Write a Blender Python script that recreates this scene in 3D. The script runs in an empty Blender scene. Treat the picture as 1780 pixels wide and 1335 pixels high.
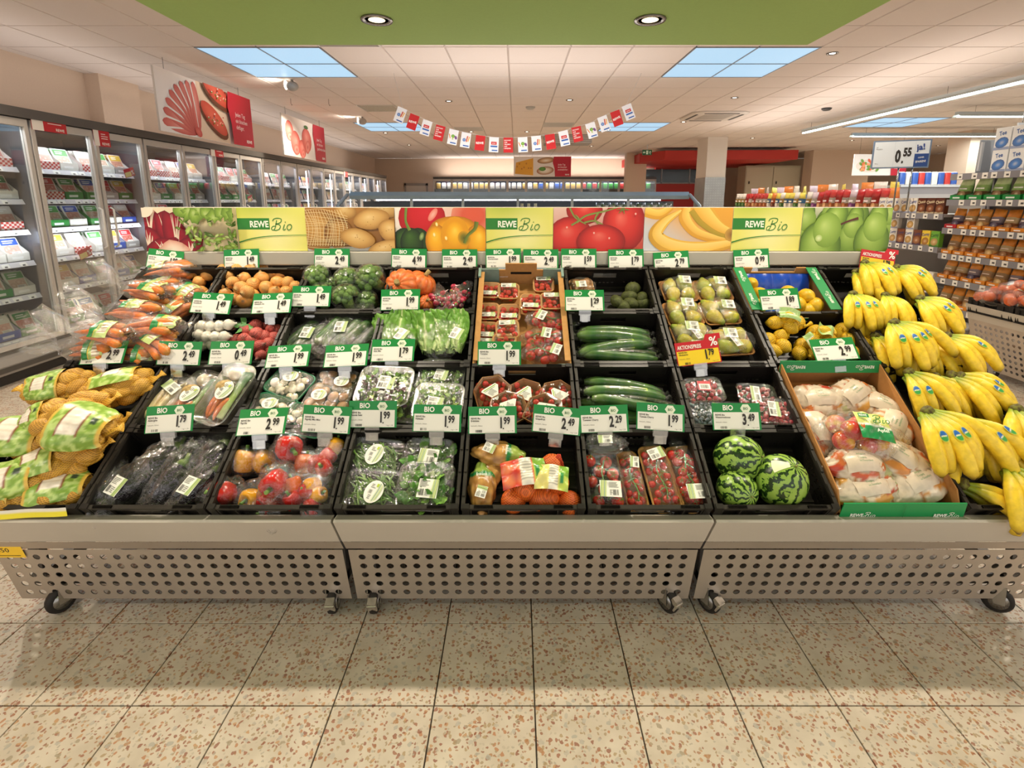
import bpy, math, random
from mathutils import Vector, Matrix, Euler, noise
from math import sin, cos, pi, radians, sqrt, atan2, tan
SC = bpy.context.scene
COL = SC.collection

# ------------------------------------------------------------------ camera, world, exposure
CAMZ = 1.475
PITCH = radians(11.14)
cd = bpy.data.cameras.new('camera')
cam = bpy.data.objects.new('camera', cd)
COL.objects.link(cam)
cam.location = (0, 0, CAMZ)
cam.rotation_euler = (pi / 2 - PITCH, 0, 0)
cd.sensor_width = 36.0
cd.lens = 880.0 / 1780.0 * 36.0
cd.shift_x = (890 - 898) / 1780.0
cd.shift_y = (521 - 667.5) / 1780.0
cd.clip_start = 0.02
cd.clip_end = 100
SC.camera = cam
W = bpy.data.worlds.new('world')
SC.world = W
W.use_nodes = True
WORLD_STRENGTH = 1.32
W.node_tree.nodes['Background'].inputs[0].default_value = (1.0, 0.95, 0.91, 1)
W.node_tree.nodes['Background'].inputs[1].default_value = WORLD_STRENGTH
SC.view_settings.view_transform = 'Standard'
SC.view_settings.look = 'None'
SC.view_settings.exposure = 0.0
SC.view_settings.gamma = 1.0
SC.view_settings.use_curve_mapping = False
cy = SC.cycles
cy.use_denoising = True
cy.max_bounces = 8
cy.diffuse_bounces = 4
cy.glossy_bounces = 4
cy.transmission_bounces = 6
cy.transparent_max_bounces = 24
cy.caustics_reflective = False
cy.caustics_refractive = False
cy.sample_clamp_indirect = 6.0
# added area lights without fixtures above cooler, island and shelf tops, brightening the ceiling
P_UP = 42.0
def ceiling_fill(x, y, z, sx, sy, p):
    l = bpy.data.lights.new('ceiling_fill', 'AREA'); l.shape = 'RECTANGLE'; l.size = sx; l.size_y = sy; l.energy = p; l.color = (1, .91, .84)
    o = bpy.data.objects.new('ceiling_fill', l); COL.objects.link(o); o.location = (x, y, z); o.rotation_euler = (pi, 0, 0)
ceiling_fill(-4.62, 10.0, 2.27, .5, 12.0, P_UP * .8)
ceiling_fill(0.0, 5.9, 1.62, 3.2, .8, P_UP * .8)
ceiling_fill(4.7, 8.0, 2.02, .3, 6.0, P_UP * .8)
ceiling_fill(1.0, 18.8, 2.32, 7.5, .5, P_UP * 1.7)
# power of the shop's lamps (built with the lamps further down)
P_SOFFIT = 150.0
P_OVER = 72.0
P_DOWN = 120.0
P_FRIDGE = 7.0
P_CANOPY = 4.5
E_PANEL = 1.0
E_TUBE = 14.0

# ------------------------------------------------------------------ colour, materials
def lin(c):
    return c / 12.92 if c <= 0.04045 else ((c + 0.055) / 1.055) ** 2.4
def H(h):
    h = h.lstrip('#')
    return tuple(lin(int(h[i:i + 2], 16) / 255.0) for i in (0, 2, 4))
def mixc(a, b, t):
    return tuple(a[i] * (1 - t) + b[i] * t for i in range(3))
def jit(c, rnd, a=0.12):
    k = 1 + rnd.uniform(-a, a)
    return tuple(min(1, max(0, x * k * (1 + rnd.uniform(-a, a) * 0.4))) for x in c)

def new_mat(name):
    m = bpy.data.materials.new(name)
    m.use_nodes = True
    nt = m.node_tree
    b = nt.nodes['Principled BSDF']
    return m, nt, b, nt.nodes.new, nt.links.new
def vcmat(name, rough=0.5, spec=0.5, metal=0.0, nscale=0, namp=0.0, bscale=0, bump=0.0, coat=0.0, trans=0.0, sss=0.0):
    """a surface whose own colour is stored on the mesh, with procedural grain"""
    m, nt, b, N, L = new_mat(name)
    a = N('ShaderNodeAttribute'); a.attribute_name = 'Col'
    col = a.outputs['Color']
    if namp:
        tc = N('ShaderNodeTexCoord')
        nz = N('ShaderNodeTexNoise'); nz.inputs['Scale'].default_value = nscale; nz.inputs['Detail'].default_value = 3
        L(tc.outputs['Object'], nz.inputs['Vector'])
        mr = N('ShaderNodeMapRange'); mr.inputs[1].default_value = 0.3; mr.inputs[2].default_value = 0.7
        mr.inputs[3].default_value = 1 - namp; mr.inputs[4].default_value = 1 + namp
        L(nz.outputs['Fac'], mr.inputs[0])
        mx = N('ShaderNodeVectorMath'); mx.operation = 'SCALE'
        L(col, mx.inputs[0]); L(mr.outputs[0], mx.inputs['Scale'])
        col = mx.outputs[0]
    L(col, b.inputs['Base Color'])
    if bump:
        tc = N('ShaderNodeTexCoord')
        nz = N('ShaderNodeTexNoise'); nz.inputs['Scale'].default_value = bscale; nz.inputs['Detail'].default_value = 2
        L(tc.outputs['Object'], nz.inputs['Vector'])
        bp = N('ShaderNodeBump'); bp.inputs['Strength'].default_value = bump; bp.inputs['Distance'].default_value = 0.004
        L(nz.outputs['Fac'], bp.inputs['Height']); L(bp.outputs[0], b.inputs['Normal'])
    b.inputs['Roughness'].default_value = rough
    b.inputs['Specular IOR Level'].default_value = spec
    b.inputs['Metallic'].default_value = metal
    b.inputs['Coat Weight'].default_value = coat
    b.inputs['Coat Roughness'].default_value = 0.08
    if sss:
        b.inputs['Subsurface Weight'].default_value = sss
        b.inputs['Subsurface Radius'].default_value = (0.01, 0.006, 0.003)
    return m
def filmmat(name, base, gl, rough, tint, bscale=40, bump=0.6):
    """thin clear plastic: mostly see-through, wrinkled and shiny"""
    m, nt, b, N, L = new_mat(name)
    nt.nodes.remove(b)
    out = nt.nodes['Material Output']
    tr = N('ShaderNodeBsdfTransparent'); tr.inputs[0].default_value = tint + (1,)
    g = N('ShaderNodeBsdfGlossy'); g.inputs['Roughness'].default_value = rough; g.inputs[0].default_value = (1, 1, 1, 1)
    d = N('ShaderNodeBsdfDiffuse'); d.inputs[0].default_value = (0.85, 0.85, 0.83, 1)
    lw = N('ShaderNodeLayerWeight'); lw.inputs[0].default_value = 0.35
    mr = N('ShaderNodeMapRange'); mr.inputs[3].default_value = base; mr.inputs[4].default_value = gl
    L(lw.outputs['Facing'], mr.inputs[0])
    if bump:
        tc = N('ShaderNodeTexCoord')
        nz = N('ShaderNodeTexNoise'); nz.inputs['Scale'].default_value = bscale; nz.inputs['Detail'].default_value = 2
        nz.inputs['Distortion'].default_value = 1.2
        L(tc.outputs['Object'], nz.inputs['Vector'])
        bp = N('ShaderNodeBump'); bp.inputs['Strength'].default_value = bump; bp.inputs['Distance'].default_value = 0.006
        L(nz.outputs['Fac'], bp.inputs['Height'])
        L(bp.outputs[0], g.inputs['Normal']); L(bp.outputs[0], lw.inputs['Normal'])
    gd = N('ShaderNodeMixShader'); gd.inputs[0].default_value = 0.12
    L(g.outputs[0], gd.inputs[1]); L(d.outputs[0], gd.inputs[2])
    mx = N('ShaderNodeMixShader')
    L(mr.outputs[0], mx.inputs[0]); L(tr.outputs[0], mx.inputs[1]); L(gd.outputs[0], mx.inputs[2])
    L(mx.outputs[0], out.inputs[0])
    return m
def emit(name, col, s):
    m, nt, b, N, L = new_mat(name)
    b.inputs['Base Color'].default_value = (0.05, 0.05, 0.05, 1)
    b.inputs['Emission Color'].default_value = col + (1,)
    b.inputs['Emission Strength'].default_value = s
    return m

M_PRINT = vcmat('printed_card', 0.38, 0.4)
M_MATTE = vcmat('matte_paint', 0.6, 0.4)
M_CARD = vcmat('cardboard', 0.85, 0.2, nscale=60, namp=0.06)
M_BLACK = vcmat('black_crate_plastic', 0.38, 0.35, nscale=14, namp=0.25)
M_GLOSS = vcmat('glossy_skin', 0.22, 0.5, nscale=25, namp=0.08)
M_VEG = vcmat('vegetable_skin', 0.42, 0.45, nscale=60, namp=0.14, bscale=70, bump=0.15)
M_ROUGHVEG = vcmat('rough_vegetable_skin', 0.6, 0.3, nscale=90, namp=0.25, bscale=160, bump=0.5)
M_LEAF = vcmat('leaf', 0.42, 0.4, nscale=35, namp=0.16, bscale=60, bump=0.3)
M_BAG = vcmat('printed_plastic_bag', 0.3, 0.5, nscale=30, namp=0.10, bscale=28, bump=0.5)
M_PACK = vcmat('printed_pack', 0.33, 0.5)
M_PAINT = vcmat('grey_painted_metal', 0.42, 0.5, nscale=3, namp=0.04)
M_STEEL = vcmat('brushed_steel', 0.40, 0.5, 0.55, nscale=6, namp=0.07)
M_CHROME = vcmat('chrome', 0.22, 0.5, 0.9)
M_RUBBER = vcmat('rubber', 0.6, 0.3)
M_FILM = filmmat('clear_film', 0.02, 0.40, 0.10, (0.98, 0.98, 0.98))
M_CRUMPLE = filmmat('crumpled_film', 0.045, 0.5, 0.10, (0.98, 0.98, 0.98), 55, 1.0)
M_CLEAR = filmmat('clear_tray_plastic', 0.04, 0.45, 0.06, (0.95, 0.97, 0.96), 10, 0.0)
M_MILKY = filmmat('milky_tray_plastic', 0.22, 0.75, 0.15, (0.95, 0.95, 0.92), 10, 0.0)
M_GLASS = filmmat('door_glass', 0.05, 0.35, 0.02, (0.93, 0.96, 0.95), 10, 0.0)
M_LAMP = emit('lamp_glow', (1.0, 0.76, 0.42), 2.6)
M_LAMPW = emit('small_lamp_glow', (1.0, 0.90, 0.76), 7.0)
M_TUBE = emit('tube_glow', (0.80, 1.0, 0.97), E_TUBE)
M_PANEL = emit('daylight_panel_glow', (0.42, 0.67, 0.88), E_PANEL)
M_LED = emit('cabinet_led_glow', (0.86, 0.88, 1.0), 5.0)

def net_mat():
    m, nt, b, N, L = new_mat('netting')
    a = N('ShaderNodeAttribute'); a.attribute_name = 'Col'
    tc = N('ShaderNodeTexCoord')
    w1 = N('ShaderNodeTexWave'); w1.wave_type = 'BANDS'; w1.bands_direction = 'DIAGONAL'
    w1.inputs['Scale'].default_value = 62; w1.inputs['Distortion'].default_value = 0.6
    mp = N('ShaderNodeMapping'); mp.inputs['Scale'].default_value = (-1, 1, 1)
    w2 = N('ShaderNodeTexWave'); w2.wave_type = 'BANDS'; w2.bands_direction = 'DIAGONAL'
    w2.inputs['Scale'].default_value = 62; w2.inputs['Distortion'].default_value = 0.6
    L(tc.outputs['Object'], w1.inputs['Vector']); L(tc.outputs['Object'], mp.inputs[0]); L(mp.outputs[0], w2.inputs['Vector'])
    mn = N('ShaderNodeMath'); mn.operation = 'MAXIMUM'
    L(w1.outputs['Fac'], mn.inputs[0]); L(w2.outputs['Fac'], mn.inputs[1])
    mr = N('ShaderNodeMapRange'); mr.inputs[1].default_value = 0.6; mr.inputs[2].default_value = 1.0
    mr.inputs[3].default_value = 0.72; mr.inputs[4].default_value = 1.22
    L(mn.outputs[0], mr.inputs[0])
    mx = N('ShaderNodeVectorMath'); mx.operation = 'SCALE'
    L(a.outputs['Color'], mx.inputs[0]); L(mr.outputs[0], mx.inputs['Scale'])
    L(mx.outputs[0], b.inputs['Base Color'])
    bp = N('ShaderNodeBump'); bp.inputs['Strength'].default_value = 0.5; bp.inputs['Distance'].default_value = 0.002
    L(mn.outputs[0], bp.inputs['Height']); L(bp.outputs[0], b.inputs['Normal'])
    b.inputs['Roughness'].default_value = 0.5
    return m
M_NET = net_mat()

def melon_mat():
    m, nt, b, N, L = new_mat('watermelon_rind')
    tc = N('ShaderNodeTexCoord')
    nz = N('ShaderNodeTexNoise'); nz.inputs['Scale'].default_value = 2.6; nz.inputs['Detail'].default_value = 4
    L(tc.outputs['Object'], nz.inputs['Vector'])
    sx = N('ShaderNodeSeparateXYZ'); L(tc.outputs['Object'], sx.inputs[0])
    at = N('ShaderNodeMath'); at.operation = 'ARCTAN2'; L(sx.outputs[1], at.inputs[0]); L(sx.outputs[0], at.inputs[1])
    ad = N('ShaderNodeMath'); ad.operation = 'MULTIPLY_ADD'
    sub = N('ShaderNodeMath'); sub.operation = 'SUBTRACT'; sub.inputs[1].default_value = 0.5; L(nz.outputs['Fac'], sub.inputs[0])
    L(sub.outputs[0], ad.inputs[0]); ad.inputs[1].default_value = 1.25; L(at.outputs[0], ad.inputs[2])
    mu = N('ShaderNodeMath'); mu.operation = 'MULTIPLY'; mu.inputs[1].default_value = 11; L(ad.outputs[0], mu.inputs[0])
    sn = N('ShaderNodeMath'); sn.operation = 'SINE'; L(mu.outputs[0], sn.inputs[0])
    vo = N('ShaderNodeTexVoronoi'); vo.feature = 'DISTANCE_TO_EDGE'; vo.inputs['Scale'].default_value = 4.2
    L(tc.outputs['Object'], vo.inputs['Vector'])
    vm = N('ShaderNodeMapRange'); vm.inputs[1].default_value = 0.02; vm.inputs[2].default_value = 0.12; vm.inputs[3].default_value = 0.55; vm.inputs[4].default_value = 0.0
    L(vo.outputs['Distance'], vm.inputs[0])
    s2 = N('ShaderNodeMath'); s2.operation = 'ADD'; L(sn.outputs[0], s2.inputs[0]); L(vm.outputs[0], s2.inputs[1])
    rp = N('ShaderNodeValToRGB'); e = rp.color_ramp.elements
    e[0].position = 0.45; e[0].color = H('#6f9a38') + (1,)
    e[1].position = 0.62; e[1].color = H('#18320f') + (1,)
    x = rp.color_ramp.elements.new(0.0); x.color = H('#8fb04a') + (1,)
    x = rp.color_ramp.elements.new(0.54); x.color = H('#3f6a22') + (1,)
    L(s2.outputs[0], rp.inputs[0]); L(rp.outputs[0], b.inputs['Base Color'])
    b.inputs['Roughness'].default_value = 0.28
    return m
M_MELON = melon_mat()

def floor_mat():
    m, nt, b, N, L = new_mat('terrazzo')
    g = N('ShaderNodeNewGeometry')
    base = N('ShaderNodeTexNoise'); base.inputs['Scale'].default_value = 9; base.inputs['Detail'].default_value = 4
    L(g.outputs['Position'], base.inputs['Vector'])
    rb = N('ShaderNodeValToRGB'); e = rb.color_ramp.elements
    e[0].position = 0.3; e[0].color = H('#bfb2a0') + (1,); e[1].position = 0.7; e[1].color = H('#d4c8b7') + (1,)
    L(base.outputs['Fac'], rb.inputs[0])
    col = rb.outputs[0]
    for sc, thr, pick, seed, ramp in ((72, 0.36, 0.34, 3.0, ('#96583a', '#b07448', '#a58c66', '#8a4a30', '#b8895a')),
                                      (105, 0.36, 0.32, 11.0, ('#a06e4a', '#aaa192', '#8f563a', '#b9ad9b', '#a08a6a')),
                                      (48, 0.33, 0.18, 23.0, ('#a8a49a', '#b5ada0', '#9c8f78', '#b0aaa0', '#a97a50'))):
        mp = N('ShaderNodeMapping'); mp.inputs['Location'].default_value = (seed, seed * 0.7, 0); mp.inputs['Rotation'].default_value = (0, 0, seed)
        mp.inputs['Scale'].default_value = (1, 1, 0)
        L(g.outputs['Position'], mp.inputs[0])
        wp = N('ShaderNodeTexNoise'); wp.inputs['Scale'].default_value = 55; L(mp.outputs[0], wp.inputs['Vector'])
        av = N('ShaderNodeVectorMath'); av.operation = 'MULTIPLY_ADD'
        L(wp.outputs['Color'], av.inputs[0]); av.inputs[1].default_value = (0.018, 0.018, 0); L(mp.outputs[0], av.inputs[2])
        vo = N('ShaderNodeTexVoronoi'); vo.inputs['Scale'].default_value = sc; L(av.outputs[0], vo.inputs['Vector'])
        vo.voronoi_dimensions = '2D'
        sp = N('ShaderNodeSeparateXYZ'); L(vo.outputs['Color'], sp.inputs[0])
        lt = N('ShaderNodeMath'); lt.operation = 'LESS_THAN'; lt.inputs[1].default_value = thr; L(vo.outputs['Distance'], lt.inputs[0])
        l2 = N('ShaderNodeMath'); l2.operation = 'LESS_THAN'; l2.inputs[1].default_value = pick; L(sp.outputs[0], l2.inputs[0])
        ml_ = N('ShaderNodeMath'); ml_.operation = 'MULTIPLY'; L(lt.outputs[0], ml_.inputs[0]); L(l2.outputs[0], ml_.inputs[1])
        mu = N('ShaderNodeMath'); mu.operation = 'MULTIPLY'; mu.inputs[1].default_value = 0.78; L(ml_.outputs[0], mu.inputs[0])
        rp = N('ShaderNodeValToRGB'); rp.color_ramp.interpolation = 'CONSTANT'
        for i, hx in enumerate(ramp):
            if i < 2:
                el = rp.color_ramp.elements[i]; el.position = i / len(ramp)
            else:
                el = rp.color_ramp.elements.new(i / len(ramp))
            el.color = H(hx) + (1,)
        L(sp.outputs[1], rp.inputs[0])
        mx = N('ShaderNodeMix'); mx.data_type = 'RGBA'
        L(mu.outputs[0], mx.inputs[0]); L(col, mx.inputs[6]); L(rp.outputs[0], mx.inputs[7])
        col = mx.outputs[2]
    L(col, b.inputs['Base Color'])
    b.inputs['Roughness'].default_value = 0.33
    b.inputs['Specular IOR Level'].default_value = 0.4
    return m
M_FLOOR = floor_mat()

def bump_paint(name, col, rough, scale, strength, dist=0.002):
    m, nt, b, N, L = new_mat(name)
    g = N('ShaderNodeNewGeometry')
    nz = N('ShaderNodeTexNoise'); nz.inputs['Scale'].default_value = scale; nz.inputs['Detail'].default_value = 4
    L(g.outputs['Position'], nz.inputs['Vector'])
    mr = N('ShaderNodeMapRange'); mr.inputs[3].default_value = 0.95; mr.inputs[4].default_value = 1.05
    L(nz.outputs['Fac'], mr.inputs[0])
    mx = N('ShaderNodeVectorMath'); mx.operation = 'SCALE'; mx.inputs[0].default_value = col
    L(mr.outputs[0], mx.inputs['Scale']); L(mx.outputs[0], b.inputs['Base Color'])
    bp = N('ShaderNodeBump'); bp.inputs['Strength'].default_value = strength; bp.inputs['Distance'].default_value = dist
    L(nz.outputs['Fac'], bp.inputs['Height']); L(bp.outputs[0], b.inputs['Normal'])
    b.inputs['Roughness'].default_value = rough
    return m
M_CEIL = bump_paint('ceiling_tile', H('#d6cac2'), 0.9, 140, 0.25)
M_GRID = bump_paint('ceiling_grid', H('#b4a8a0'), 0.6, 30, 0.05)
M_WALL = bump_paint('wall_plaster', H('#ccb6a2'), 0.85, 60, 0.15)
M_GREEN = bump_paint('green_paint', H('#9fc070'), 0.8, 60, 0.1)
M_RED = bump_paint('red_paint', H('#b02a20'), 0.6, 60, 0.1)

# ------------------------------------------------------------------ mesh builder
class MB:
    def __init__(s):
        s.v = []; s.f = []; s.c = []; s.sm = []
    def add(s, V, F, col, smooth=False, M=None):
        o = len(s.v)
        if M is not None:
            V = [M @ Vector(p) for p in V]
        s.v.extend(tuple(p) for p in V)
        if len(col) == 3 and not hasattr(col[0], '__len__'):
            s.c.extend([tuple(col)] * len(V))
        else:
            s.c.extend(col)
        s.f.extend([tuple(i + o for i in f) for f in F])
        s.sm.extend([smooth] * len(F))
        return s
    def box(s, c, d, col, M=None):
        x, y, z = c; a, b, e = d[0] / 2, d[1] / 2, d[2] / 2
        V = [(x + i * a, y + j * b, z + k * e) for k in (-1, 1) for j in (-1, 1) for i in (-1, 1)]
        return s.add(V, [(0, 2, 3, 1), (4, 5, 7, 6), (0, 1, 5, 4), (2, 6, 7, 3), (0, 4, 6, 2), (1, 3, 7, 5)], col, False, M)
    def b2(s, a, b, col, M=None):
        return s.box([(a[i] + b[i]) / 2 for i in range(3)], [abs(b[i] - a[i]) for i in range(3)], col, M)
    def quad(s, pts, col, M=None):
        return s.add(pts, [tuple(range(len(pts)))], col, False, M)
    def loft(s, loops, col, cap0=True, cap1=True, smooth=True, M=None, closed=True):
        n = len(loops[0]); V = [p for l in loops for p in l]; F = []
        for k in range(len(loops) - 1):
            for i in range(n if closed else n - 1):
                j = (i + 1) % n
                F.append((k * n + i, k * n + j, (k + 1) * n + j, (k + 1) * n + i))
        cols = col
        if len(col) == len(loops) and hasattr(col[0], '__len__'):
            cols = [c for c in col for _ in range(n)]
        s.add(V, F, cols, smooth, M)
        o = len(s.v) - len(V)
        if cap0:
            s.f.append(tuple(o + i for i in reversed(range(n)))); s.sm.append(False)
        if cap1:
            b = o + (len(loops) - 1) * n
            s.f.append(tuple(b + i for i in range(n))); s.sm.append(False)
        return s
    def tube(s, path, rad, n, col, cap=True, M=None, sq=1.0, smooth=True):
        P = [Vector(p) for p in path]; loops = []
        up = None
        for i, p in enumerate(P):
            t = (P[min(i + 1, len(P) - 1)] - P[max(i - 1, 0)])
            if t.length < 1e-9: t = Vector((0, 0, 1))
            t.normalize()
            if up is None:
                up = Vector((0, 0, 1)) if abs(t.z) < 0.9 else Vector((0, 1, 0))
            a = t.cross(up).normalized(); b = a.cross(t).normalized(); up = b
            r = rad[i] if hasattr(rad, '__len__') else rad
            loops.append([tuple(p + a * (r * cos(2 * pi * k / n)) + b * (r * sq * sin(2 * pi * k / n))) for k in range(n)])
        return s.loft(loops, col, cap, cap, smooth, M)
    def lathe(s, prof, n, col, M=None, lobes=0, lamp=0.0, phase=0.0):
        loops = []
        for (r, z) in prof:
            loops.append([(r * (1 + lamp * (abs(cos(lobes * a / 2 + phase)) - 0.6)) * cos(a), r * (1 + lamp * (abs(cos(lobes * a / 2 + phase)) - 0.6)) * sin(a), z)
                          for a in [2 * pi * k / n for k in range(n)]])
        return s.loft(loops, col, True, True, True, M)
    def ball(s, r, nu, nv, col, M=None, fn=None):
        """ellipsoid; fn(dir) -> (scale, colour or None)"""
        V = []; C = []
        for j in range(nv + 1):
            t = pi * j / nv
            for i in range(nu):
                a = 2 * pi * i / nu
                d = Vector((sin(t) * cos(a), sin(t) * sin(a), cos(t)))
                k, c = fn(d) if fn else (1.0, None)
                V.append((d.x * r[0] * k, d.y * r[1] * k, d.z * r[2] * k)); C.append(c or col)
        F = []
        for j in range(nv):
            for i in range(nu):
                i2 = (i + 1) % nu
                q = (j * nu + i, (j + 1) * nu + i, (j + 1) * nu + i2, j * nu + i2)
                F.append(q)
        return s.add(V, F, C, True, M)
    def grid(s, fn, nu, nv, col, smooth=True, M=None):
        V = []; C = []
        for j in range(nv + 1):
            for i in range(nu + 1):
                r = fn(i / nu, j / nv)
                V.append(r[:3]); C.append(r[3] if len(r) > 3 else col)
        F = [(j * (nu + 1) + i, j * (nu + 1) + i + 1, (j + 1) * (nu + 1) + i + 1, (j + 1) * (nu + 1) + i) for j in range(nv) for i in range(nu)]
        return s.add(V, F, C, smooth, M)
    def mesh(s, name, mat):
        me = bpy.data.meshes.new(name)
        me.from_pydata(s.v, [], s.f)
        a = me.color_attributes.new('Col', 'FLOAT_COLOR', 'POINT')
        buf = []
        for c in s.c:
            buf.extend((c[0], c[1], c[2], 1.0))
        a.data.foreach_set('color', buf)
        me.polygons.foreach_set('use_smooth', s.sm)
        me.materials.append(mat)
        me.update()
        return me
    def obj(s, name, mat, parent=None, M=None, label=None):
        return inst(name, s.mesh(name, mat), parent, M, label)
def inst(name, me, parent=None, M=None, label=None):
    o = bpy.data.objects.new(name, me)
    COL.objects.link(o)
    if parent is not None: o.parent = parent
    if M is not None: o.matrix_local = M
    if label: o['label'] = label
    return o
def root(name, label, cat, M=None, group=None):
    o = bpy.data.objects.new(name, None)
    o.empty_display_size = 0.05
    COL.objects.link(o)
    if M is not None: o.matrix_world = M
    return tag(o, label, cat, group)
def tag(o, label, cat, group=None):
    o['label'] = label; o['category'] = cat
    if group: o['group'] = group
    return o
def struct(o):
    o['kind'] = 'structure'; return o
def copy_tree(src, M, label=None, group=None):
    c = src.copy(); COL.objects.link(c); c.matrix_world = M
    if label: c['label'] = label
    if group: c['group'] = group
    for ch in src.children:
        d = ch.copy(); COL.objects.link(d); d.parent = c
        for g in ch.children:
            e = g.copy(); COL.objects.link(e); e.parent = d
    return c
def T(x, y, z): return Matrix.Translation((x, y, z))
def R(a, ax): return Matrix.Rotation(a, 4, ax)
def S(x, y=None, z=None):
    return Matrix.Diagonal((x, x if y is None else y, x if z is None else z, 1))
FRONT = Matrix(((1, 0, 0, 0), (0, 0, -1, 0), (0, 1, 0, 0), (0, 0, 0, 1)))       # print plane facing -Y
def place_words(pts, rows, names):
    """for things in a heap: which row (back to front) and which place from the left"""
    out = {}
    srt = sorted(range(len(pts)), key=lambda i: pts[i][1]); n = len(pts); per = -(-n // rows)
    for r in range(rows):
        for j, i in enumerate(sorted(srt[r * per:(r + 1) * per], key=lambda i: pts[i][0])): out[i] = '%s from the left, %s row' % (ORD[j], names[r])
    return out
ORD = ['first', 'second', 'third', 'fourth', 'fifth', 'sixth', 'seventh', 'eighth', 'ninth', 'tenth', 'eleventh', 'twelfth', 'thirteenth', 'fourteenth', 'fifteenth', 'sixteenth', 'seventeenth', 'eighteenth', 'nineteenth', 'twentieth']
def rr(w, d, r, n=3, z=0.0, cx=0.0, cy=0.0):
    p = []
    for (sx, sy, a0) in ((1, 1, 0), (-1, 1, pi / 2), (-1, -1, pi), (1, -1, 3 * pi / 2)):
        for k in range(n + 1):
            a = a0 + pi / 2 * k / n
            p.append((cx + sx * (w / 2 - r) + r * cos(a), cy + sy * (d / 2 - r) + r * sin(a), z))
    return p

# ------------------------------------------------------------------ flat print: shapes and lettering
_TX = {}
def txt(body, bold=0.0):
    k = (body, bold)
    if k in _TX: return _TX[k]
    cu = bpy.data.curves.new('t', 'FONT')
    cu.body = body; cu.size = 1.0; cu.resolution_u = 2; cu.offset = bold
    ob = bpy.data.objects.new('t', cu); COL.objects.link(ob)
    dg = bpy.context.evaluated_depsgraph_get()
    me = bpy.data.meshes.new_from_object(ob.evaluated_get(dg))
    V = [(v.co.x / 0.73, v.co.y / 0.73) for v in me.vertices]
    F = [tuple(p.vertices) for p in me.polygons]
    bpy.data.objects.remove(ob); bpy.data.curves.remove(cu); bpy.data.meshes.remove(me)
    x0 = min((v[0] for v in V), default=0); x1 = max((v[0] for v in V), default=0)
    V = [(v[0] - x0, v[1]) for v in V]
    _TX[k] = (V, F, x1 - x0)
    return _TX[k]
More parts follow.
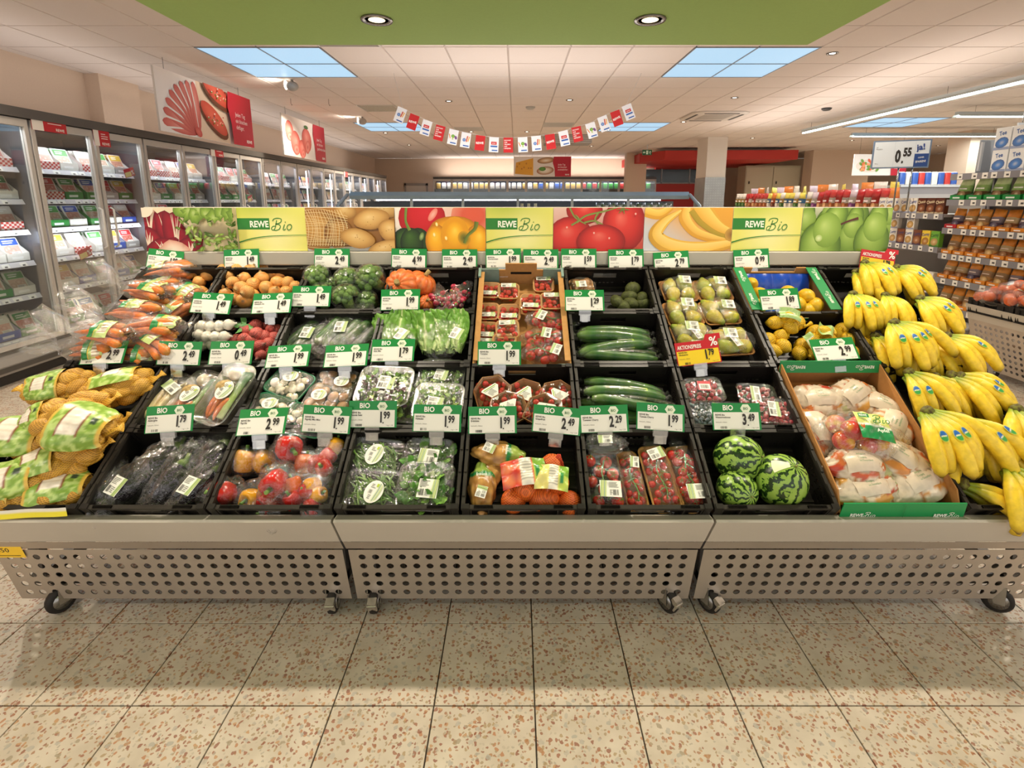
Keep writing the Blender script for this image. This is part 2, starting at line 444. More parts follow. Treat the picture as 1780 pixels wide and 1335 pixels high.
class Print:
    """flat print on the plane z=0 (x right, y up, z towards the reader), in layers"""
    def __init__(s, mb, M=None, clip=None):
        s.mb = mb; s.M = M; s.z = 0.0; s.clip = clip; s.dz = 0.00025
    def layer(s): s.z += s.dz
    def tri(s, P, C):
        poly = [(p[0], p[1], c) for p, c in zip(P, C)]
        if s.clip:
            x0, y0, x1, y1 = s.clip
            for ax, lim, sg in ((0, x0, 1), (0, x1, -1), (1, y0, 1), (1, y1, -1)):
                out = []
                for i in range(len(poly)):
                    a, b = poly[i], poly[(i + 1) % len(poly)]
                    da, db = (a[ax] - lim) * sg, (b[ax] - lim) * sg
                    if da >= 0: out.append(a)
                    if (da < 0) != (db < 0):
                        t = da / (da - db)
                        out.append((a[0] + (b[0] - a[0]) * t, a[1] + (b[1] - a[1]) * t, mixc(a[2], b[2], t)))
                poly = out
                if len(poly) < 3: return
        s.mb.add([(p[0], p[1], s.z) for p in poly], [tuple(range(len(poly)))], [p[2] for p in poly], False, s.M)
    def rect(s, x0, y0, x1, y1, c, c2=None):
        c2 = c2 or c
        s.layer()
        s.tri([(x0, y0), (x1, y0), (x1, y1)], [c2, c2, c]); s.tri([(x0, y0), (x1, y1), (x0, y1)], [c2, c, c])
    def poly(s, pts, c):
        """star-shaped outline filled from its centre"""
        s.layer()
        cx = sum(p[0] for p in pts) / len(pts); cy = sum(p[1] for p in pts) / len(pts)
        for i in range(len(pts)):
            s.tri([(cx, cy), pts[i], pts[(i + 1) % len(pts)]], [c, c, c])
    def disc(s, cx, cy, rx, ry, cols, rot=0.0, hx=0.0, hy=0.0, n=20, shape=None):
        """photo of something round: colours from the middle outwards, the middle shifted by hx, hy"""
        s.layer()
        K = len(cols) - 1
        def pt(k, i):
            f = k / K if K else 1; a = 2 * pi * i / n
            q = shape(a) if shape else 1.0
            x = rx * f * q * cos(a) + hx * rx * (1 - f); y = ry * f * q * sin(a) + hy * ry * (1 - f)
            return (cx + x * cos(rot) - y * sin(rot), cy + x * sin(rot) + y * cos(rot))
        for i in range(n):
            s.tri([pt(0, 0) if False else pt(0, i), pt(1, i), pt(1, i + 1)], [cols[0], cols[1], cols[1]])
            for k in range(1, K):
                a, b, c, d = pt(k, i), pt(k + 1, i), pt(k + 1, i + 1), pt(k, i + 1)
                s.tri([a, b, c], [cols[k], cols[k + 1], cols[k + 1]]); s.tri([a, c, d], [cols[k], cols[k + 1], cols[k]])
    def stroke(s, pts, w, c, c2=None):
        s.layer()
        n = len(pts)
        L = []
        for i in range(n):
            a = pts[max(0, i - 1)]; b = pts[min(n - 1, i + 1)]
            dx, dy = b[0] - a[0], b[1] - a[1]; l = sqrt(dx * dx + dy * dy) or 1
            ww = (w[i] if hasattr(w, '__len__') else w) / 2
            L.append(((pts[i][0] - dy / l * ww, pts[i][1] + dx / l * ww), (pts[i][0] + dy / l * ww, pts[i][1] - dx / l * ww)))
        c2 = c2 or c
        for i in range(n - 1):
            s.tri([L[i][0], L[i][1], L[i + 1][1]], [c, c2, c2]); s.tri([L[i][0], L[i + 1][1], L[i + 1][0]], [c, c2, c])
    def curve(s, pts, w, c, c2=None, m=6):
        """Catmull-Rom stroke through the points"""
        P = [pts[0]] + list(pts) + [pts[-1]]; out = []; ws = []
        wl = list(w) if hasattr(w, '__len__') else [w] * len(pts)
        if len(wl) != len(pts):
            m0 = len(wl) - 1
            wl = [wl[min(m0, int(i * m0 / (len(pts) - 1)))] for i in range(len(pts) - 1)] + [wl[-1]]
        for i in range(1, len(P) - 2):
            for k in range(m):
                t = k / m
                out.append(tuple(0.5 * (2 * P[i][a] + (P[i + 1][a] - P[i - 1][a]) * t + (2 * P[i - 1][a] - 5 * P[i][a] + 4 * P[i + 1][a] - P[i + 2][a]) * t * t
                                        + (-P[i - 1][a] + 3 * P[i][a] - 3 * P[i + 1][a] + P[i + 2][a]) * t ** 3) for a in (0, 1)))
                ws.append(wl[i - 1] * (1 - t) + wl[i] * t)
        out.append(pts[-1]); ws.append(wl[-1])
        s.stroke(out, ws, c, c2)
    def text(s, body, x, y, h, c, align='l', sx=1.0, bold=0.0, rot=0.0, shear=0.0):
        V, F, w = txt(body, bold)
        s.layer()
        off = {'l': 0, 'c': -w * h * sx / 2, 'r': -w * h * sx}[align]
        P = []
        for v in V:
            a, b = off + v[0] * h * sx + v[1] * h * shear, v[1] * h
            P.append((x + a * cos(rot) - b * sin(rot), y + a * sin(rot) + b * cos(rot), s.z))
        s.mb.add(P, F, c, False, s.M)
        return w * h * sx
    def lines(s, x0, y0, x1, y1, n, c, rnd, th=0.35):
        """small print too fine to read"""
        s.layer()
        dy = (y1 - y0) / n
        for i in range(n):
            y = y1 - dy * (i + 0.5); xe = x0 + (x1 - x0) * rnd.uniform(0.55, 1.0)
            s.tri([(x0, y - dy * th / 2), (xe, y - dy * th / 2), (xe, y + dy * th / 2)], [c] * 3)
            s.tri([(x0, y - dy * th / 2), (xe, y + dy * th / 2), (x0, y + dy * th / 2)], [c] * 3)
    def bars(s, x0, y0, x1, y1, n, c, rnd):
        s.layer()
        w = (x1 - x0) / n
        for i in range(n):
            if rnd.random() < 0.12: continue
            x = x0 + w * i; e = x + w * rnd.uniform(0.3, 0.75)
            s.tri([(x, y0), (e, y0), (e, y1)], [c] * 3); s.tri([(x, y0), (e, y1), (x, y1)], [c] * 3)
    def bio(s, x, y, h, c, k=1.0):
        """the handwritten word Bio, B of height h from baseline y"""
        def q(L): return [(x + a * h, y + b * h) for a, b in L]
        w = 0.055 * h * k
        s.curve(q([(0.46, 0.86), (0.36, 0.45), (0.22, 0.10), (0.02, 0.02), (-0.03, 0.18), (0.10, 0.34), (0.30, 0.36)]), w, c)
        s.curve(q([(0.12, 0.78), (0.22, 0.96), (0.55, 1.04), (0.86, 0.96), (0.80, 0.70), (0.50, 0.56), (0.34, 0.54), (0.62, 0.50), (0.74, 0.34), (0.62, 0.10), (0.32, 0.0), (0.08, 0.04)]), w, c)
        s.curve(q([(1.12, 0.52), (1.02, 0.26), (0.96, 0.06), (1.06, 0.03), (1.18, 0.14)]), w, c)
        s.disc(x + 1.2 * h, y + 0.70 * h, 0.05 * h, 0.05 * h, [c, c], n=8)
        s.curve(q([(1.62, 0.50), (1.42, 0.46), (1.30, 0.22), (1.40, 0.04), (1.60, 0.10), (1.72, 0.32), (1.66, 0.48), (1.56, 0.51)]), w, c)

# ------------------------------------------------------------------ camera ray helper (turns a measured point into a place)
FPX, CX0, CY0 = 880.0, 898.0, 521.0
def ray(px, py):
    u = (px - CX0) / FPX; v = (py - CY0) / FPX
    return Vector((u, cos(PITCH) - v * sin(PITCH), -(sin(PITCH) + v * cos(PITCH))))
EYE = Vector((0, 0, CAMZ))
def at_z(px, py, z):
    r = ray(px, py); return EYE + r * ((z - CAMZ) / r.z)
def at_y(px, py, y):
    r = ray(px, py); return EYE + r * (y / r.y)
def at_x(px, py, x):
    r = ray(px, py); return EYE + r * (x / r.x)
# the sloped front of the produce stand
TH = radians(34)
SO = Vector((0, 1.45, 0.51)); E2 = Vector((0, cos(TH), sin(TH))); E3 = Vector((0, -sin(TH), cos(TH)))
def sl(u, w, n=0.0):
    return SO + Vector((u, 0, 0)) + E2 * w + E3 * n
def on_slope(px, py, n=0.0):
    r = ray(px, py)
    t = (n - (EYE - SO).dot(E3)) / r.dot(E3)
    return EYE + r * t
def fr(p, yaw=0.0, rx=0.0, ry=0.0, s=1.0):
    """frame on the slope: x right, y up the slope, z off the slope"""
    return T(*p) @ R(TH, 'X') @ R(yaw, 'Z') @ R(rx, 'X') @ R(ry, 'Y') @ S(s)

# ------------------------------------------------------------------ room shell
ZC = 2.97
XW, YB, XE = -5.2, 19.2, 14.0
GREY = H('#6e675f')
fl = struct(MB().b2((XW, -2.2, -0.05), (XE, YB, -0.006), H('#4e463c')).obj('floor', M_MATTE))
TW = 0.3; X0, Y0 = 0.054, 1.2435
tile_me = MB()
tile_me.loft([[(-.1478, -.1478, -.008), (.1478, -.1478, -.008), (.1478, .1478, -.008), (-.1478, .1478, -.008)],
              [(-.1478, -.1478, -.0006), (.1478, -.1478, -.0006), (.1478, .1478, -.0006), (-.1478, .1478, -.0006)],
              [(-.1472, -.1472, 0), (.1472, -.1472, 0), (.1472, .1472, 0), (-.1472, .1472, 0)]], H('#c8b8a0'), False, True, False)
tile_me = tile_me.mesh('floor_tile', M_FLOOR)
rest = MB()
for j in range(-12, 60):
    for i in range(-18, 47):
        cx, cy_ = X0 + TW * (i + 0.5), Y0 + TW * (j + 0.5)
        if cx < XW - .1 or cx > XE or cy_ > YB or cy_ < -2.2: continue
        near = (-1.75 < cx < 1.75 and 0.45 < cy_ < 1.95) or (-4.15 < cx < -1.7 and 1.2 < cy_ < 3.9) or (1.7 < cx < 3.9 and 1.2 < cy_ < 3.4)
        if near:
            inst('floor_tile', tile_me, fl, T(cx, cy_, 0))
        else:
            rest.quad([(cx - .1478, cy_ - .1478, 0), (cx + .1478, cy_ - .1478, 0), (cx + .1478, cy_ + .1478, 0), (cx - .1478, cy_ + .1478, 0)], H('#c8b8a0'))
o = rest.obj('floor_tiles', M_FLOOR, fl); o['kind'] = 'stuff'

CX, CYY, CT = -0.089, 5.43, 0.625
ce = struct(MB().b2((XW, -2.2, ZC + .012), (XE, YB, ZC + .06), (.5, .5, .5)).obj('ceiling', M_GRID))
hole = set()
for (i, j) in ((-5, 0), (-4, 0), (-5, 1), (-4, 1), (3, 0), (4, 0), (3, 1), (4, 1), (-5, 8), (-4, 8), (-5, 9), (-4, 9), (3, 8), (4, 8), (3, 9), (4, 9), (11, 7), (12, 7), (11, 8), (12, 8),
               (-4, 5), (1, 8), (-2, 9), (-3, -1)):
    hole.add((i, j))
a = .3025
ct = MB().loft([[(-a - .004, -a - .004, .012), (a + .004, -a - .004, .012), (a + .004, a + .004, .012), (-a - .004, a + .004, .012)],
                [(-a, -a, 0), (a, -a, 0), (a, a, 0), (-a, a, 0)]], (.8, .8, .8), False, True, False)
ct = ct.mesh('ceiling_tile', M_CEIL)
rest = MB()
for j in range(-12, 22):
    for i in range(-9, 23):
        if (i, j) in hole: continue
        cx, cy_ = CX + CT * (i + .5), CYY + CT * (j + .5)
        if cx < XW + .1 or cx > XE or cy_ > YB - .2: continue
        if -2 <= j <= 10 and -8 <= i <= 13:
            inst('ceiling_tile', ct, ce, T(cx, cy_, ZC))
        else:
            rest.quad([(cx - a, cy_ + a, ZC), (cx + a, cy_ + a, ZC), (cx + a, cy_ - a, ZC), (cx - a, cy_ - a, ZC)], (.8, .8, .8))
o = rest.obj('ceiling_tiles', M_CEIL, ce); o['kind'] = 'stuff'
for ob in list(bpy.data.objects):
    pass
struct(MB().b2((XW - .1, -2.2, 0), (XW, YB, ZC), (.8, .8, .8)).obj('wall_left', M_WALL))
struct(MB().b2((XW, YB, 0), (XE, YB + .1, ZC), (.8, .8, .8)).obj('wall_back', M_WALL))
struct(MB().b2((XE, 2, 0), (XE + .1, YB, ZC), (.8, .8, .8)).obj('wall_right', M_WALL))
struct(MB().b2((XW, 6.49, 0), (-5.03, 7.15, ZC), (.8, .8, .8)).obj('trim_1', M_WALL))
struct(MB().b2((XW, -2.2, ZC - .004), (CX - CT * 8, YB, ZC + .012), (.8, .8, .8)).obj('trim_4', M_CEIL))
struct(MB().b2((XW, -2.2, 0), (XW + .014, YB, .1), GREY).obj('baseboard_left', M_MATTE))
# door in the back wall
d = MB()
d.b2((-4.15, YB - .05, 0), (-4.08, YB, 2.08), H('#9a9088')); d.b2((-3.35, YB - .05, 0), (-3.28, YB, 2.08), H('#9a9088')); d.b2((-4.15, YB - .05, 2.0), (-3.28, YB, 2.08), H('#9a9088'))
d.b2((-4.08, YB - .03, 0), (-3.35, YB, 2.0), H('#c9bcae'))
dr = struct(d.obj('door_1', M_PAINT))
MB().tube([(-3.45, YB - .05, 1.02), (-3.45, YB - .09, 1.02), (-3.57, YB - .09, 1.02)], .01, 6, (.5, .5, .5)).obj('door_handle', M_CHROME, dr)
# green dropped soffit with its downlights
g = MB()
g.b2((-2.17, -2.0, 2.59), (2.13, 4.0, 2.63), (.5, .5, .5))
gz = struct(g.obj('soffit', M_GREEN))
struct(MB().b2((-2.0, -1.9, 2.63), (1.97, 3.8, ZC + .012), (.8, .8, .8)).obj('soffit_hanger', M_WALL))

def down_mesh(r, glow):
    f = MB()
    f.lathe([(r * .74, .0), (r * .78, -.004), (r, -.006), (r * 1.02, -.002), (r * 1.02, .004)], 20, H('#8a8580'))
    f.lathe([(r * .74, .0), (r * .70, .012), (r * .60, .022)], 20, H('#d8d2c8'))
    return f.mesh('lamp_ring', M_CHROME), MB().lathe([(.001, -.003), (r * .5, -.001), (r * .68, .004), (r * .66, .01)], 16, (1, 1, 1)).mesh('lamp_glass', glow)
DM_S = down_mesh(.098, M_LAMP); DM_C = down_mesh(.055, M_LAMPW)
def downlight(p, label, big, power, group, col=(1, .87, .70), spot=2.5, blend=.6, rad=.05):
    t = root('downlight', label, 'lamp', T(*p), group)
    r_, g_ = DM_S if big else DM_C
    inst('lamp_ring', r_, t); inst('lamp_glass', g_, t)
    if power:
        l = bpy.data.lights.new('lamp', 'SPOT'); l.energy = power; l.color = col; l.spot_size = spot; l.spot_blend = blend; l.shadow_soft_size = rad
        lo = bpy.data.objects.new('lamp', l); COL.objects.link(lo); lo.parent = t; lo.location = (0, 0, -.02)
    return t
for k, x in enumerate((-.88, .84)):
    downlight((x, 3.466, 2.586), 'round warm downlight in the green soffit, ' + ('on its left half' if k == 0 else 'on its right half'), True, P_SOFFIT, 'soffit downlights', rad=.035)
def bare_lamp(x, y, z, p, col=(1, .87, .70)):
    l = bpy.data.lights.new('lamp', 'SPOT'); l.energy = p; l.color = col; l.spot_size = 2.5; l.spot_blend = .6; l.shadow_soft_size = .05
    lo = bpy.data.objects.new('lamp', l); COL.objects.link(lo); lo.location = (x, y, z)
for x in (-1.9, -.88, .84, 1.9): bare_lamp(x, 2.06, 2.56, P_OVER)
for x in (-.88, .84): bare_lamp(x, -.3, 2.56, P_OVER * .12)
DL = [(1447, 93, 'beside the right daylight panel'), (780, 176, 'left of the smoke detector above the bunting'), (990, 174, 'right of the smoke detector above the bunting'), (1277, 170, 'above the round-cornered air cassette'),
      (1188, 212, 'beside the right far daylight panel'), (819, 229, 'behind the left middle of the bunting'), (916, 229, 'behind the lowest flags of the bunting'), (1057, 226, 'behind the right half of the bunting'), (670, 231, 'below the far left daylight panel'),
      (1308, 240, 'to the right of the white pillar top'), (711, 252, 'over the far end of the cooler wall'), (1028, 254, 'near the far air outlet'), (876, 257, 'in front of the cheese poster'), (1481, 244, 'beyond the price board'), (1631, 253, 'above the beige column'), (1260, 251, 'touching the pillar top')]
for k, (px, py, wh) in enumerate(DL):
    p = at_z(px, py, ZC - .004)
    if p.y > 18.6: p.y = 18.4
    downlight(p, 'small round ceiling spotlight ' + wh, False, P_DOWN if p.y > 6.5 else P_DOWN, 'small ceiling spotlights')
# extra lamps without fixtures, added so that the whole shop is lit
for (x, y) in ((-3.6, 3.2), (-3.4, 8.5), (-3.4, 12.5), (4.2, 3.4), (6.5, 5.5), (7.5, 12.5), (-3.5, -.5), (4, -.5), (10, 6), (10, 13)):
    bare_lamp(x, y, ZC - .03, P_DOWN)

# daylight panels set in the ceiling grid
pf = MB()
for x in (-.625, -.004, .617): pf.b2((x, -.625, -.006), (x + .008, .625, .012), H('#8d8f92'))
for y in (-.625, -.004, .617): pf.b2((-.625, y, -.006), (.625, y + .008, .012), H('#8d8f92'))
pf = pf.mesh('panel_frame', M_PAINT)
pg = MB().b2((-.302, -.302, 0), (.302, .302, .01), (1, 1, 1)).mesh('light_pane', M_PANEL)
for (i, j, wh) in ((-4, 1, 'the nearer one on the left'), (4, 1, 'the nearer one on the right'), (-4, 9, 'the far one on the left'), (4, 9, 'the far one above the bunting end'), (12, 8, 'the far one beside the tube lights')):
    t = root('daylight_panel', 'pale blue lit ceiling panel of four panes, ' + wh, 'light panel', T(CX + CT * i, CYY + CT * j, ZC - .002), 'daylight panels')
    inst('panel_frame', pf, t)
    for sx in (-1, 1):
        for sy in (-1, 1): inst('light_pane', pg, t, T(sx * .3125, sy * .3125, 0))
# louvred ceiling outlets
def vent(i, j, label, w=1, dark=False):
    t = root('ceiling_vent', label, 'vent', T(CX + CT * (i + w / 2), CYY + CT * (j + .5), ZC))
    h = .3 * w if w > 1 else .3
    MB().b2((-h, -.3, .03), (h, .3, .034), H('#5c5a58')).obj('backing', M_MATTE, t)
    f = MB(); c = H('#cfc9c2')
    for s in (-1, 1):
        f.b2((s * h - .01, -.3, -.004), (s * h + .01, .3, .03), c); f.b2((-h, s * .3 - .01, -.004), (h, s * .3 + .01, .03), c)
    f.obj('frame', M_PAINT, t)
    sm = MB().box((0, 0, .012), (h * 2 - .02, .005, .04), H('#bdb8b0'), R(radians(35), 'X')).mesh('slat', M_CHROME if not dark else M_PAINT)
    for k in range(9): inst('slat', sm, t, T(0, -.26 + .065 * k, 0))
vent(-4, 5, 'mirrored louvre luminaire in the ceiling left of the bunting')
vent(1, 8, 'grey slotted air vent in the ceiling above the right half of the bunting', 1, True)
vent(-2, 9, 'faint grey slotted air vent beyond the left half of the bunting', 1, True)
vent(-3, -1, 'long slotted air vent at the edge of the green soffit', 1, True)
# striped air outlet box hanging behind the bunting
t = root('air_outlet', 'striped grey air outlet box hanging under the ceiling behind the bunting', 'vent', T(1.2, 12.6, 2.78))
MB().b2((-.55, -.3, 0), (.55, .3, .19), H('#8f8a86')).obj('body', M_PAINT, t)
sm = MB().box((0, 0, 0), (1.12, .02, .022), H('#c9c4be')).mesh('slat', M_PAINT)
for k in range(5): inst('slat', sm, t, T(0, -.31, .02 + .036 * k))
# air cassette
t = root('air_cassette', 'white ceiling air cassette with rounded corners near the pillar', 'vent', T(3.55, 9.6, ZC))
MB().loft([rr(1.0, 1.0, .2, 4, .0), rr(1.0, 1.0, .2, 4, -.02), rr(.9, .9, .16, 4, -.03)], H('#cfc6bd')).obj('panel', M_PAINT, t)
sm = MB().b2((-.3, -.02, -.036), (.3, .02, -.028), H('#4c4845')).mesh('air_slot', M_MATTE)
for k in range(4): inst('air_slot', sm, t, R(k * pi / 2, 'Z') @ T(0, .4, 0))
MB().b2((-.26, -.26, -.034), (.26, .26, -.028), H('#a8a098')).obj('grille', M_PAINT, t)
# detectors
for (px, py, lb) in ((922, 186, 'white smoke detector dome in the ceiling between two spotlights'), (1437, 188, 'small dark camera dome on the ceiling near the tube lights')):
    p = at_z(px, py, ZC)
    c = H('#a9a49c') if px < 1000 else H('#33302e')
    tag(MB().lathe([(.001, -.045), (.05, -.04), (.075, -.02), (.08, 0)], 16, c, T(*p)).obj('smoke_detector' if px < 1000 else 'dome_camera', M_PAINT), lb, 'detector' if px < 1000 else 'camera')
# wall-washing spots near the coolers
for (px, py, lb) in ((508, 150, 'nearer round grey spotlight washing the ceiling beside the cooler wall'), (630, 211, 'farther round grey spotlight washing the ceiling beside the cooler wall')):
    p = at_z(px, py, ZC - .08)
    t = root('ceiling_spotlight', lb, 'lamp', T(*p), 'wall washing spotlights')
    MB().ball((.075, .075, .06), 16, 8, H('#a29c94')).obj('housing', M_PAINT, t)
    MB().lathe([(.018, .03), (.018, .08), (.05, .082), (.05, .09)], 10, H('#a29c94')).obj('mount', M_PAINT, t)
    MB().lathe([(.001, 0), (.05, .002), (.056, .01)], 14, (1, 1, 1), T(-.072, 0, .015) @ R(-pi / 2, 'Y')).obj('lamp_glass', M_LAMPW, t)
    l = bpy.data.lights.new('lamp', 'SPOT'); l.energy = 16; l.color = (1, .92, .8); l.spot_size = 1.9; l.spot_blend = .8; l.shadow_soft_size = .04
    lo = bpy.data.objects.new('lamp', l); COL.objects.link(lo); lo.parent = t; lo.location = (-.1, 0, .015); lo.rotation_euler = (0, radians(100), 0)
for px, py in ((505, 171), (571, 172)):
    p = at_z(px, py, ZC)
    tag(MB().tube([(p.x, p.y, ZC), (p.x, p.y, ZC - .07), (p.x + .012, p.y, ZC - .1), (p.x + .02, p.y, ZC - .085)], .003, 5, H('#6a6660')).obj('ceiling_hook', M_CHROME),
        'small wire hook hanging from the ceiling ' + ('below the nearer spotlight' if px < 540 else 'left of the louvre luminaire'), 'hook')

# fluorescent tube rows over the right half of the shop
def tube_light(p, length, yaw, n, label):
    t = root('tube_light', label, 'lamp', T(*p) @ R(yaw, 'Z'), 'fluorescent tube rows')
    MB().b2((0, -.03, .02), (length, .03, .07), H('#b9c0c0')).obj('housing', M_PAINT, t)
    rf = MB()
    for s in (-1, 1): rf.quad([(0, s * .03, .03), (length, s * .03, .03), (length, s * .085, -.005), (0, s * .085, -.005)], H('#cfd8d6'))
    rf.obj('reflector', M_PAINT, t)
    l1 = length / n
    tm = MB().tube([(.02, 0, 0), (l1 - .02, 0, 0)], .014, 8, (1, 1, 1)).mesh('tube', M_TUBE)
    for k in range(n): inst('tube', tm, t, T(k * l1, 0, 0))
    l = bpy.data.lights.new('tube_lamp', 'AREA'); l.shape = 'RECTANGLE'; l.size = length; l.size_y = .1; l.energy = 14 * length; l.color = (.93, 1, .98)
    lo = bpy.data.objects.new('tube_lamp', l); COL.objects.link(lo); lo.parent = t; lo.location = (length / 2, 0, -.03)
    wm = MB().tube([(0, 0, .07), (0, 0, .12 + max(0, ZC - p[2] - .1))], .003, 4, H('#777777')).mesh('hanger', M_CHROME)
    for k in (0.3, length / 2, length - .3): inst('hanger', wm, t, T(k, 0, 0))
tube_light((5.78, 10.7, 2.80), -7.0 if False else 7.0, -pi / 2, 5, 'long row of fluorescent tubes running away over the snack aisle')
tube_light((7.1, 11.2, 2.80), 6.0, 0, 4, 'crosswise row of fluorescent tubes, the farther of the two')
tube_light((7.1, 8.6, 2.80), 4.5, 0, 3, 'crosswise row of fluorescent tubes, the nearer of the two')

# pillar with a tread plate skirt
t = root('pillar', 'square white pillar with a grey checker plate lower half', 'pillar', T(4.87, 13.1, 0)); t['kind'] = 'structure'; del t['category']
MB().b2((-.24, -.35, 0), (.24, .35, ZC), H('#d9d0c6')).obj('shaft', M_MATTE, t)
MB().b2((-.25, -.36, 0), (.25, .36, 2.02), H('#9a9a98')).obj('skirt', M_STEEL, t)
dm = MB().tube([(-.02, 0, 0), (.02, 0, 0)], [.001, .001], 4, H('#b5b5b3')).mesh('stud', M_STEEL)
st = MB()
for k in range(26):
    for i in range(8):
        st.box((-.21 + .06 * i, -.362, .5 + .06 * k), (.03, .006, .008), H('#b8b8b6'), None)
o = st.obj('studs', M_STEEL, t); o['kind'] = 'stuff'
t['name_'] = 0; del t['name_']
# red soffit of the fresh counter and what stands below it
rs = MB(); oc = []
for z in (2.62, 2.88):
    oc.append([(3.8, 16.2, z), (4.3, 15.2, z), (8.05, 15.0, z), (8.05, 18.9, z), (3.8, 18.9, z)])
rs.loft(oc, (.5, .1, .1), True, True, False)
struct(rs.obj('soffit', M_RED))
struct(MB().b2((3.9, 15.6, 2.88), (7.9, 18.8, ZC + .012), (.8, .8, .8)).obj('soffit_hanger', M_WALL))
struct(MB().b2((5.0, 18.75, 0), (7.2, 18.95, 2.62), (.5, .1, .1)).obj('wall_counter', M_RED))
struct(MB().b2((3.55, 16.9, 0), (4.2, 17.2, ZC), (.8, .8, .8)).obj('trim_2', M_WALL))
t = root('counter_window', 'dark glazed strip over the fresh food counter behind the pillar', 'window', T(5.7, 18.7, 2.1)); 
MB().b2((-1.5, -.02, -.02), (1.5, .02, .45), H('#1d2426')).obj('pane', M_GLOSS, t)
fr_ = MB()
for x in (-1.5, -.5, .5, 1.5): fr_.b2((x - .02, -.04, -.04), (x + .02, .03, .47), H('#8b8d8c'))
fr_.b2((-1.5, -.04, -.05), (1.5, .03, -.01), H('#8b8d8c')); fr_.obj('frame', M_PAINT, t)
t = root('wall_cabinet', 'tall beige cupboard doors beside the fresh food counter', 'cabinet', T(7.3, 16.6, 0))
MB().b2((0, .02, 0), (1.75, .6, 2.55), H('#a9a088')).obj('body', M_MATTE, t)
for k in range(2):
    dd = MB().b2((.02 + .87 * k, 0, .1), (.86 + .87 * k, .02, 2.5), H('#b5ac94')).obj('door', M_MATTE, t)
    MB().tube([(.1 + .87 * k + .02, -.02, 1.98), (.1 + .87 * k + .02, -.02, 2.06)], .018, 6, H('#222222')).obj('knob', M_RUBBER, dd)
struct(MB().b2((9.05, 16.0, 0), (10.8, 16.5, ZC), (.8, .8, .8)).obj('wall_stub', M_WALL))
struct(MB().b2((9.9, 11.5, 0), (10.45, 12.1, ZC), (.8, .8, .8)).obj('wall_pier', M_WALL))
t = root('exit_sign', 'small green emergency exit sign under the ceiling', 'sign', T(*at_y(1125, 265, 14.5)))
MB().b2((-.13, 0, -.07), (.13, .03, .07), H('#0d5a34')).obj('plate', M_PRINT, t)
MB().b2((-.01, .01, .07), (.01, .02, ZC - t.location.z), H('#bbbbbb')).obj('hanger', M_PAINT, t)
pm = MB(); P = Print(pm, T(0, -.002, 0) @ FRONT); w = H('#d8efe0')
P.rect(-.03, -.05, .03, .05, w); P.stroke([(-.11, 0), (-.05, 0)], .02, w); P.poly([(-.12, 0), (-.08, .035), (-.08, -.035)], w)
P.disc(.08, .03, .014, .014, [w, w], n=8); P.stroke([(.08, .02), (.07, -.01), (.09, -.05)], .016, w); P.stroke([(.05, .0), (.08, .01), (.11, 0)], .012, w)
pm.obj('pictogram', M_PRINT, t)

# ------------------------------------------------------------------ produce stand (three wheeled units)
UX = [-1.80, -.586, .63, 1.872]
CW = .405
def col_x(k): return -.586 + CW * k           # left edge of crate column k (k = -3 .. 5)
STEEL = H('#b3a89c'); LIP = H('#b9b2a6')
def perforated(mb, fn, a0, a1, b0, b1, na, nb, pa, pb, rad, col, dark):
    """sheet with round holes: fn(a, b, depth) -> point; holes on a na x nb grid of pitch pa, pb"""
    ca, cb = (a0 + a1) / 2, (b0 + b1) / 2
    A0, B0 = ca - pa * na / 2, cb - pb * nb / 2
    A1, B1 = A0 + pa * na, B0 + pb * nb
    for (x0, x1, y0, y1) in ((a0, A0, b0, b1), (A1, a1, b0, b1), (A0, A1, b0, B0), (A0, A1, B1, b1)):
        mb.quad([fn(x0, y0, 0), fn(x1, y0, 0), fn(x1, y1, 0), fn(x0, y1, 0)], col)
    n = 12
    for i in range(na):
        for j in range(nb):
            x, y = A0 + pa * (i + .5), B0 + pb * (j + .5)
            V = []
            for k in range(n):
                a = 2 * pi * k / n + pi / n
                c_, s_ = cos(a), sin(a); m = max(abs(c_), abs(s_))
                V.append(fn(x + pa / 2 * c_ / m, y + pb / 2 * s_ / m, 0))
            for k in range(n):
                a = 2 * pi * k / n + pi / n
                V.append(fn(x + rad * cos(a), y + rad * sin(a), 0))
            for k in range(n):
                a = 2 * pi * k / n + pi / n
                V.append(fn(x + rad * cos(a), y + rad * sin(a), .003))
            F = []
            for k in range(n):
                k2 = (k + 1) % n
                F.append((k, k2, n + k2, n + k)); F.append((n + k, n + k2, 2 * n + k2, 2 * n + k))
            mb.add(V, F, [col] * n + [col] * n + [dark] * n, False)
def front_pt(mirror=False):
    # panel line from (1.532,.305) to (1.589,.06)
    d = Vector((0, 1.589 - 1.532, .06 - .305)); L = d.length; d.normalize(); nrm = Vector((0, d.z, -d.y)) * -1
    def f(a, b, dep):
        p = Vector((a, 1.532, .305)) + d * b + Vector((0, 1, 0)) * dep
        if mirror: p.y = 2 * 2.5 - p.y
        return tuple(p)
    return f, L
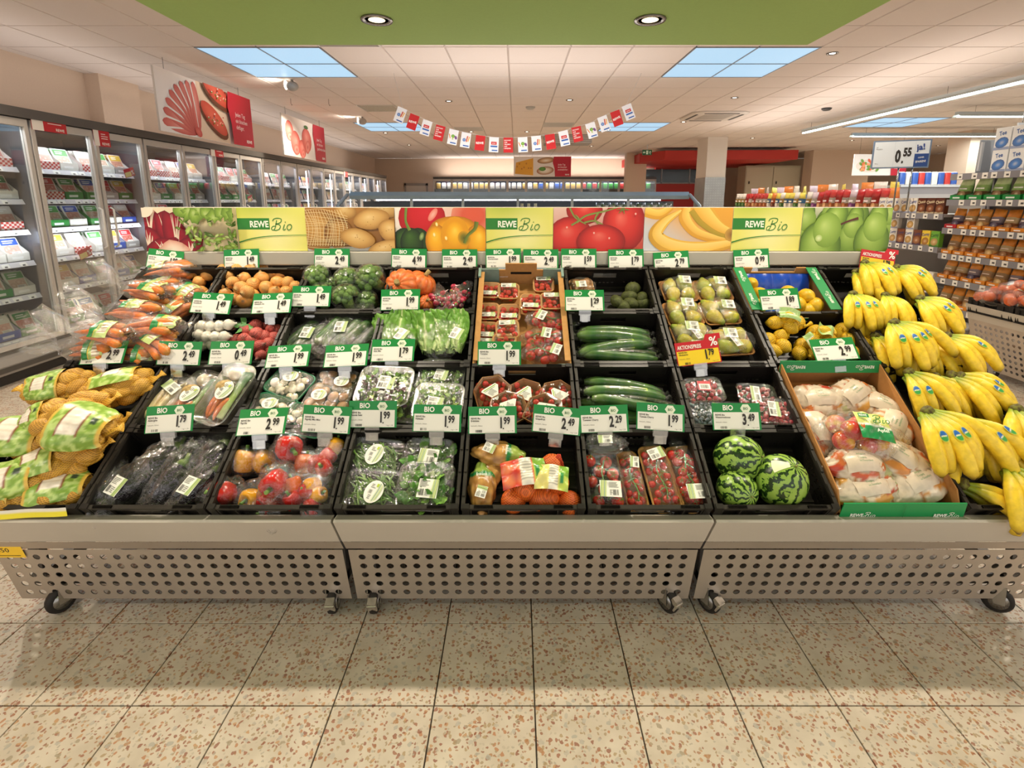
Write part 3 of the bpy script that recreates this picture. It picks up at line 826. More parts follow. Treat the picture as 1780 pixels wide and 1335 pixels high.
def caster(x, y, brake, turn):
    w = MB()
    w.lathe([(.02, -.014), (.036, -.016), (.046, -.011), (.048, 0), (.046, .011), (.036, .016), (.02, .014)], 20, H('#26221f'), T(0, 0, 0) @ R(pi / 2, 'Y'))
    h = MB().lathe([(.004, -.0175), (.03, -.0172), (.031, 0), (.03, .0172), (.004, .0175)], 16, H('#8e8c88'), R(pi / 2, 'Y'))
    f = MB()
    for s in (-1, 1): f.add([(s * .021, -.016, -.006), (s * .021, .016, -.006), (s * .021, .036, .062), (s * .021, -.012, .062), (s * .024, -.016, -.006), (s * .024, .016, -.006), (s * .024, .036, .062), (s * .024, -.012, .062)],
                            [(0, 1, 2, 3), (7, 6, 5, 4), (0, 4, 5, 1), (1, 5, 6, 2), (2, 6, 7, 3), (3, 7, 4, 0)], H('#a9a6a0'))
    f.box((0, .012, .063), (.052, .05, .004), H('#a9a6a0')); f.tube([(0, .012, .06), (0, .012, .1)], .012, 8, H('#a9a6a0'))
    b = MB().box((0, -.03, .035), (.03, .026, .02), H('#c9c5be'), R(.4, 'X')).box((0, -.042, .02), (.034, .006, .03), H('#dcd8d0'), R(.4, 'X'))
    return w, h, f, b
def add_caster(par, x, y, brake, turn):
    w, h, f, b = caster(x, y, brake, turn)
    k = MB().lathe([(.024, .1), (.03, .104), (.03, .108), (.0, .108)], 10, H('#8a8782')).obj('caster', M_CHROME, par, T(x, y, .0485) @ R(turn, 'Z'))
    w.obj('wheel', M_RUBBER, k); h.obj('hub', M_CHROME, k); f.obj('fork', M_CHROME, k)
    if brake: b.obj('brake_lever', M_CHROME, k)
units = []
NM = ('left', 'middle', 'right')
for k in range(3):
    x0, x1 = UX[k], UX[k + 1]
    t = root('produce_stand', 'grey metal produce stand on castors with a perforated front, ' + ('under the potatoes and peppers' if k == 0 else 'under the greens and citrus nets' if k == 1 else 'under the watermelons and bananas'), 'display stand', None, 'produce stand units')
    units.append(t)
    e = .004
    lip = MB()
    pl = [(1.475, .474), (1.444, .478), (1.438, .472), (1.502, .356), (1.512, .350)]
    xs0, xs1 = x0 + e, x1 - e
    lip.loft([[(xs0, y, z) for y, z in pl], [(xs1, y, z) for y, z in pl]], LIP, False, False, False, closed=False)
    lip.loft([[(xs0, y, z) for y, z in pl], [(xs0, y + .03, z - .004) for y, z in pl]], LIP, False, False, False, closed=False)
    lip.loft([[(xs1, y, z) for y, z in pl], [(xs1, y + .03, z - .004) for y, z in pl]], LIP, False, False, False, closed=False)
    lip.obj('front_lip', M_PAINT, t)
    bd = MB().loft([[(xs0, 1.506, .352), (xs0, 1.531, .308)], [(xs1, 1.506, .352), (xs1, 1.531, .308)]], STEEL, False, False, False, closed=False)
    bd.obj('front_band', M_STEEL, t)
    pn = MB(); f, L = front_pt()
    perforated(pn, f, xs0 + .006, xs1 - .006, .003, L, 25, 5, .0462, .0445, .0125, STEEL, H('#4a443c'))
    pn.obj('perforated_panel', M_STEEL, t)
    pb = MB(); f2, L = front_pt(True)
    pb.quad([f2(xs0, -.1, 0), f2(xs1, -.1, 0), f2(xs1, L, 0), f2(xs0, L, 0)], STEEL).obj('back_panel', M_STEEL, t)
    dk = MB()
    def sq(u, w, n): return tuple(sl(u, w, n))
    dk.add([sq(u, w, n) for u in (xs0, xs1) for w, n in ((.0, -.128), (1.18, -.128), (1.18, -.14), (.0, -.14))], [(0, 1, 5, 4), (1, 2, 6, 5), (2, 3, 7, 6), (3, 0, 4, 7), (0, 3, 2, 1), (4, 5, 6, 7)], H('#1c1a18'))
    dk.obj('deck', M_BLACK, t)
    db = MB()
    db.add([(p[0], 5.0 - p[1], p[2]) for p in [sq(u, w, n) for u in (xs0, xs1) for w, n in ((.0, -.128), (1.18, -.128), (1.18, -.14), (.0, -.14))]], [(0, 1, 5, 4), (1, 2, 6, 5), (2, 3, 7, 6), (3, 0, 4, 7), (0, 3, 2, 1), (4, 5, 6, 7)], H('#1c1a18'))
    db.obj('deck', M_BLACK, t)
    fm = MB(); c = H('#6f6a64')
    for x in (xs0 + .05, xs1 - .05):
        fm.b2((x - .02, 1.62, .1), (x + .02, 3.38, .14), c); fm.b2((x - .02, 2.48, .14), (x + .02, 2.52, 1.14), c)
        fm.b2((x - .02, 1.62, .1), (x + .02, 1.65, .42), c); fm.b2((x - .02, 3.35, .1), (x + .02, 3.38, .42), c)
    for y in (1.63, 3.37): fm.b2((xs0 + .03, y - .015, .1), (xs1 - .03, y + .015, .14), c)
    fm.b2((xs0 + .03, 2.48, 1.1), (xs1 - .03, 2.52, 1.14), c)
    fm.obj('frame', M_PAINT, t)
    for j, x in enumerate((x0 + (.14 if k == 0 else .07), x1 - (.12 if k == 2 else .08))):
        add_caster(t, x, 1.600, j == (1 if k == 0 else 0) or (k == 1 and j == 1), (.35 if j else -.15) + .5 * k - .3)
        add_caster(t, x, 3.34, False, .5)
    if k in (0, 2):
        xe = xs0 - .001 if k == 0 else xs1 + .001
        sd = MB()
        sd.quad([(xe, 1.46, .47), (xe, 1.53, .33), (xe, 3.47, .33), (xe, 3.54, .47), (xe, 2.52, 1.1), (xe, 2.48, 1.1)], STEEL)
        sd.obj('side_panel', M_STEEL, t)
# yellow number sticker on the left unit
t = MB(); P = Print(t, Matrix(((1, 0, 0, 0), (0, -.2266, -.974, 0), (0, .974, -.2266, 0), (0, 0, 0, 1))))
P.rect(-.05, -.028, .06, .028, H('#f0c52c')); P.text('650', -.03, -.002, .02, H('#1c1a16'), sx=1.1, bold=.01); P.rect(-.045, -.02, .045, -.017, H('#5a4d14'))
p = at_y(5, 959, 1.53)
t.obj('number_sticker', M_PRINT, units[0], T(p.x + .01, 1.532 + (.305 - p.z) * (.42 if p.z > .305 else .2327) - .004, p.z), 'yellow sticker numbered 650')

# picture header with price rail
HY = 2.50
zb, zt = at_y(898, 436, HY).z, at_y(898, 361, HY).z
t = root('header_board', 'long printed header board of vegetable pictures standing along the top of the produce stand', 'sign', T(0, HY, 0))
HD = t
rl = MB()
zr0 = at_y(898, 461, HY - .02).z
prf = [(-.022, zb - .002), (-.026, zb - .006), (-.026, zr0 + .004), (-.02, zr0), (.02, zr0), (.02, zb - .002)]
rl.loft([[(-1.81, y, z) for y, z in prf], [(1.83, y, z) for y, z in prf]], H('#b0aa9c'), True, True, False)
rl.obj('price_rail', M_PAINT, t)
ps = MB()
for x in (-1.75, -.6, .62, 1.77): ps.b2((x - .015, .0, 1.05), (x + .015, .03, zb + .02), H('#77726a'))
ps.obj('post', M_PAINT, t)
MB().b2((-1.815, .004, zb - .004), (1.828, .016, zt + .003), H('#d8d2c6')).obj('backing_board', M_PAINT, t)
GD, GL = H('#1f7a2c'), H('#2f8f3a')
PX = [258, 418, 536, 689, 845, 961, 1117, 1269, 1388, 1541]
hx = [(p - 898) / 880 * 2.499 for p in PX]
hh = zt - zb
rnd = random.Random(5)
def panel(k, name, lab):
    mb = MB(); w = hx[k + 1] - hx[k]
    mb.b2((0.001, -.0005, 0), (w - .001, .004, hh), H('#e8e2d4'))
    return mb, w, Print(mb, T(0, -.0006, 0) @ FRONT, (0.001, 0, w - .001, hh))
def bggrid(P, w, fn, nx=10, ny=6):
    P.layer()
    for i in range(nx):
        for j in range(ny):
            q = [(w * (i + a) / nx, hh * (j + b) / ny) for a, b in ((0, 0), (1, 0), (1, 1), (0, 1))]
            c = [fn((i + a) / nx, (j + b) / ny) for a, b in ((0, 0), (1, 0), (1, 1), (0, 1))]
            P.tri(q[:3], c[:3]); P.tri([q[0], q[2], q[3]], [c[0], c[2], c[3]])
def logo(k):
    mb, w, P = panel(k, '', '')
    Y1, Y2, Y3, Y4 = H('#e3dd6e'), H('#f2eda8'), H('#b9c02a'), H('#8fae1e')
    def f(x, y):
        c = mixc(Y1, Y2, max(0, 1 - abs(x - .55) * 2.2) * (1 - abs(y - .35)))
        return mixc(c, mixc(Y4, Y3, x), max(0, (y - .55) * 1.7) * max(.15, 1 - abs(x - .3) * 1.1))
    bggrid(P, w, f, 12, 8)
    g = H('#2a7d2c')
    P.rect(0, hh * .50, w * .47, hh * .76, g)
    P.text('REWE', w * .455, hh * .555, hh * .148, H('#f2f4e4'), 'r', .82, .03)
    P.bio(w * .50, hh * .48, hh * .27, g, 1.25)
    P.curve([(0, hh * .20), (w * .2, hh * .29), (w * .45, hh * .345), (w * .75, hh * .365), (w, hh * .37)], [.006, .005, .004, .003, .0025], g)
    return mb
def wob(k, a, s0):
    return lambda t: 1 + a * sin(k * t + s0) + a * .6 * sin((k + 2) * t + 2 * s0)
def pic_lettuce(k):
    mb, w, P = panel(k, '', ''); h = hh
    bggrid(P, w, lambda x, y: mixc(H('#e6d8bc'), H('#c9b88c'), x))
    rd, dk, cr = H('#a3182c'), H('#6d1020'), H('#efd9c4')
    for (x, y, rx, ry, s) in ((.06, .70, .12, .34, 1), (.03, .25, .14, .3, 2), (.22, .55, .10, .38, 3), (.33, .40, .13, .55, 4), (.18, .10, .2, .2, 5), (.47, .12, .16, .2, 6)):
        P.disc(x * w, y * h, rx * w, ry * h, [rd, H('#9c1a2c'), dk], .25, .1, .2, 18, wob(5, .08, s))
        for q in range(5):
            a = rnd.uniform(-.5, .9); r = rnd.uniform(.3, .85)
            P.curve([(x * w, (y - ry * .8) * h), ((x + rx * .4 * sin(a)) * w, (y + ry * .1) * h), ((x + rx * r * sin(a) * 1.2) * w, (y + ry * r) * h)], [.010, .005, .001], cr)
    P.disc(.30 * w, .03 * h, .16 * w, .22 * h, [H('#f4e7d4'), H('#efd2bd'), H('#d99a86')], 0, 0, 0, 14, wob(4, .1, 1))
    P.disc(.03 * w, .98 * h, .10 * w, .2 * h, [cr, H('#e8dcc8')])
    for q in range(90):
        x = rnd.uniform(.38, 1.02); y = rnd.uniform(-.02, 1.02)
        if x < .5 and y < .5: continue
        l = rnd.uniform(.05, .11); a = rnd.uniform(0, 6.28)
        c = rnd.choice([H('#5d7d22'), H('#86a83a'), H('#a9c45c'), H('#4a661c'), H('#c0d480'), H('#76952e')])
        P.disc(x * w, y * h, l * w * .5, l * w * .22, [mixc(c, (1, 1, .7), .2), c, mixc(c, (0, .03, 0), .35)], a, .2, .2, 10, wob(5, .15, q))
    for q in range(9):
        P.disc((.46 + .07 * q) * w, (.93 - .05 * (q % 3)) * h, .09 * w, .15 * h, [H('#b4c878'), H('#86a63f'), H('#5f8028')], .7 * q, .3, .3, 16, wob(7, .2, q))
    return mb
def potato(P, x, y, rx, ry, rot, k=1.0):
    c = [mixc((0, 0, 0), q, k) for q in (H('#ecc98a'), H('#e0b670'), H('#cf9f58'), H('#a87838'))]
    P.disc(x, y, rx, ry, c, rot, -.15, .25, 22, wob(2, .04, x * 40))
    for q in range(5):
        a = rnd.uniform(0, 6.28); r = rnd.uniform(.1, .7)
        P.disc(x + rx * r * cos(a), y + ry * r * sin(a), .003, .002, [H('#a9793c'), H('#bb8c4a')], n=6)
def pic_potato(k):
    mb, w, P = panel(k, '', ''); h = hh
    bggrid(P, w, lambda x, y: mixc(H('#7d4f22'), H('#a87432'), y))
    P.rect(0, 0, w * .75, h * .1, H('#c9c3b8'), H('#dcd8d2'))
    potato(P, .45 * w, .92 * h, .12 * w, .2 * h, 0, .85); potato(P, .88 * w, .95 * h, .2 * w, .18 * h, 0, .8); potato(P, .74 * w, .74 * h, .2 * w, .24 * h, .1, .97)
    P.disc(.12 * w, .5 * h, .24 * w, .5 * h, [H('#d1a158'), H('#c08d45'), H('#8c5d28')], .2, 0, .2, 20)
    P.disc(.36 * w, .42 * h, .16 * w, .36 * h, [H('#c9964c'), H('#b57f38'), H('#7d5022')], -.3, 0, .2, 20)
    for q in range(15):
        x = -.02 + .03 * q
        P.curve([(x * w, .95 * h), ((x + .05 + .02 * sin(q)) * w, .55 * h), ((x + .02) * w, .12 * h)], .0022, H('#efd9a8'))
        P.curve([(0, (.1 + .06 * q) * h), (.2 * w, (.06 + .062 * q + .04 * sin(q)) * h), (.48 * w, (.10 + .05 * q) * h)], .0022, H('#e4c88e'))
    potato(P, .95 * w, .48 * h, .14 * w, .24 * h, -.4); potato(P, .58 * w, .30 * h, .20 * w, .22 * h, -.15); potato(P, .90 * w, .08 * h, .22 * w, .18 * h, .3)
    return mb
def pic_pepper(k):
    mb, w, P = panel(k, '', ''); h = hh
    bggrid(P, w, lambda x, y: mixc(H('#efe4d8'), H('#e2a48e'), x))
    P.disc(.86 * w, .82 * h, .24 * w, .42 * h, [H('#dd5b3e'), H('#d85a40'), H('#e08a70')])
    P.disc(.30 * w, .76 * h, .26 * w, .50 * h, [H('#d0202a'), H('#c8181e'), H('#a80f16')], 0, .2, .3)
    P.disc(.42 * w, .84 * h, .035 * w, .17 * h, [H('#f3b4a4'), H('#e57a6a')], -.6)
    g1, g2 = H('#2c4a14'), H('#142608')
    for x, r in ((.10, .14), (.25, .14), (.18, .13)):
        P.disc(x * w, .18 * h, r * w, .36 * h, [H('#3f6420'), g1, g2], 0, -.2, .5)
    P.curve([(.16 * w, .48 * h), (.12 * w, .7 * h), (.13 * w, 1.0 * h)], [.016, .011, .013], H('#5f7a2c'), H('#7d9440'))
    P.disc(.29 * w, .34 * h, .025 * w, .1 * h, [H('#a9bf80'), H('#4d6c2a')], -.3)
    ye = [H('#ffd34a'), H('#f6b51c'), H('#e79c0c'), H('#b8700a')]
    P.disc(.66 * w, .30 * h, .31 * w, .52 * h, ye, 0, 0, .4, 26, wob(3, .03, 1))
    P.disc(.46 * w, .22 * h, .13 * w, .40 * h, ye, .05, -.2, .4); P.disc(.90 * w, .2 * h, .14 * w, .42 * h, ye, -.05, .2, .4); P.disc(.66 * w, .34 * h, .16 * w, .46 * h, ye[:3] + [H('#e09a10')], 0, 0, .3)
    P.disc(.76 * w, .30 * h, .07 * w, .17 * h, [H('#5a5a14'), H('#8a7a18'), H('#d89a14')], .3)
    P.curve([(.76 * w, .18 * h), (.80 * w, .36 * h), (.88 * w, .52 * h), (.90 * w, .68 * h)], [.014, .014, .016, .022], H('#55661e'), H('#7f8c36'))
    for x, y in ((.46, .62), (.43, .38), (.56, .30)): P.disc(x * w, y * h, .014 * w, .05 * h, [H('#fff3cc'), H('#ffd95e')], .2)
    return mb
def pic_tomato(k):
    mb, w, P = panel(k, '', ''); h = hh
    bggrid(P, w, lambda x, y: mixc(H('#ecd9cc'), H('#c04a3a'), min(1, max(0, .9 - y * .6 + x * .2))))
    c = [H('#e8695a'), H('#d8392f'), H('#c32a22'), H('#8f1814')]
    P.disc(.34 * w, .95 * h, .20 * w, .34 * h, c, 0, 0, .2); P.disc(.78 * w, .60 * h, .24 * w, .62 * h, c, 0, -.2, .3); P.disc(.19 * w, .32 * h, .25 * w, .48 * h, c, 0, -.2, .35)
    g = H('#6f7a34')
    for (pts) in ([(.18, 1.0), (.24, .78), (.36, .62)], [(.26, .66), (.36, .82), (.56, .92), (.72, 1.02)], [(.50, .90), (.46, .74), (.50, .60)], [(.34, .66), (.45, .70), (.56, .60)], [(.2, .6), (.28, .72), (.24, .84)]):
        P.curve([(x * w, y * h) for x, y in pts], [.009, .008, .004], g, H('#8d9a4c'))
    for a in range(6): P.curve([(.76 * w, .97 * h), ((.76 + .07 * cos(a)) * w, (.95 + .1 * sin(a)) * h)], [.008, .002], g)
    P.disc(.53 * w, .22 * h, .27 * w, .40 * h, c, 0, -.1, .4, 26)
    for x, y in ((.45, .42), (.62, .30), (.15, .55), (.90, .86)): P.disc(x * w, y * h, .012 * w, .03 * h, [H('#f8cfc4'), H('#e0645a')])
    return mb
def pic_banana(k):
    mb, w, P = panel(k, '', ''); h = hh
    bggrid(P, w, lambda x, y: mixc(H('#c9ccd2'), H('#dfa038'), min(1, max(0, (x * .9 + y * .7 - .35) * 1.6))))
    def ban(pts, ws, c0, c1, c2):
        P.curve(pts, [q for q in ws], c1, c2, 8); P.curve([(x + .004, y + .006) for x, y in pts], [q * .62 for q in ws], c0, c1, 8)
    def q(L): return [(x * w, y * h) for x, y in L]
    a, b, c = H('#f6cf6a'), H('#e8b440'), H('#d89a2c')
    ban(q([(.0, .92), (.16, .85), (.3, 1.02)]), [.05, .05, .03], a, b, c)
    ban(q([(.47, 1.0), (.46, .75), (.58, .45), (.78, .30), (.98, .26)]), [.05, .06, .05, .04, .02], a, H('#e6ae48'), c)
    ban(q([(.60, 1.05), (.70, .78), (.85, .52), (1.02, .38)]), [.11, .10, .07, .04], a, H('#dfa83c'), H('#a8902a'))
    ban(q([(.40, .92), (.22, .66), (.14, .36), (.30, .12), (.62, .04), (1.02, .18)]), [.012, .05, .074, .08, .075, .04], H('#f9d67c'), H('#ecb94a'), H('#c8942c'))
    P.disc(1.0 * w, .38 * h, .08 * w, .16 * h, [H('#7d5a2c'), H('#a87c38'), H('#c89a44')])
    return mb
def pic_pear(k):
    mb, w, P = panel(k, '', ''); h = hh
    bggrid(P, w, lambda x, y: mixc(H('#5f7a28'), H('#d8d4bc'), max(0, y - .55) * 2.0 * (1 - abs(x - .35))))
    def pear(x, y, r, lean, k=1.0):
        c = [mixc((0, .02, 0), q, k) for q in (H('#b9cf74'), H('#98b650'), H('#7a9a38'), H('#4c6a20'))]
        P.disc((x + lean) * w, (y + r * 2.6) * h, r * w * .55, r * h * 1.9, c, -lean * 3, -.2, .3, 18)
        P.disc(x * w, y * h, r * w, r * h * 2.6, c, 0, -.25, .35, 24)
        P.disc((x + lean * .5) * w, (y + r * 1.7) * h, r * w * .66, r * h * 1.7, c[:3], 0, -.25, .3, 18)
    st = H('#5a2f22')
    pear(.05, .45, .16, .0, .9); pear(.30, .62, .15, .02, .88); pear(.58, .80, .16, 0, .85); pear(.97, .6, .14, 0, .9); pear(.56, .30, .17, .03, .95)
    P.curve([(.32 * w, 1.0 * h), (.36 * w, .88 * h)], .008, st); P.curve([(.86 * w, 1.02 * h), (.855 * w, .84 * h)], [.008, .011], st)
    pear(.80, .22, .20, .04); pear(.22, .08, .24, .13)
    P.curve([(.43 * w, .62 * h), (.52 * w, .70 * h), (.62 * w, .76 * h)], [.009, .009, .014], st)
    P.disc(.20 * w, .3 * h, .04 * w, .08 * h, [H('#e3ecb4'), H('#aec66a')], .5)
    return mb
for k, (fnc, lab) in enumerate(((pic_lettuce, 'printed photo of radicchio and lettuce'), (logo, 'yellow-green panel with organic lettering'), (pic_potato, 'printed photo of potatoes in a net'), (pic_pepper, 'printed photo of bell peppers'), (logo, None), (pic_tomato, 'printed photo of tomatoes'), (pic_banana, 'printed photo of bananas'), (logo, None), (pic_pear, 'printed photo of green pears'))):
    fnc(k).obj('logo_panel' if fnc is logo else 'picture_panel', M_PRINT, HD, T(hx[k], -.004, zb), lab)

# ------------------------------------------------------------------ black crates
def holed(mb, fn, us, vs, holes, col):
    for i in range(len(us) - 1):
        for j in range(len(vs) - 1):
            u, v = (us[i] + us[i + 1]) / 2, (vs[j] + vs[j + 1]) / 2
            if any(h[0] < u < h[1] and h[2] < v < h[3] for h in holes): continue
            for s in (0, .004):
                mb.quad([fn(us[i], vs[j], s), fn(us[i + 1], vs[j], s), fn(us[i + 1], vs[j + 1], s), fn(us[i], vs[j + 1], s)], col)
    for h in holes:
        q = [(h[0], h[2]), (h[1], h[2]), (h[1], h[3]), (h[0], h[3])]
        for a in range(4):
            b = (a + 1) % 4
            mb.quad([fn(*q[a], 0), fn(*q[b], 0), fn(*q[b], .004), fn(*q[a], .004)], col)
BLK, BLK2 = H('#1d1a17'), H('#2e2a25')
_CR = {}
def crate_mesh(w, L):
    if (w, L) in _CR: return _CR[(w, L)]
    D = .118
    b = MB()
    b.b2((-w / 2, 0, -D), (w / 2, L, -D + .006), BLK)
    for y in [L * (q + .5) / 6 for q in range(6)]: b.b2((-w / 2 + .01, y - .004, -D + .006), (w / 2 - .01, y + .004, -D + .009), BLK2)
    hs = [(-.055, .055, -.052, -.026)] + [(s * .1 + q * .017 - .006, s * .1 + q * .017 + .004, -.085, -.078) for s in (-1, 1) for q in range(4)] + [(q * .02 - .006, q * .02 + .006, -.088, -.082) for q in range(-2, 3)]
    us = sorted({-w / 2 + .003, w / 2 - .003} | {h[0] for h in hs} | {h[1] for h in hs}); vs = sorted({-D, -.006} | {h[2] for h in hs} | {h[3] for h in hs})
    holed(b, lambda u, v, s: (u, .008 + s, v), us, vs, hs, BLK); holed(b, lambda u, v, s: (u, L - .008 - s, v), us, vs, hs, BLK)
    n = 7 if L < .4 else 14
    hs = [(L * .2 + q * L * .6 / n, L * .2 + q * L * .6 / n + .012, v, v + .007) for q in range(n) for v in (-.06, -.045, -.085)]
    us = sorted({.003, L - .003} | {h[0] for h in hs} | {h[1] for h in hs}); vs = sorted({-D, -.006} | {h[2] for h in hs} | {h[3] for h in hs})
    for sg in (-1, 1): holed(b, lambda u, v, s: (sg * (w / 2 - .006 - s), u, v), us, vs, hs, BLK)
    # ribs outside the walls
    for x in (-w / 2 + .012, -w / 2 + .03, -w * .28, w * .28, w / 2 - .03, w / 2 - .012):
        for y in (.003, L - .003): b.b2((x - .002, y - .004, -D), (x + .002, y + .004, -.008), BLK2)
    r = MB()
    g = .012
    for (a, c) in (((-w / 2, -.001, -.012), (w / 2, g, 0)), ((-w / 2, L - g, -.012), (w / 2, L + .001, 0)), ((-w / 2, g, -.012), (-w / 2 + g, L - g, 0)), ((w / 2 - g, g, -.012), (w / 2, L - g, 0))):
        r.b2(a, c, BLK2)
    for s in (-1, 1):
        for y in (.06, L - .06, L / 2): r.b2((s * (w / 2 - .006) - .0045, y - .02, 0), (s * (w / 2 - .006) + .0045, y + .02, .004), BLK2)
        for y in (.004, L - .006):
            for s2 in (-1, 1): r.b2((s2 * w * .32 - .03, y - .004, 0), (s2 * w * .32 + .03, y + .005, .004), BLK2)
        for y in (.006, L - .006): r.b2((s * (w / 2 - .014) - .012, y - .008, -.05), (s * (w / 2 - .014) + .012, y + .008, .005), BLK)
    gr = MB().tube([(-.06, 0, -.004), (-.045, 0, -.022), (0, 0, -.027), (.045, 0, -.022), (.06, 0, -.004)], .005, 6, H('#4a443c'))
    _CR[(w, L)] = (b.mesh('crate_body', M_BLACK), r.mesh('crate_rim', M_BLACK), gr.mesh('crate_grip', M_BLACK))
    return _CR[(w, L)]
def crate(c, row, rows, label, u=None, M=None, group='black crates on the produce stand'):
    L = .29 * rows - .006
    w = CW - .007
    if M is None:
        u = col_x(c) + CW / 2 if u is None else u
        M = fr(sl(u, .29 * (row - 1) + .003, 0))
    t = root('crate', label, 'crate', M, group)
    a, b, g = crate_mesh(w, L)
    inst('crate_body', a, t); inst('crate_rim', b, t)
    inst('crate_grip', g, t, T(0, .006, 0)); inst('crate_grip', g, t, T(0, L - .006, 0))
    return t
CR = [(-3, 1, 2, 'under the netted potatoes'), (-3, 3, 2, 'under the bagged carrots'), (-2, 1, 1, 'holding bagged aubergines'), (-2, 2, 1, 'holding trays of parsnips and soup vegetables'),
      (-1, 1, 1, 'holding bagged bell peppers'), (-1, 2, 1, 'holding mushroom trays'), (0, 1, 1, 'holding trays of green beans and lamb\'s lettuce'), (0, 2, 1, 'holding salad trays'),
      (1, 1, 1, 'holding citrus nets and nut bags'), (1, 2, 1, 'holding kraft trays of tomatoes'), (2, 1, 1, 'holding film packs of vine tomatoes'), (2, 2, 1, 'holding the lower pile of cucumbers'),
      (3, 1, 1, 'holding three watermelons'), (3, 2, 1, 'holding raspberries and blueberries'), (5, 1, 2, 'under the lower bananas'),
      (-2, 3, 1, 'holding garlic nets and red onions'), (-2, 4, 1, 'holding yellow onions'), (-1, 3, 1, 'holding film packs of courgettes'), (-1, 4, 1, 'holding wrapped broccoli'),
      (0, 3, 1, 'holding bagged romaine lettuce'), (0, 4, 1, 'holding orange pumpkins and radishes'), (2, 3, 1, 'holding the upper pile of cucumbers'), (2, 4, 1, 'holding avocados'),
      (3, 3, 2, 'holding packs of pears'), (4, 3, 1, 'holding netted lemons'), (5, 3, 2, 'under the upper bananas')]
for c, r_, n, lb in CR:
    crate(c, r_, n, 'black plastic crate with slotted walls, ' + lb)
for k in range(-3, 6):
    u = col_x(k) + CW / 2
    crate(k, 1, 1, 'black crate on the rear side under the price rail, %s from the left' % ORD[k + 3], M=T(u, 5.0 - 2.44, 1.155) @ R(pi, 'Z') @ R(TH, 'X') @ T(0, -.284, 0), group='rear side crates')

# ------------------------------------------------------------------ price tags
GTAG, WTAG, INK = H('#17863f'), H('#eeebe2'), H('#2a2622')
rnd = random.Random(11)
def tag_mesh(price, name, deal):
    mb = MB(); w, h = .172, .094
    base = H('#c3202c') if deal else GTAG
    mb.b2((-w / 2, -.0012, 0), (w / 2, .0012, h), base)
    if deal: mb.add([(w * .18, -.0012, h), (w / 2 + .012, -.0012, h), (w / 2 + .012, -.0012, h + .022), (w * .24, -.0012, h + .022), (w * .18, .0012, h), (w / 2 + .012, .0012, h), (w / 2 + .012, .0012, h + .022), (w * .24, .0012, h + .022)],
                    [(0, 1, 2, 3), (7, 6, 5, 4), (0, 4, 5, 1), (1, 5, 6, 2), (2, 6, 7, 3), (3, 7, 4, 0)], base)
    P = Print(mb, T(0, -.0013, 0) @ FRONT)
    if deal:
        P.rect(-w / 2 + .003, .003, w / 2 - .004, h * .62, H('#f2cf2a'))
        P.text('AKTIONSPREIS', -w / 2 + .008, h * .70, .016, H('#f4efe6'), 'l', .66, .02)
        P.text('%', w * .30, h * .74, .036, H('#f6f1ea'), 'l', .95, .02)
    else:
        P.rect(-w / 2 + .004, .002, w / 2 - .007, h * .66, WTAG)
        P.text('BIO', -.047, h * .735, .0185, H('#f6f4ea'), 'l', .92, .025)
        hxp = [(.034 + .019 * cos(a), h * .80 + .0165 * sin(a)) for a in [pi / 3 * q for q in range(6)]]
        P.poly(hxp, H('#eef2e0')); P.poly([(.034 + (x - .034) * .86, h * .80 + (y - h * .8) * .86) for x, y in hxp], H('#e4ecd2'))
        P.text('BIO', .034, h * .80 - .0045, .009, H('#27642e'), 'c', .85, .02)
    P.text('REWE Bio', -w / 2 + .010, h * .53, .0062, INK, 'l', .95, .02)
    P.text(name, -w / 2 + .010, h * .44, .0062, INK, 'l', .95, .02)
    P.text('Herkunft s. Etikett', -w / 2 + .010, h * .27, .0042, H('#55504a'), 'l', .95)
    P.bars(-w / 2 + .026, h * .05, -w / 2 + .050, h * .14, 12, INK, rnd)
    a, b = price.split('.')
    x = w / 2 - .058
    P.text(a, x + .0055, h * .21, .037, INK, 'r', .62, .04)
    P.rect(x + .0085, h * .16, x + .0125, h * .205, INK)
    P.text(b, x + .0115, h * .345, .025, INK, 'l', .68, .035)
    P.text('1 kg = ' + price, w / 2 - .012, h * .07, .0042, H('#55504a'), 'r', .95)
    return mb.mesh('tag_card', M_PRINT)
clip = MB()
clip.b2((-.026, -.006, -.02), (.026, .004, .006), (.9, .9, .86)); clip.b2((-.022, -.010, -.045), (.022, -.006, -.016), (.9, .9, .86)); clip.b2((-.014, .0, -.05), (.014, .006, -.02), (.9, .9, .86))
clip = clip.mesh('tag_clip', M_MILKY)
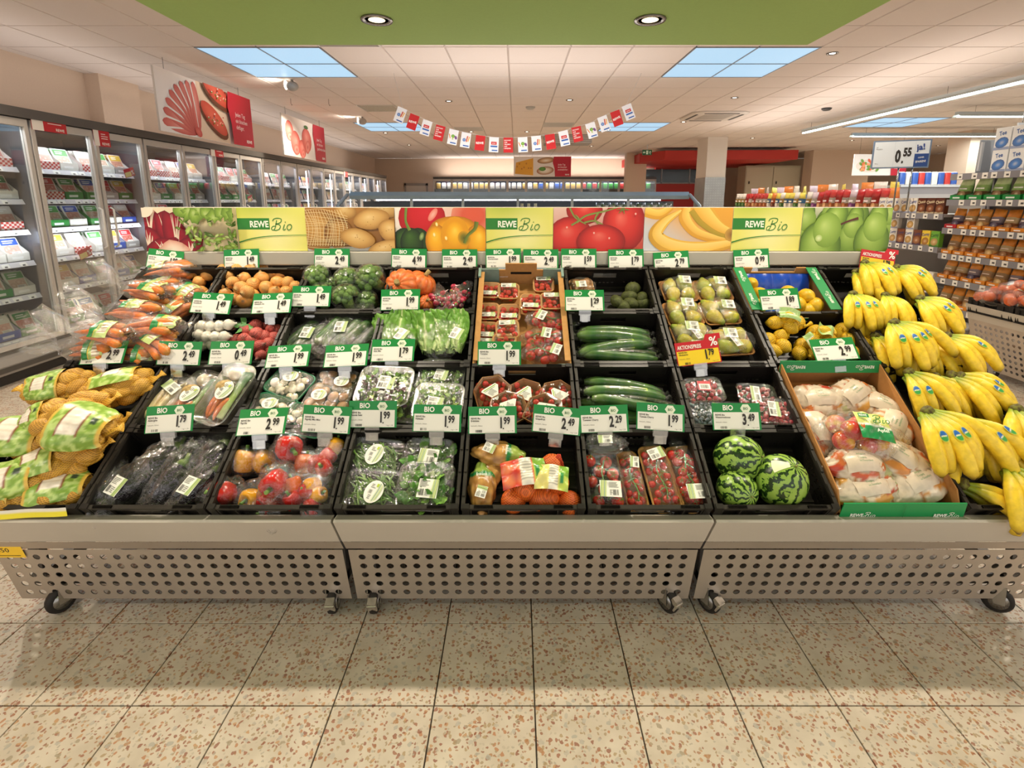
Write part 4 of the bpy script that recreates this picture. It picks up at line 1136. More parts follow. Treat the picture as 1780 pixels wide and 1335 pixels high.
# middle of each tag in the photo, its price, what it names, its roll, how far it leans back
TAGS = [(287, 449, '1.99', 'Karotten', 6, 18, 0, 'on the rail above the carrots'), (420, 448, '1.49', 'Zwiebeln', -2, 12, 0, 'on the rail above the onions'), (577, 447, '2.49', 'Brokkoli', 0, 12, 0, 'on the rail above the broccoli'), (711, 447, '4.99', 'Hokkaido', 1, 12, 0, 'on the rail above the pumpkins'),
        (799, 448, '2.49', 'Radieschen', 0, 12, 0, 'on the rail above the radishes'), (875, 447, '1.99', 'Cherrytomaten', -1, 12, 0, 'on the rail, left above the tomato box'), (940, 448, '2.49', 'Rispentomaten', 0, 12, 0, 'on the rail, right above the tomato box'), (1006, 447, '1.59', 'Kartoffeln', 0, 12, 0, 'on the rail above the brown film pack'),
        (1088, 448, '1.79', 'Avocado', -1, 12, 0, 'on the rail above the avocados'), (1167, 452, '2.79', 'Birnen', -4, 14, 0, 'on the rail above the pears'), (1306, 448, '0.99', 'Zitronen', -3, 12, 0, 'on the rail above the lemon box'), (1525, 452, '1.79', 'Bananen', 9, 12, 1, 'above the topmost bananas'),
        (368, 527, '1.49', 'Knoblauch', 3, 30, 0, 'above the garlic nets'), (473, 527, '1.49', 'Zwiebeln rot', -2, 32, 0, 'above the red onions'), (541, 515, '1.49', 'Zucchini', 0, 25, 0, 'above the courgettes'), (696, 521, '1.99', 'Romana', -1, 25, 0, 'in front of the pumpkins'),
        (1016, 522, '1.29', 'Gurke', 0, 25, 0, 'in front of the brown film pack'), (1355, 520, '1.89', 'Zitronen', -3, 25, 0, 'in front of the loose lemons'),
        (181, 613, '2.99', 'Speisekartoffeln', -2, 35, 0, 'below the carrot bags'), (312, 614, '2.49', 'Pastinaken', 1, 22, 0, 'below the garlic nets'), (402, 613, '0.49', 'Suppengrün', -1, 28, 0, 'below the red onions'), (501, 619, '1.99', 'Champignons', -3, 40, 0, 'below the left courgette pack'),
        (602, 618, '1.99', 'Champignons', -3, 40, 0, 'below the right courgette pack'), (683, 609, '1.79', 'Salat Mix', -1, 36, 0, 'below the romaine lettuce'), (868, 614, '1.99', 'Tomaten', 0, 22, 0, 'at the foot of the tomato box'), (1213, 613, '1.79', 'Himbeeren', -7, 24, 1, 'in front of the pear packs'),
        (1450, 607, '2.99', 'Äpfel', -4, 40, 0, 'in front of the netted lemons'), (295, 728, '1.79', 'Aubergine', -4, 25, 0, 'above the aubergines'), (456, 733, '2.99', 'Paprika', -3, 38, 0, 'above the left of the peppers'), (568, 729, '1.99', 'Paprika Mix Mini', 3, 22, 0, 'above the right of the peppers'),
        (648, 720, '1.99', 'Rucola Salat', 0, 18, 0, 'above the green beans'), (760, 727, '1.99', 'Feldsalat', 1, 22, 0, 'above the lamb\'s lettuce'), (856, 730, '1.99', 'Erdnüsse', -1, 22, 0, 'above the nut bags'), (968, 730, '2.49', 'Grapefruit', 6, 22, 0, 'above the citrus nets'),
        (1050, 728, '2.29', 'Tomaten Cherry', -2, 22, 0, 'above the left of the vine tomato packs'), (1148, 725, '1.99', 'Tomate Cherry', 4, 22, 0, 'above the right of the vine tomato packs'), (1280, 724, '3.49', 'Wassermelonen', 0, 22, 0, 'above the watermelons')]
for (px, py, price, nm, roll, lean, deal, wh) in TAGS:
    if py < 470: p = at_y(px, py + 2, 2.462)
    else: p = on_slope(px, py, .035)
    lb = ('red and yellow special offer tag' if deal else 'green-edged organic price tag') + ' reading ' + price.replace('.', ',') + ', ' + wh
    M = T(*p) @ R(radians(roll), 'Y') @ R(radians(-lean), 'X') @ T(0, 0, -.047)
    t = root('price_tag', lb, 'price tag', M, 'price tags on the produce stand')
    inst('tag_card', tag_mesh(price, nm, deal), t)
    if not (px, py) in ((287, 449), (1525, 452)):
        inst('tag_clip', clip, t, R(radians(lean * .7), 'X') if lean > 15 else None)

# ------------------------------------------------------------------ produce: shapes used again and again
FLOOR_N = -.109                                # crate floor below the rim plane
def pl(px, py, nc=0.0, nb=None, yaw=0.0, rx=0.0, ry=0.0, s=1.0):
    """frame on the stand for a thing seen at (px, py), its middle nc and its foot nb off the rim plane"""
    p = on_slope(px, py, nc)
    if nb is not None: p = p + E3 * (nb - nc)
    return fr(p, radians(yaw), radians(rx), radians(ry), s)
def nz(v, s=1.0, o=0.0): return noise.noise(Vector((v[0] * s + o, v[1] * s + o * .7, v[2] * s - o)))
def dirs(n, rnd): 
    L = []
    for i in range(n):
        z = 1 - 2 * (i + .5) / n; a = i * 2.39996 + rnd.uniform(-.3, .3); r = sqrt(max(0, 1 - z * z))
        L.append(Vector((r * cos(a), r * sin(a), z)))
    return L
def lumpy(r, seed, nl, amp, sig, colfn, nu=26, nv=16, pinch=0.0, wr=0.0):
    """bag pulled tight over round lumps; local x is its length"""
    rnd = random.Random(seed); D = dirs(nl, rnd); lc = [rnd.random() for _ in D]
    mb = MB()
    Rm = R(pi / 2, 'Y')
    def fn(d):
        q = Vector((d.z, d.y, -d.x))
        b = 0; best = 0; bi = 0
        for i, e in enumerate(D):
            w_ = math.exp(-((1 - q.dot(e)) / sig))
            b = max(b, w_)
            if w_ > best: best = w_; bi = i
        k = 1 - amp + amp * b + wr * nz(q, 9, seed)
        if pinch: 
            f = max(0, abs(q.x) - .80) / .2
            k *= 1 + pinch * f * f * 1.2
        return k, colfn(q, best, lc[bi])
    # sphere whose poles lie on x
    V0 = len(mb.v)
    mb.ball((r[2], r[1], r[0]), nu, nv, (1, 1, 1), R(pi / 2, 'Y') , fn)
    return mb
# fn sees directions before the turn: turned by R(90,Y) z->x, x->-z ; q above is that same turn
LABW = H('#ecebe2'); LIME, LIME2, DKG = H('#b5cc46'), H('#8fb43a'), H('#2e7d3e')
def label_mesh(w, h, kind, seed=0):
    mb = MB(); rnd = random.Random(seed)
    t = .0006
    if kind == 'oval':
        n = 22; o = [(w / 2 * cos(2 * pi * k / n), h / 2 * sin(2 * pi * k / n)) for k in range(n)]
    elif kind == 'tri':
        o = [(-w / 2, -h * .4), (w / 2, -h * .4), (w * .5, -h * .25), (.1 * w, h / 2), (-.1 * w, h / 2), (-w * .5, -h * .25)]
    else:
        o = [(-w / 2, -h / 2), (w / 2, -h / 2), (w / 2, h / 2), (-w / 2, h / 2)]
    mb.loft([[(x, y, 0) for x, y in o], [(x, y, t) for x, y in o]], LABW, True, True, False)
    P = Print(mb, T(0, 0, t + .0001)); P.dz = .00015
    g = H('#6a6a64')
    if kind == 'oval':
        for k in range(5):
            x = w * (.12 + .06 * k); hh_ = h * .5 * sqrt(max(0, 1 - (2 * x / w) ** 2)) * .86
            P.stroke([(x - .2 * w * .3, -hh_), (x, 0), (x + .1 * w * .2, hh_)], w * (.03 if k % 2 else .015), [LIME, DKG, LIME2][k % 3])
        P.rect(-w * .30, -h * .12, -w * .08, h * .06, H('#d6d4cc')); P.bars(-w * .28, -h * .1, -w * .1, h * .04, 9, g, rnd)
        P.lines(-w * .26, h * .12, w * .02, h * .32, 3, g, rnd); P.lines(-w * .2, -h * .36, w * .02, -h * .16, 3, g, rnd)
        P.rect(w * .02, h * .22, w * .14, h * .36, LIME)
    elif kind == 'tri':
        P.stroke([(-w * .40, -h * .30), (-.03 * w, h * .44)], w * .05, LIME2); P.stroke([(-w * .32, -h * .32), (.0 * w, h * .3)], w * .02, DKG)
        P.lines(-w * .14, -h * .3, w * .28, h * .1, 6, g, rnd)
    elif kind == 'red':
        P.rect(-w / 2, -h / 2, w / 2, h / 2, H('#c9474e')); P.rect(-w * .42, -h * .4, w * .42, h * .2, LABW); P.bars(-w * .3, -h * .3, w * .3, h * .1, 14, g, rnd)
    else:
        s = 1 if kind == 'r' else -1
        for k in range(6):
            x = s * w * (.20 + .05 * k)
            P.stroke([(x - w * .03, -h / 2), (x, 0), (x + w * .03, h / 2)], w * (.032 if k % 2 else .02), [LIME, LIME2, DKG, LIME][k % 4])
        P.lines(-s * w * .44 if s > 0 else -w * .08, h * .05, w * .12 if s > 0 else w * .44, h * .42, 5, g, rnd)
        x0 = -w * .42 if s > 0 else w * .1
        P.bars(x0, -h * .4, x0 + w * .26, -h * .05, 12, H('#3a3a38'), rnd)
        P.lines(x0 + w * .3 if s > 0 else -w * .05, -h * .4, w * .14 if s > 0 else w * .08, -h * .05, 4, g, rnd)
    return mb.mesh('label', M_PRINT)
_LB = {}
def lab(parent, w, h, kind, M, seed=0):
    k = (round(w, 3), round(h, 3), kind)
    if k not in _LB: _LB[k] = label_mesh(w, h, kind, seed)
    return inst('label', _LB[k], parent, M, 'white printed label with lime green stripes' if kind != 'red' else 'red bordered printed label')
def tray_mesh(w, d, h, r, col, mat, taper=.86, n=4):
    mb = MB()
    mb.loft([rr(w * taper * .9, d * taper * .9, r * .7, n, .0), rr(w * taper, d * taper, r * .8, n, .003), rr(w, d, r, n, h - .002), rr(w + .014, d + .014, r + .007, n, h - .002), rr(w + .016, d + .016, r + .008, n, h + .001),
             rr(w + .002, d + .002, r, n, h + .002), rr(w * taper * .97, d * taper * .97, r * .8, n, .005)], col, True, True, True)
    return mb.mesh('tray', mat)
def lid_mesh(w, d, h, r, dome, seed, mat=None, rough=.002):
    mb = MB()
    def fn(u, v):
        x, y = (u - .5) * 2, (v - .5) * 2
        q = max(abs(x), abs(y))
        # squircle outline
        l = (abs(x) ** 5 + abs(y) ** 5) ** .2 or 1
        k = q / l if q > .55 else 1
        k = 1 + (k - 1) * min(1, max(0, (q - .55) / .45))
        z = h + .0015 + dome * (1 - q ** 3) + rough * nz((u * 3, v * 3, seed), 3) * (1 - q)
        return (x * k * (w + .008) / 2, y * k * (d + .008) / 2, z)
    mb.grid(fn, 14, 14, (1, 1, 1))
    return mb.mesh('film', mat or M_CRUMPLE)
def fit(rnd, n, w, d, z0, z1, mn):
    P = []
    for _ in range(n * 40):
        p = (rnd.uniform(-w / 2, w / 2), rnd.uniform(-d / 2, d / 2), rnd.uniform(z0, z1))
        if all((p[0] - q[0]) ** 2 + (p[1] - q[1]) ** 2 + (p[2] - q[2]) ** 2 > mn * mn for q in P):
            P.append(p)
            if len(P) >= n: break
    return P
def tumble(rnd): return Euler((rnd.uniform(0, 6.28), rnd.uniform(0, 6.28), rnd.uniform(0, 6.28))).to_matrix().to_4x4()
# small produce, meshes shared between packs
def tomato_mesh(r, c=('#d23a26', '#b5221c'), stem=True):
    mb = MB(); c0, c1 = H(c[0]), H(c[1])
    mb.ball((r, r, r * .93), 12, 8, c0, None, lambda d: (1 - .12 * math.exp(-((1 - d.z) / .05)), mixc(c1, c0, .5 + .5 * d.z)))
    if stem:
        for k in range(5):
            a = 2 * pi * k / 5
            mb.add([(0, 0, r * .86), (r * .3 * cos(a - .25), r * .3 * sin(a - .25), r * .95), (r * .75 * cos(a), r * .75 * sin(a), r * .9), (r * .3 * cos(a + .25), r * .3 * sin(a + .25), r * .95)], [(0, 1, 2, 3)], H('#4f7a2a'))
        mb.tube([(0, 0, r * .84), (r * .08, 0, r * 1.25)], r * .08, 5, H('#5c8430'))
    return mb.mesh('tomato', M_GLOSS)
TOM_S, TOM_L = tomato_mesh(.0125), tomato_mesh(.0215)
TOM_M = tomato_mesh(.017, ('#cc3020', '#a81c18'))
def leaf_add(mb, M, l, w, c0, c1, bend=.5, rnd=random):
    def fn(u, v):
        x = (u - .5) * w * (sin(pi * min(1, v * .95 + .05)) ** .7)
        return (x, l * v, l * bend * (v * v) * .6 - abs(u - .5) * w * .35 + .004 * sin(9 * v + 5 * u), mixc(c0, c1, v * .8 + abs(u - .5) * .4))
    mb.grid(fn, 2, 4, c0, True, M)
def leaves_part(parent, w, d, z, n, cols, seed, ls=(.02, .035), spread=1.0, wide=.6):
    rnd = random.Random(seed); mb = MB()
    for k in range(n):
        c = H(rnd.choice(cols)); l = rnd.uniform(*ls)
        M = T(rnd.uniform(-.5, .5) * w * spread, rnd.uniform(-.5, .5) * d * spread, z * rnd.uniform(.35, 1.0)) @ R(rnd.uniform(0, 6.28), 'Z') @ R(rnd.uniform(-.2, .9), 'X')
        leaf_add(mb, M, l, l * wide, jit(mixc(c, (0, .02, 0), .25), rnd), jit(c, rnd), rnd.uniform(-.2, .8))
    o = mb.obj('leaves', M_LEAF, parent); o['kind'] = 'stuff'
    return o
_TR = {}
def pack(name, label, cat, M, group, w, d, h, r, col, mat, dome=.004, film=True, taper=.86):
    t = root(name, label, cat, M, group)
    k = (w, d, h, r, col, mat.name, taper)
    if k not in _TR: _TR[k] = (tray_mesh(w, d, h, r, col, mat, taper), lid_mesh(w, d, h, r, dome, len(_TR)))
    inst('tray', _TR[k][0], t)
    if film: inst('film', _TR[k][1], t)
    return t

# ---- mushrooms
def mushroom(cap, stemc, r, seed):
    mb = MB(); c = H(cap)
    prof = [(.002, r * .62), (r * .5, r * .58), (r * .86, r * .36), (r, r * .06), (r * .92, -r * .12), (r * .6, -r * .06), (r * .32, -r * .1), (r * .30, -r * .7), (r * .34, -r * .8)]
    mb.lathe(prof, 12, [c, c, c, mixc(c, H('#e6d6ba'), .3), mixc(c, (.2, .12, .06), .35), H('#8a6a4a'), H(stemc), H(stemc), mixc(H(stemc), (.1, .06, .03), .4)])
    return mb.mesh('mushroom', M_VEG)
MW = [mushroom('#ede2cc', '#eaddc2', .019, 1), mushroom('#e4d5b8', '#e8d8ba', .016, 2)]
MBR = [mushroom('#b98a58', '#dcc9a8', .024, 3), mushroom('#a87a4a', '#d8c4a0', .02, 4)]
GRTR = H('#1f6a44')
def mush(px, py, nc, yaw, kind, label, big, lk, seed, lift=0.0):
    t = pack('mushroom_tray', label, 'mushrooms', pl(px, py, nc, nc - .03 + lift, yaw), 'mushroom trays', .158, .118, .05, .02, GRTR if kind == 'w' else H('#3c5a4c'), M_CLEAR if kind != 'w' else M_GLOSS, .012)
    rnd = random.Random(seed)
    for k, p in enumerate(fit(rnd, 15 if kind == 'w' else 11, .13, .09, .028, .046, .024 if kind == 'w' else .03)):
        inst('mushroom', (MW if kind == 'w' else MBR)[k % 2], t, T(*p) @ R(rnd.uniform(0, 6.28), 'Z') @ R(rnd.uniform(-.9, .9), 'X'))
    lab(t, .06, .048, 'oval', T(lk[0], lk[1], .0675) @ R(lk[2], 'Z'))
mush(506, 671, -.03, -24, 'w', 'green tray of white mushrooms at the back of the mushroom crate', 0, (-.005, .02, .5), 1)
mush(474, 718, -.03, -14, 'w', 'tray of white mushrooms at the front left of the mushroom crate', 0, (-.01, .018, .2), 2)
mush(585, 670, -.045, -10, 'b', 'tray of brown mushrooms at the back beside the white ones', 0, (.03, .0, 0), 3)
mush(570, 701, -.02, -10, 'b', 'tray of brown mushrooms with oval label lying in front, on top', 0, (-.03, .01, 0), 4)
mush(535, 735, -.03, -10, 'w', 'tray of white mushrooms at the front edge, between the two price tags', 0, (.04, .01, 0), 5)

# ---- salads and beans in clear trays
SAL = ['#6fa32e', '#8fbf3f', '#5a8a28', '#a9cf5a', '#7fae38']
MIX = ['#6fa32e', '#7fae38', '#4d6b26', '#5d2f3a', '#43293a', '#9fc452']
def salad(px, py, nb, yaw, w, d, cols, label, n, lk, seed, mat=None, wide=.6, ls=(.02, .036), h=.055, grp='clear trays of leaf salad', nm='salad_tray', rx=0, cat='salad'):
    t = pack(nm, label, cat, pl(px, py, nb + h, nb, yaw, rx), grp, w, d, h, .028, H('#dfe6e0'), mat or M_CLEAR, .004)
    if n:
        leaves_part(t, w * .9, d * .9, h * .92, n, cols, seed, ls, .92, wide)
    if lk: lab(t, lk[0], lk[1], lk[4], T(lk[2], lk[3], h + .0065) @ R(lk[5], 'Z'), seed)
    return t
salad(697, 690, -.09, -4, .19, .21, SAL, 'clear tray of green salad half hidden under the mixed leaf tray', 90, None, 21)
salad(668, 670, -.03, -3, .195, .165, MIX, 'white rimmed clear tray of red and green mixed leaves, on top', 110, (.062, .058, .006, .01, 'r', -.08), 22, M_MILKY)
salad(766, 657, -.075, -4, .175, .17, SAL, 'clear tray of small green leaves at the back of the salad crate', 130, (.05, .05, .0, .012, 'r', -.15), 23, None, .8, (.016, .026))
salad(762, 697, -.055, -3, .175, .15, SAL, 'white rimmed clear tray of small green leaves at the front of the salad crate', 120, (.06, .045, -.01, -.01, 'r', -.1), 24, M_MILKY, .8, (.016, .026))
LAM = ['#5f9a32', '#4f8a2c', '#7fb446', '#3f7424']
salad(744, 800, -.085, -3, .165, .155, LAM, "clear tray of lamb's lettuce at the back right of the green bean crate", 70, (.068, .055, .0, .012, 'l', -.06), 25, None, .75, (.03, .045))
salad(739, 844, -.07, -2, .175, .155, LAM, "clear tray of lamb's lettuce at the front right of the green bean crate", 80, (.066, .064, .012, -.012, 'r', -.05), 26, None, .75, (.03, .045))
BEAN = H('#6f9a3c')
def beans(px, py, nb, yaw, label, lk, seed):
    t = salad(px, py, nb, yaw, .185, .125, LAM, label, 0, None, seed, None, grp='film wrapped trays of green beans', nm='bean_tray', cat='beans', h=.045)
    rnd = random.Random(seed); mb = MB(); V = []
    for k in range(90):
        a = rnd.gauss(2.5, .45); l = rnd.uniform(.05, .075); x, y, z = rnd.uniform(-.065, .065), rnd.uniform(-.04, .04), rnd.uniform(.012, .046)
        b = rnd.uniform(-.012, .012)
        p = [(x + s * l * cos(a) - b * (1 - 4 * s * s) * sin(a), y + s * l * sin(a) + b * (1 - 4 * s * s) * cos(a), z + .003 * sin(6 * s)) for s in (-.5, -.2, .2, .5)]
        p = [(max(-.086, min(.086, q[0])), max(-.056, min(.056, q[1])), q[2]) for q in p]
        mb.tube(p, [.0015, .0036, .0036, .0012], 5, jit(mixc(BEAN, H('#4d7a2a'), rnd.random()), rnd))
    o = mb.obj('beans', M_VEG, t); o['kind'] = 'stuff'
    lab(t, .062, .078, 'oval', T(lk[0], lk[1], .0535) @ R(lk[2], 'Z'), seed)
beans(652, 793, -.075, -7, 'film wrapped tray of green beans at the back left of its crate', (-.002, .004, -.15), 31)
beans(646, 850, -.07, -4, 'film wrapped tray of green beans at the front left of its crate', (.012, -.012, -.25), 32)

# ---- root vegetables
def taper_root(l, r, c0, c1, seed, bend=.1, n=9):
    rnd = random.Random(seed); mb = MB(); k = 9
    P = []; Rr = []; C = []
    for i in range(k + 1):
        t = i / k
        P.append((l * (t - .5), bend * l * (t - .5) ** 2 + .003 * sin(5 * t + seed), 0))
        Rr.append(r * (1.0 - .72 * t ** 1.3) * (min(1, t * 12 + .35)) * (1 + .06 * sin(23 * t + seed)) * (0.25 if i == k else 1))
        C.append(mixc(c0, c1, t) if i else mixc(c0, H('#6b7a2c'), .5))
    mb.tube(P, Rr, n, C)
    return mb
CAR = [taper_root(l, r, H('#dd7a34'), H('#d86f2c'), s, b).mesh('carrot', M_VEG) for l, r, s, b in ((.19, .016, 1, .2), (.17, .014, 2, -.25), (.205, .0175, 3, .1))]
PAR = [taper_root(l, r, H('#e2cf9a'), H('#d8c288'), s, b).mesh('parsnip', M_VEG) for l, r, s, b in ((.20, .019, 4, .15), (.18, .016, 5, -.2))]
t = pack('parsnip_tray', 'clear film wrapped tray of parsnips at the left of the root vegetable crate', 'parsnips', pl(282, 693, -.03, -.075, -20), 'root vegetable trays', .125, .235, .045, .03, H('#e8ebe6'), M_CLEAR, .008)
for k in range(5): inst('parsnip', PAR[k % 2], t, T(-.038 + .019 * k, .0, .03 + .012 * (k % 2)) @ R(radians(94 + 4 * (k % 3)), 'Z'))
lab(t, .075, .042, 'l', T(.0, .05, .056) @ R(-.25, 'Z'))
CEL = MB().ball((.034, .034, .03), 14, 10, H('#b99a62'), None, lambda d: (1 + .10 * nz(d, 4, 3), mixc(H('#c9ad74'), H('#8a6a3a'), .5 + nz(d, 5, 1)))).mesh('celeriac', M_ROUGHVEG)
WHT = MB().lathe([(.002, .02), (.02, .018), (.026, .0), (.022, -.03), (.018, -.05)], 12, H('#ece2c4')).mesh('turnip', M_VEG)
lk_ = MB()
for k in range(3):
    lk_.tube([(.004 * k, -.09, .004 * k), (.002 * k, -.02, .004 * k + .004), (.006 * k - .006, .06, .006 * k), (.012 * k - .012, .10, .002)], [.015 - .001 * k, .014, .019 - .003 * k, .016], 8, [H('#dfe6b0'), H('#a9c46a'), H('#4f7a4a'), H('#2f5a3c')], sq=.6)
LEEK = lk_.mesh('leek', M_LEAF)
def soup(px, py, nb, yaw, rx, label, big, seed):
    t = pack('soup_vegetable_tray', label, 'vegetables', pl(px, py, nb + .04, nb, yaw, rx), 'root vegetable trays', .125, .24, .055, .035, H('#e9e9e2'), M_MILKY if big else M_CLEAR, .01)
    inst('celeriac', CEL, t, T(-.022, .02, .042)); inst('turnip', WHT, t, T(-.02, .085, .038) @ R(.7, 'X'))
    inst('leek', LEEK, t, T(.034, .0, .042))
    for k in range(3): inst('carrot', CAR[k % 2], t, T(-.035 + .027 * k, -.055, .03 + .01 * k) @ R(radians(-80 - 8 * k), 'Z') @ S(.5, 1, 1))
    lab(t, .06, .075, 'oval', T(.002, .005, .0685) @ R(-.25, 'Z'))
soup(333, 693, -.075, -20, 0, 'clear tray of mixed soup vegetables lying under the upright one', False, 1)
soup(396, 684, -.02, -17, 8, 'milky rimmed soup vegetable tray with leek, carrot and celeriac, on top', True, 2)

# ---- tomatoes in hexagonal kraft trays
def hexo(w, d, z, k=1.0): return [(x * w * k, y * d * k, z) for x, y in ((-.22, .5), (.22, .5), (.5, .12), (.40, -.5), (-.40, -.5), (-.5, .12))]
hm = MB().loft([hexo(.15, .135, 0, .82), hexo(.15, .135, .05), hexo(.15, .135, .0502, .97), hexo(.15, .135, .003, .80)], H('#b07c4a'), True, True, False).mesh('tray', M_CARD)
hf = MB().loft([hexo(.15, .135, .0505, 1.0), hexo(.15, .135, .058, .8), hexo(.15, .135, .06, .3)], (1, 1, 1), False, True, False).mesh('film', M_FILM)
for k, (px, py, nb, yaw, rx, wh) in enumerate(((856, 683, -.065, 8, 10, 'at the back left of its crate'), (914, 690, -.075, -20, 4, 'at the back middle of its crate'), (968, 692, -.08, 14, 6, 'at the back right of its crate'),
                                               (882, 712, -.06, 32, 6, 'at the front left, behind the tag'), (948, 716, -.055, -32, 6, 'at the front right, behind the tag'))):
    t = root('kraft_tomato_tray', 'six-sided brown card tray of cherry tomatoes under film ' + wh, 'tomatoes', pl(px, py, nb + .03, nb, yaw, rx), 'kraft tomato trays')
    inst('tray', hm, t); inst('film', hf, t)
    rnd = random.Random(k + 40)
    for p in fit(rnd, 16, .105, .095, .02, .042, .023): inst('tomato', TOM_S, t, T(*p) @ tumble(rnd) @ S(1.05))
    lab(t, .07, .065, 'tri', T(.0, .0, .0615) @ R(-.6 + .5 * k, 'Z'))

# ---- cucumbers
def cucumber_mesh(l, seed, c='#3f6a2a'):
    mb = MB(); P = []; Rr = []; C = []
    for i in range(15):
        t = i / 14; e = min(1, (t * 14 + .35) / 2.2, ((1 - t) * 14 + .35) / 2.2)
        P.append((l * (t - .5), .012 * sin(pi * t + seed), .006 * sin(pi * t))); Rr.append(.0225 * sqrt(max(.05, e)) * (1 + .02 * sin(9 * t + seed)))
        C.append(mixc(H(c), H('#7f9c4a'), .5 if i < 2 else .12 * (i % 3)))
    mb.tube(P, Rr, 12, C)
    return mb.mesh('cucumber_body', M_VEG)
CUC = [cucumber_mesh(.31, 0, '#35602a'), cucumber_mesh(.315, 2, '#2c5524')]
ZUC = [cucumber_mesh(.20, 1, '#2a5020'), cucumber_mesh(.19, 2, '#335a26')]
sk = MB()
for s in (-1, 1):
    sk.tube([(s * .150, .001, 0), (s * .158, .001, .001), (s * .166, .0, .006), (s * .172, .004, .004)], [.018, .011, .004, .011], 10, (1, 1, 1))
sk.tube([(-.15, .003, .001), (-.07, .009, .004), (0, .012, .006), (.07, .009, .004), (.15, .003, .001)], [.0195, .0236, .0238, .0236, .0195], 12, (1, 1, 1), False)
CFILM = sk.mesh('film', M_FILM)
bl = MB()
bl.tube([(.02, .0118, .0062), (.05, .0108, .0055), (.085, .008, .0045)], .0243, 14, [LABW, LABW, LIME], False)
CLAB = bl.mesh('wrap_label', M_PRINT)
def cucumber(a, b, n, label, k, wl, group):
    p, q = on_slope(*a, n), on_slope(*b, n)
    dx = q - p
    yaw = atan2(dx.dot(E2), dx.x)
    t = root('cucumber', label, 'cucumber', fr((p + q) / 2, yaw), group)
    inst('body', CUC[k % 2], t); inst('film', CFILM, t)
    if wl: inst('wrap_label', CLAB, t, R(-.3, 'X'))
for k, (a, b, n, wl, wh) in enumerate((((1003, 577), (1131, 582), -.07, 0, 'rearmost in the upper cucumber crate'), ((1006, 591), (1133, 597), -.075, 0, 'second from the back in the upper crate'), ((1003, 583), (1130, 592), -.035, 0, 'lying on the others at the back of the upper crate'),
                                       ((1012, 607), (1137, 612), -.08, 0, 'front bottom one in the upper cucumber crate'), ((1005, 615), (1130, 598), -.04, 1, 'with a white wrap label across the upper crate'), ((1012, 619), (1140, 621), -.045, 0, 'lying along the front rim of the upper crate'))):
    cucumber(a, b, n, 'film wrapped cucumber ' + wh, k, wl, 'cucumbers in the upper crate')
for k, (a, b, n, wl, wh) in enumerate((((1018, 664), (1150, 685), -.06, 0, 'darkest one, rearmost in the lower crate'), ((1022, 680), (1160, 700), -.08, 0, 'low behind the labelled one in the lower crate'), ((1023, 682), (1148, 692), -.03, 1, 'with a white wrap label in the lower crate'),
                                       ((1036, 697), (1168, 711), -.025, 0, 'topmost one lying in front of the labelled one in the lower crate'), ((1012, 702), (1140, 716), -.07, 0, 'low under the topmost one in the lower crate'), ((1030, 722), (1165, 722), -.06, 0, 'behind the two price tags of the lower crate'), ((1030, 736), (1165, 736), -.065, 0, 'foremost one behind the tags of the lower crate'))):
    cucumber(a, b, n, 'film wrapped cucumber ' + wh, k, wl, 'cucumbers in the lower crate')

# ---- berries
rb = MB()
rb.ball((.0105, .0105, .012), 10, 8, H('#b92a40'), None, lambda d: (.93 + .09 * (sin(9 * atan2(d.y, d.x)) * sin(8 * d.z)), mixc(H('#c23a4c'), H('#96182c'), .5 - .5 * d.z)))
RASP = rb.mesh('raspberry', M_VEG)
BLUE = MB().lathe([(.003, .0075), (.0045, .0082), (.0055, .0068), (.0075, .001), (.006, -.005), (.001, -.0075)], 10, H('#7a8898')).mesh('blueberry', M_VEG)
for k, (px, py, nb, yaw, kind, wh, lk) in enumerate(((1229, 717, -.09, -2, 'b', 'clear tray of blueberries at the front left of the berry crate', ('l', .035, .05, .04, .01)), (1224, 677, -.07, 4, 'r', 'clear tray of raspberries with a red bordered label, at the back left', ('red', .05, .042, .0, .008)),
                                                    (1317, 688, -.09, -4, 'r', 'clear tray of raspberries with a plain label, rear one on the right', ('l', .035, .07, -.012, 0)), (1346, 714, -.075, -4, 'r', 'clear tray of raspberries with a striped label, front one on the right', ('r', .04, .065, -.005, .0)))):
    t = pack('berry_tray', wh, 'berries', pl(px, py, nb + .05, nb, yaw), 'berry trays', .135, .1, .05, .018, H('#f0f0f0'), M_CLEAR, .01)
    rnd = random.Random(60 + k)
    for p in fit(rnd, 32 if kind == 'r' else 60, .118, .085, .03, .047, .0195 if kind == 'r' else .0135):
        inst('raspberry' if kind == 'r' else 'blueberry', RASP if kind == 'r' else BLUE, t, T(*p) @ tumble(rnd))
    lab(t, lk[1], lk[2], lk[0], T(lk[3], lk[4], .0635) @ R(-.1, 'Z'))

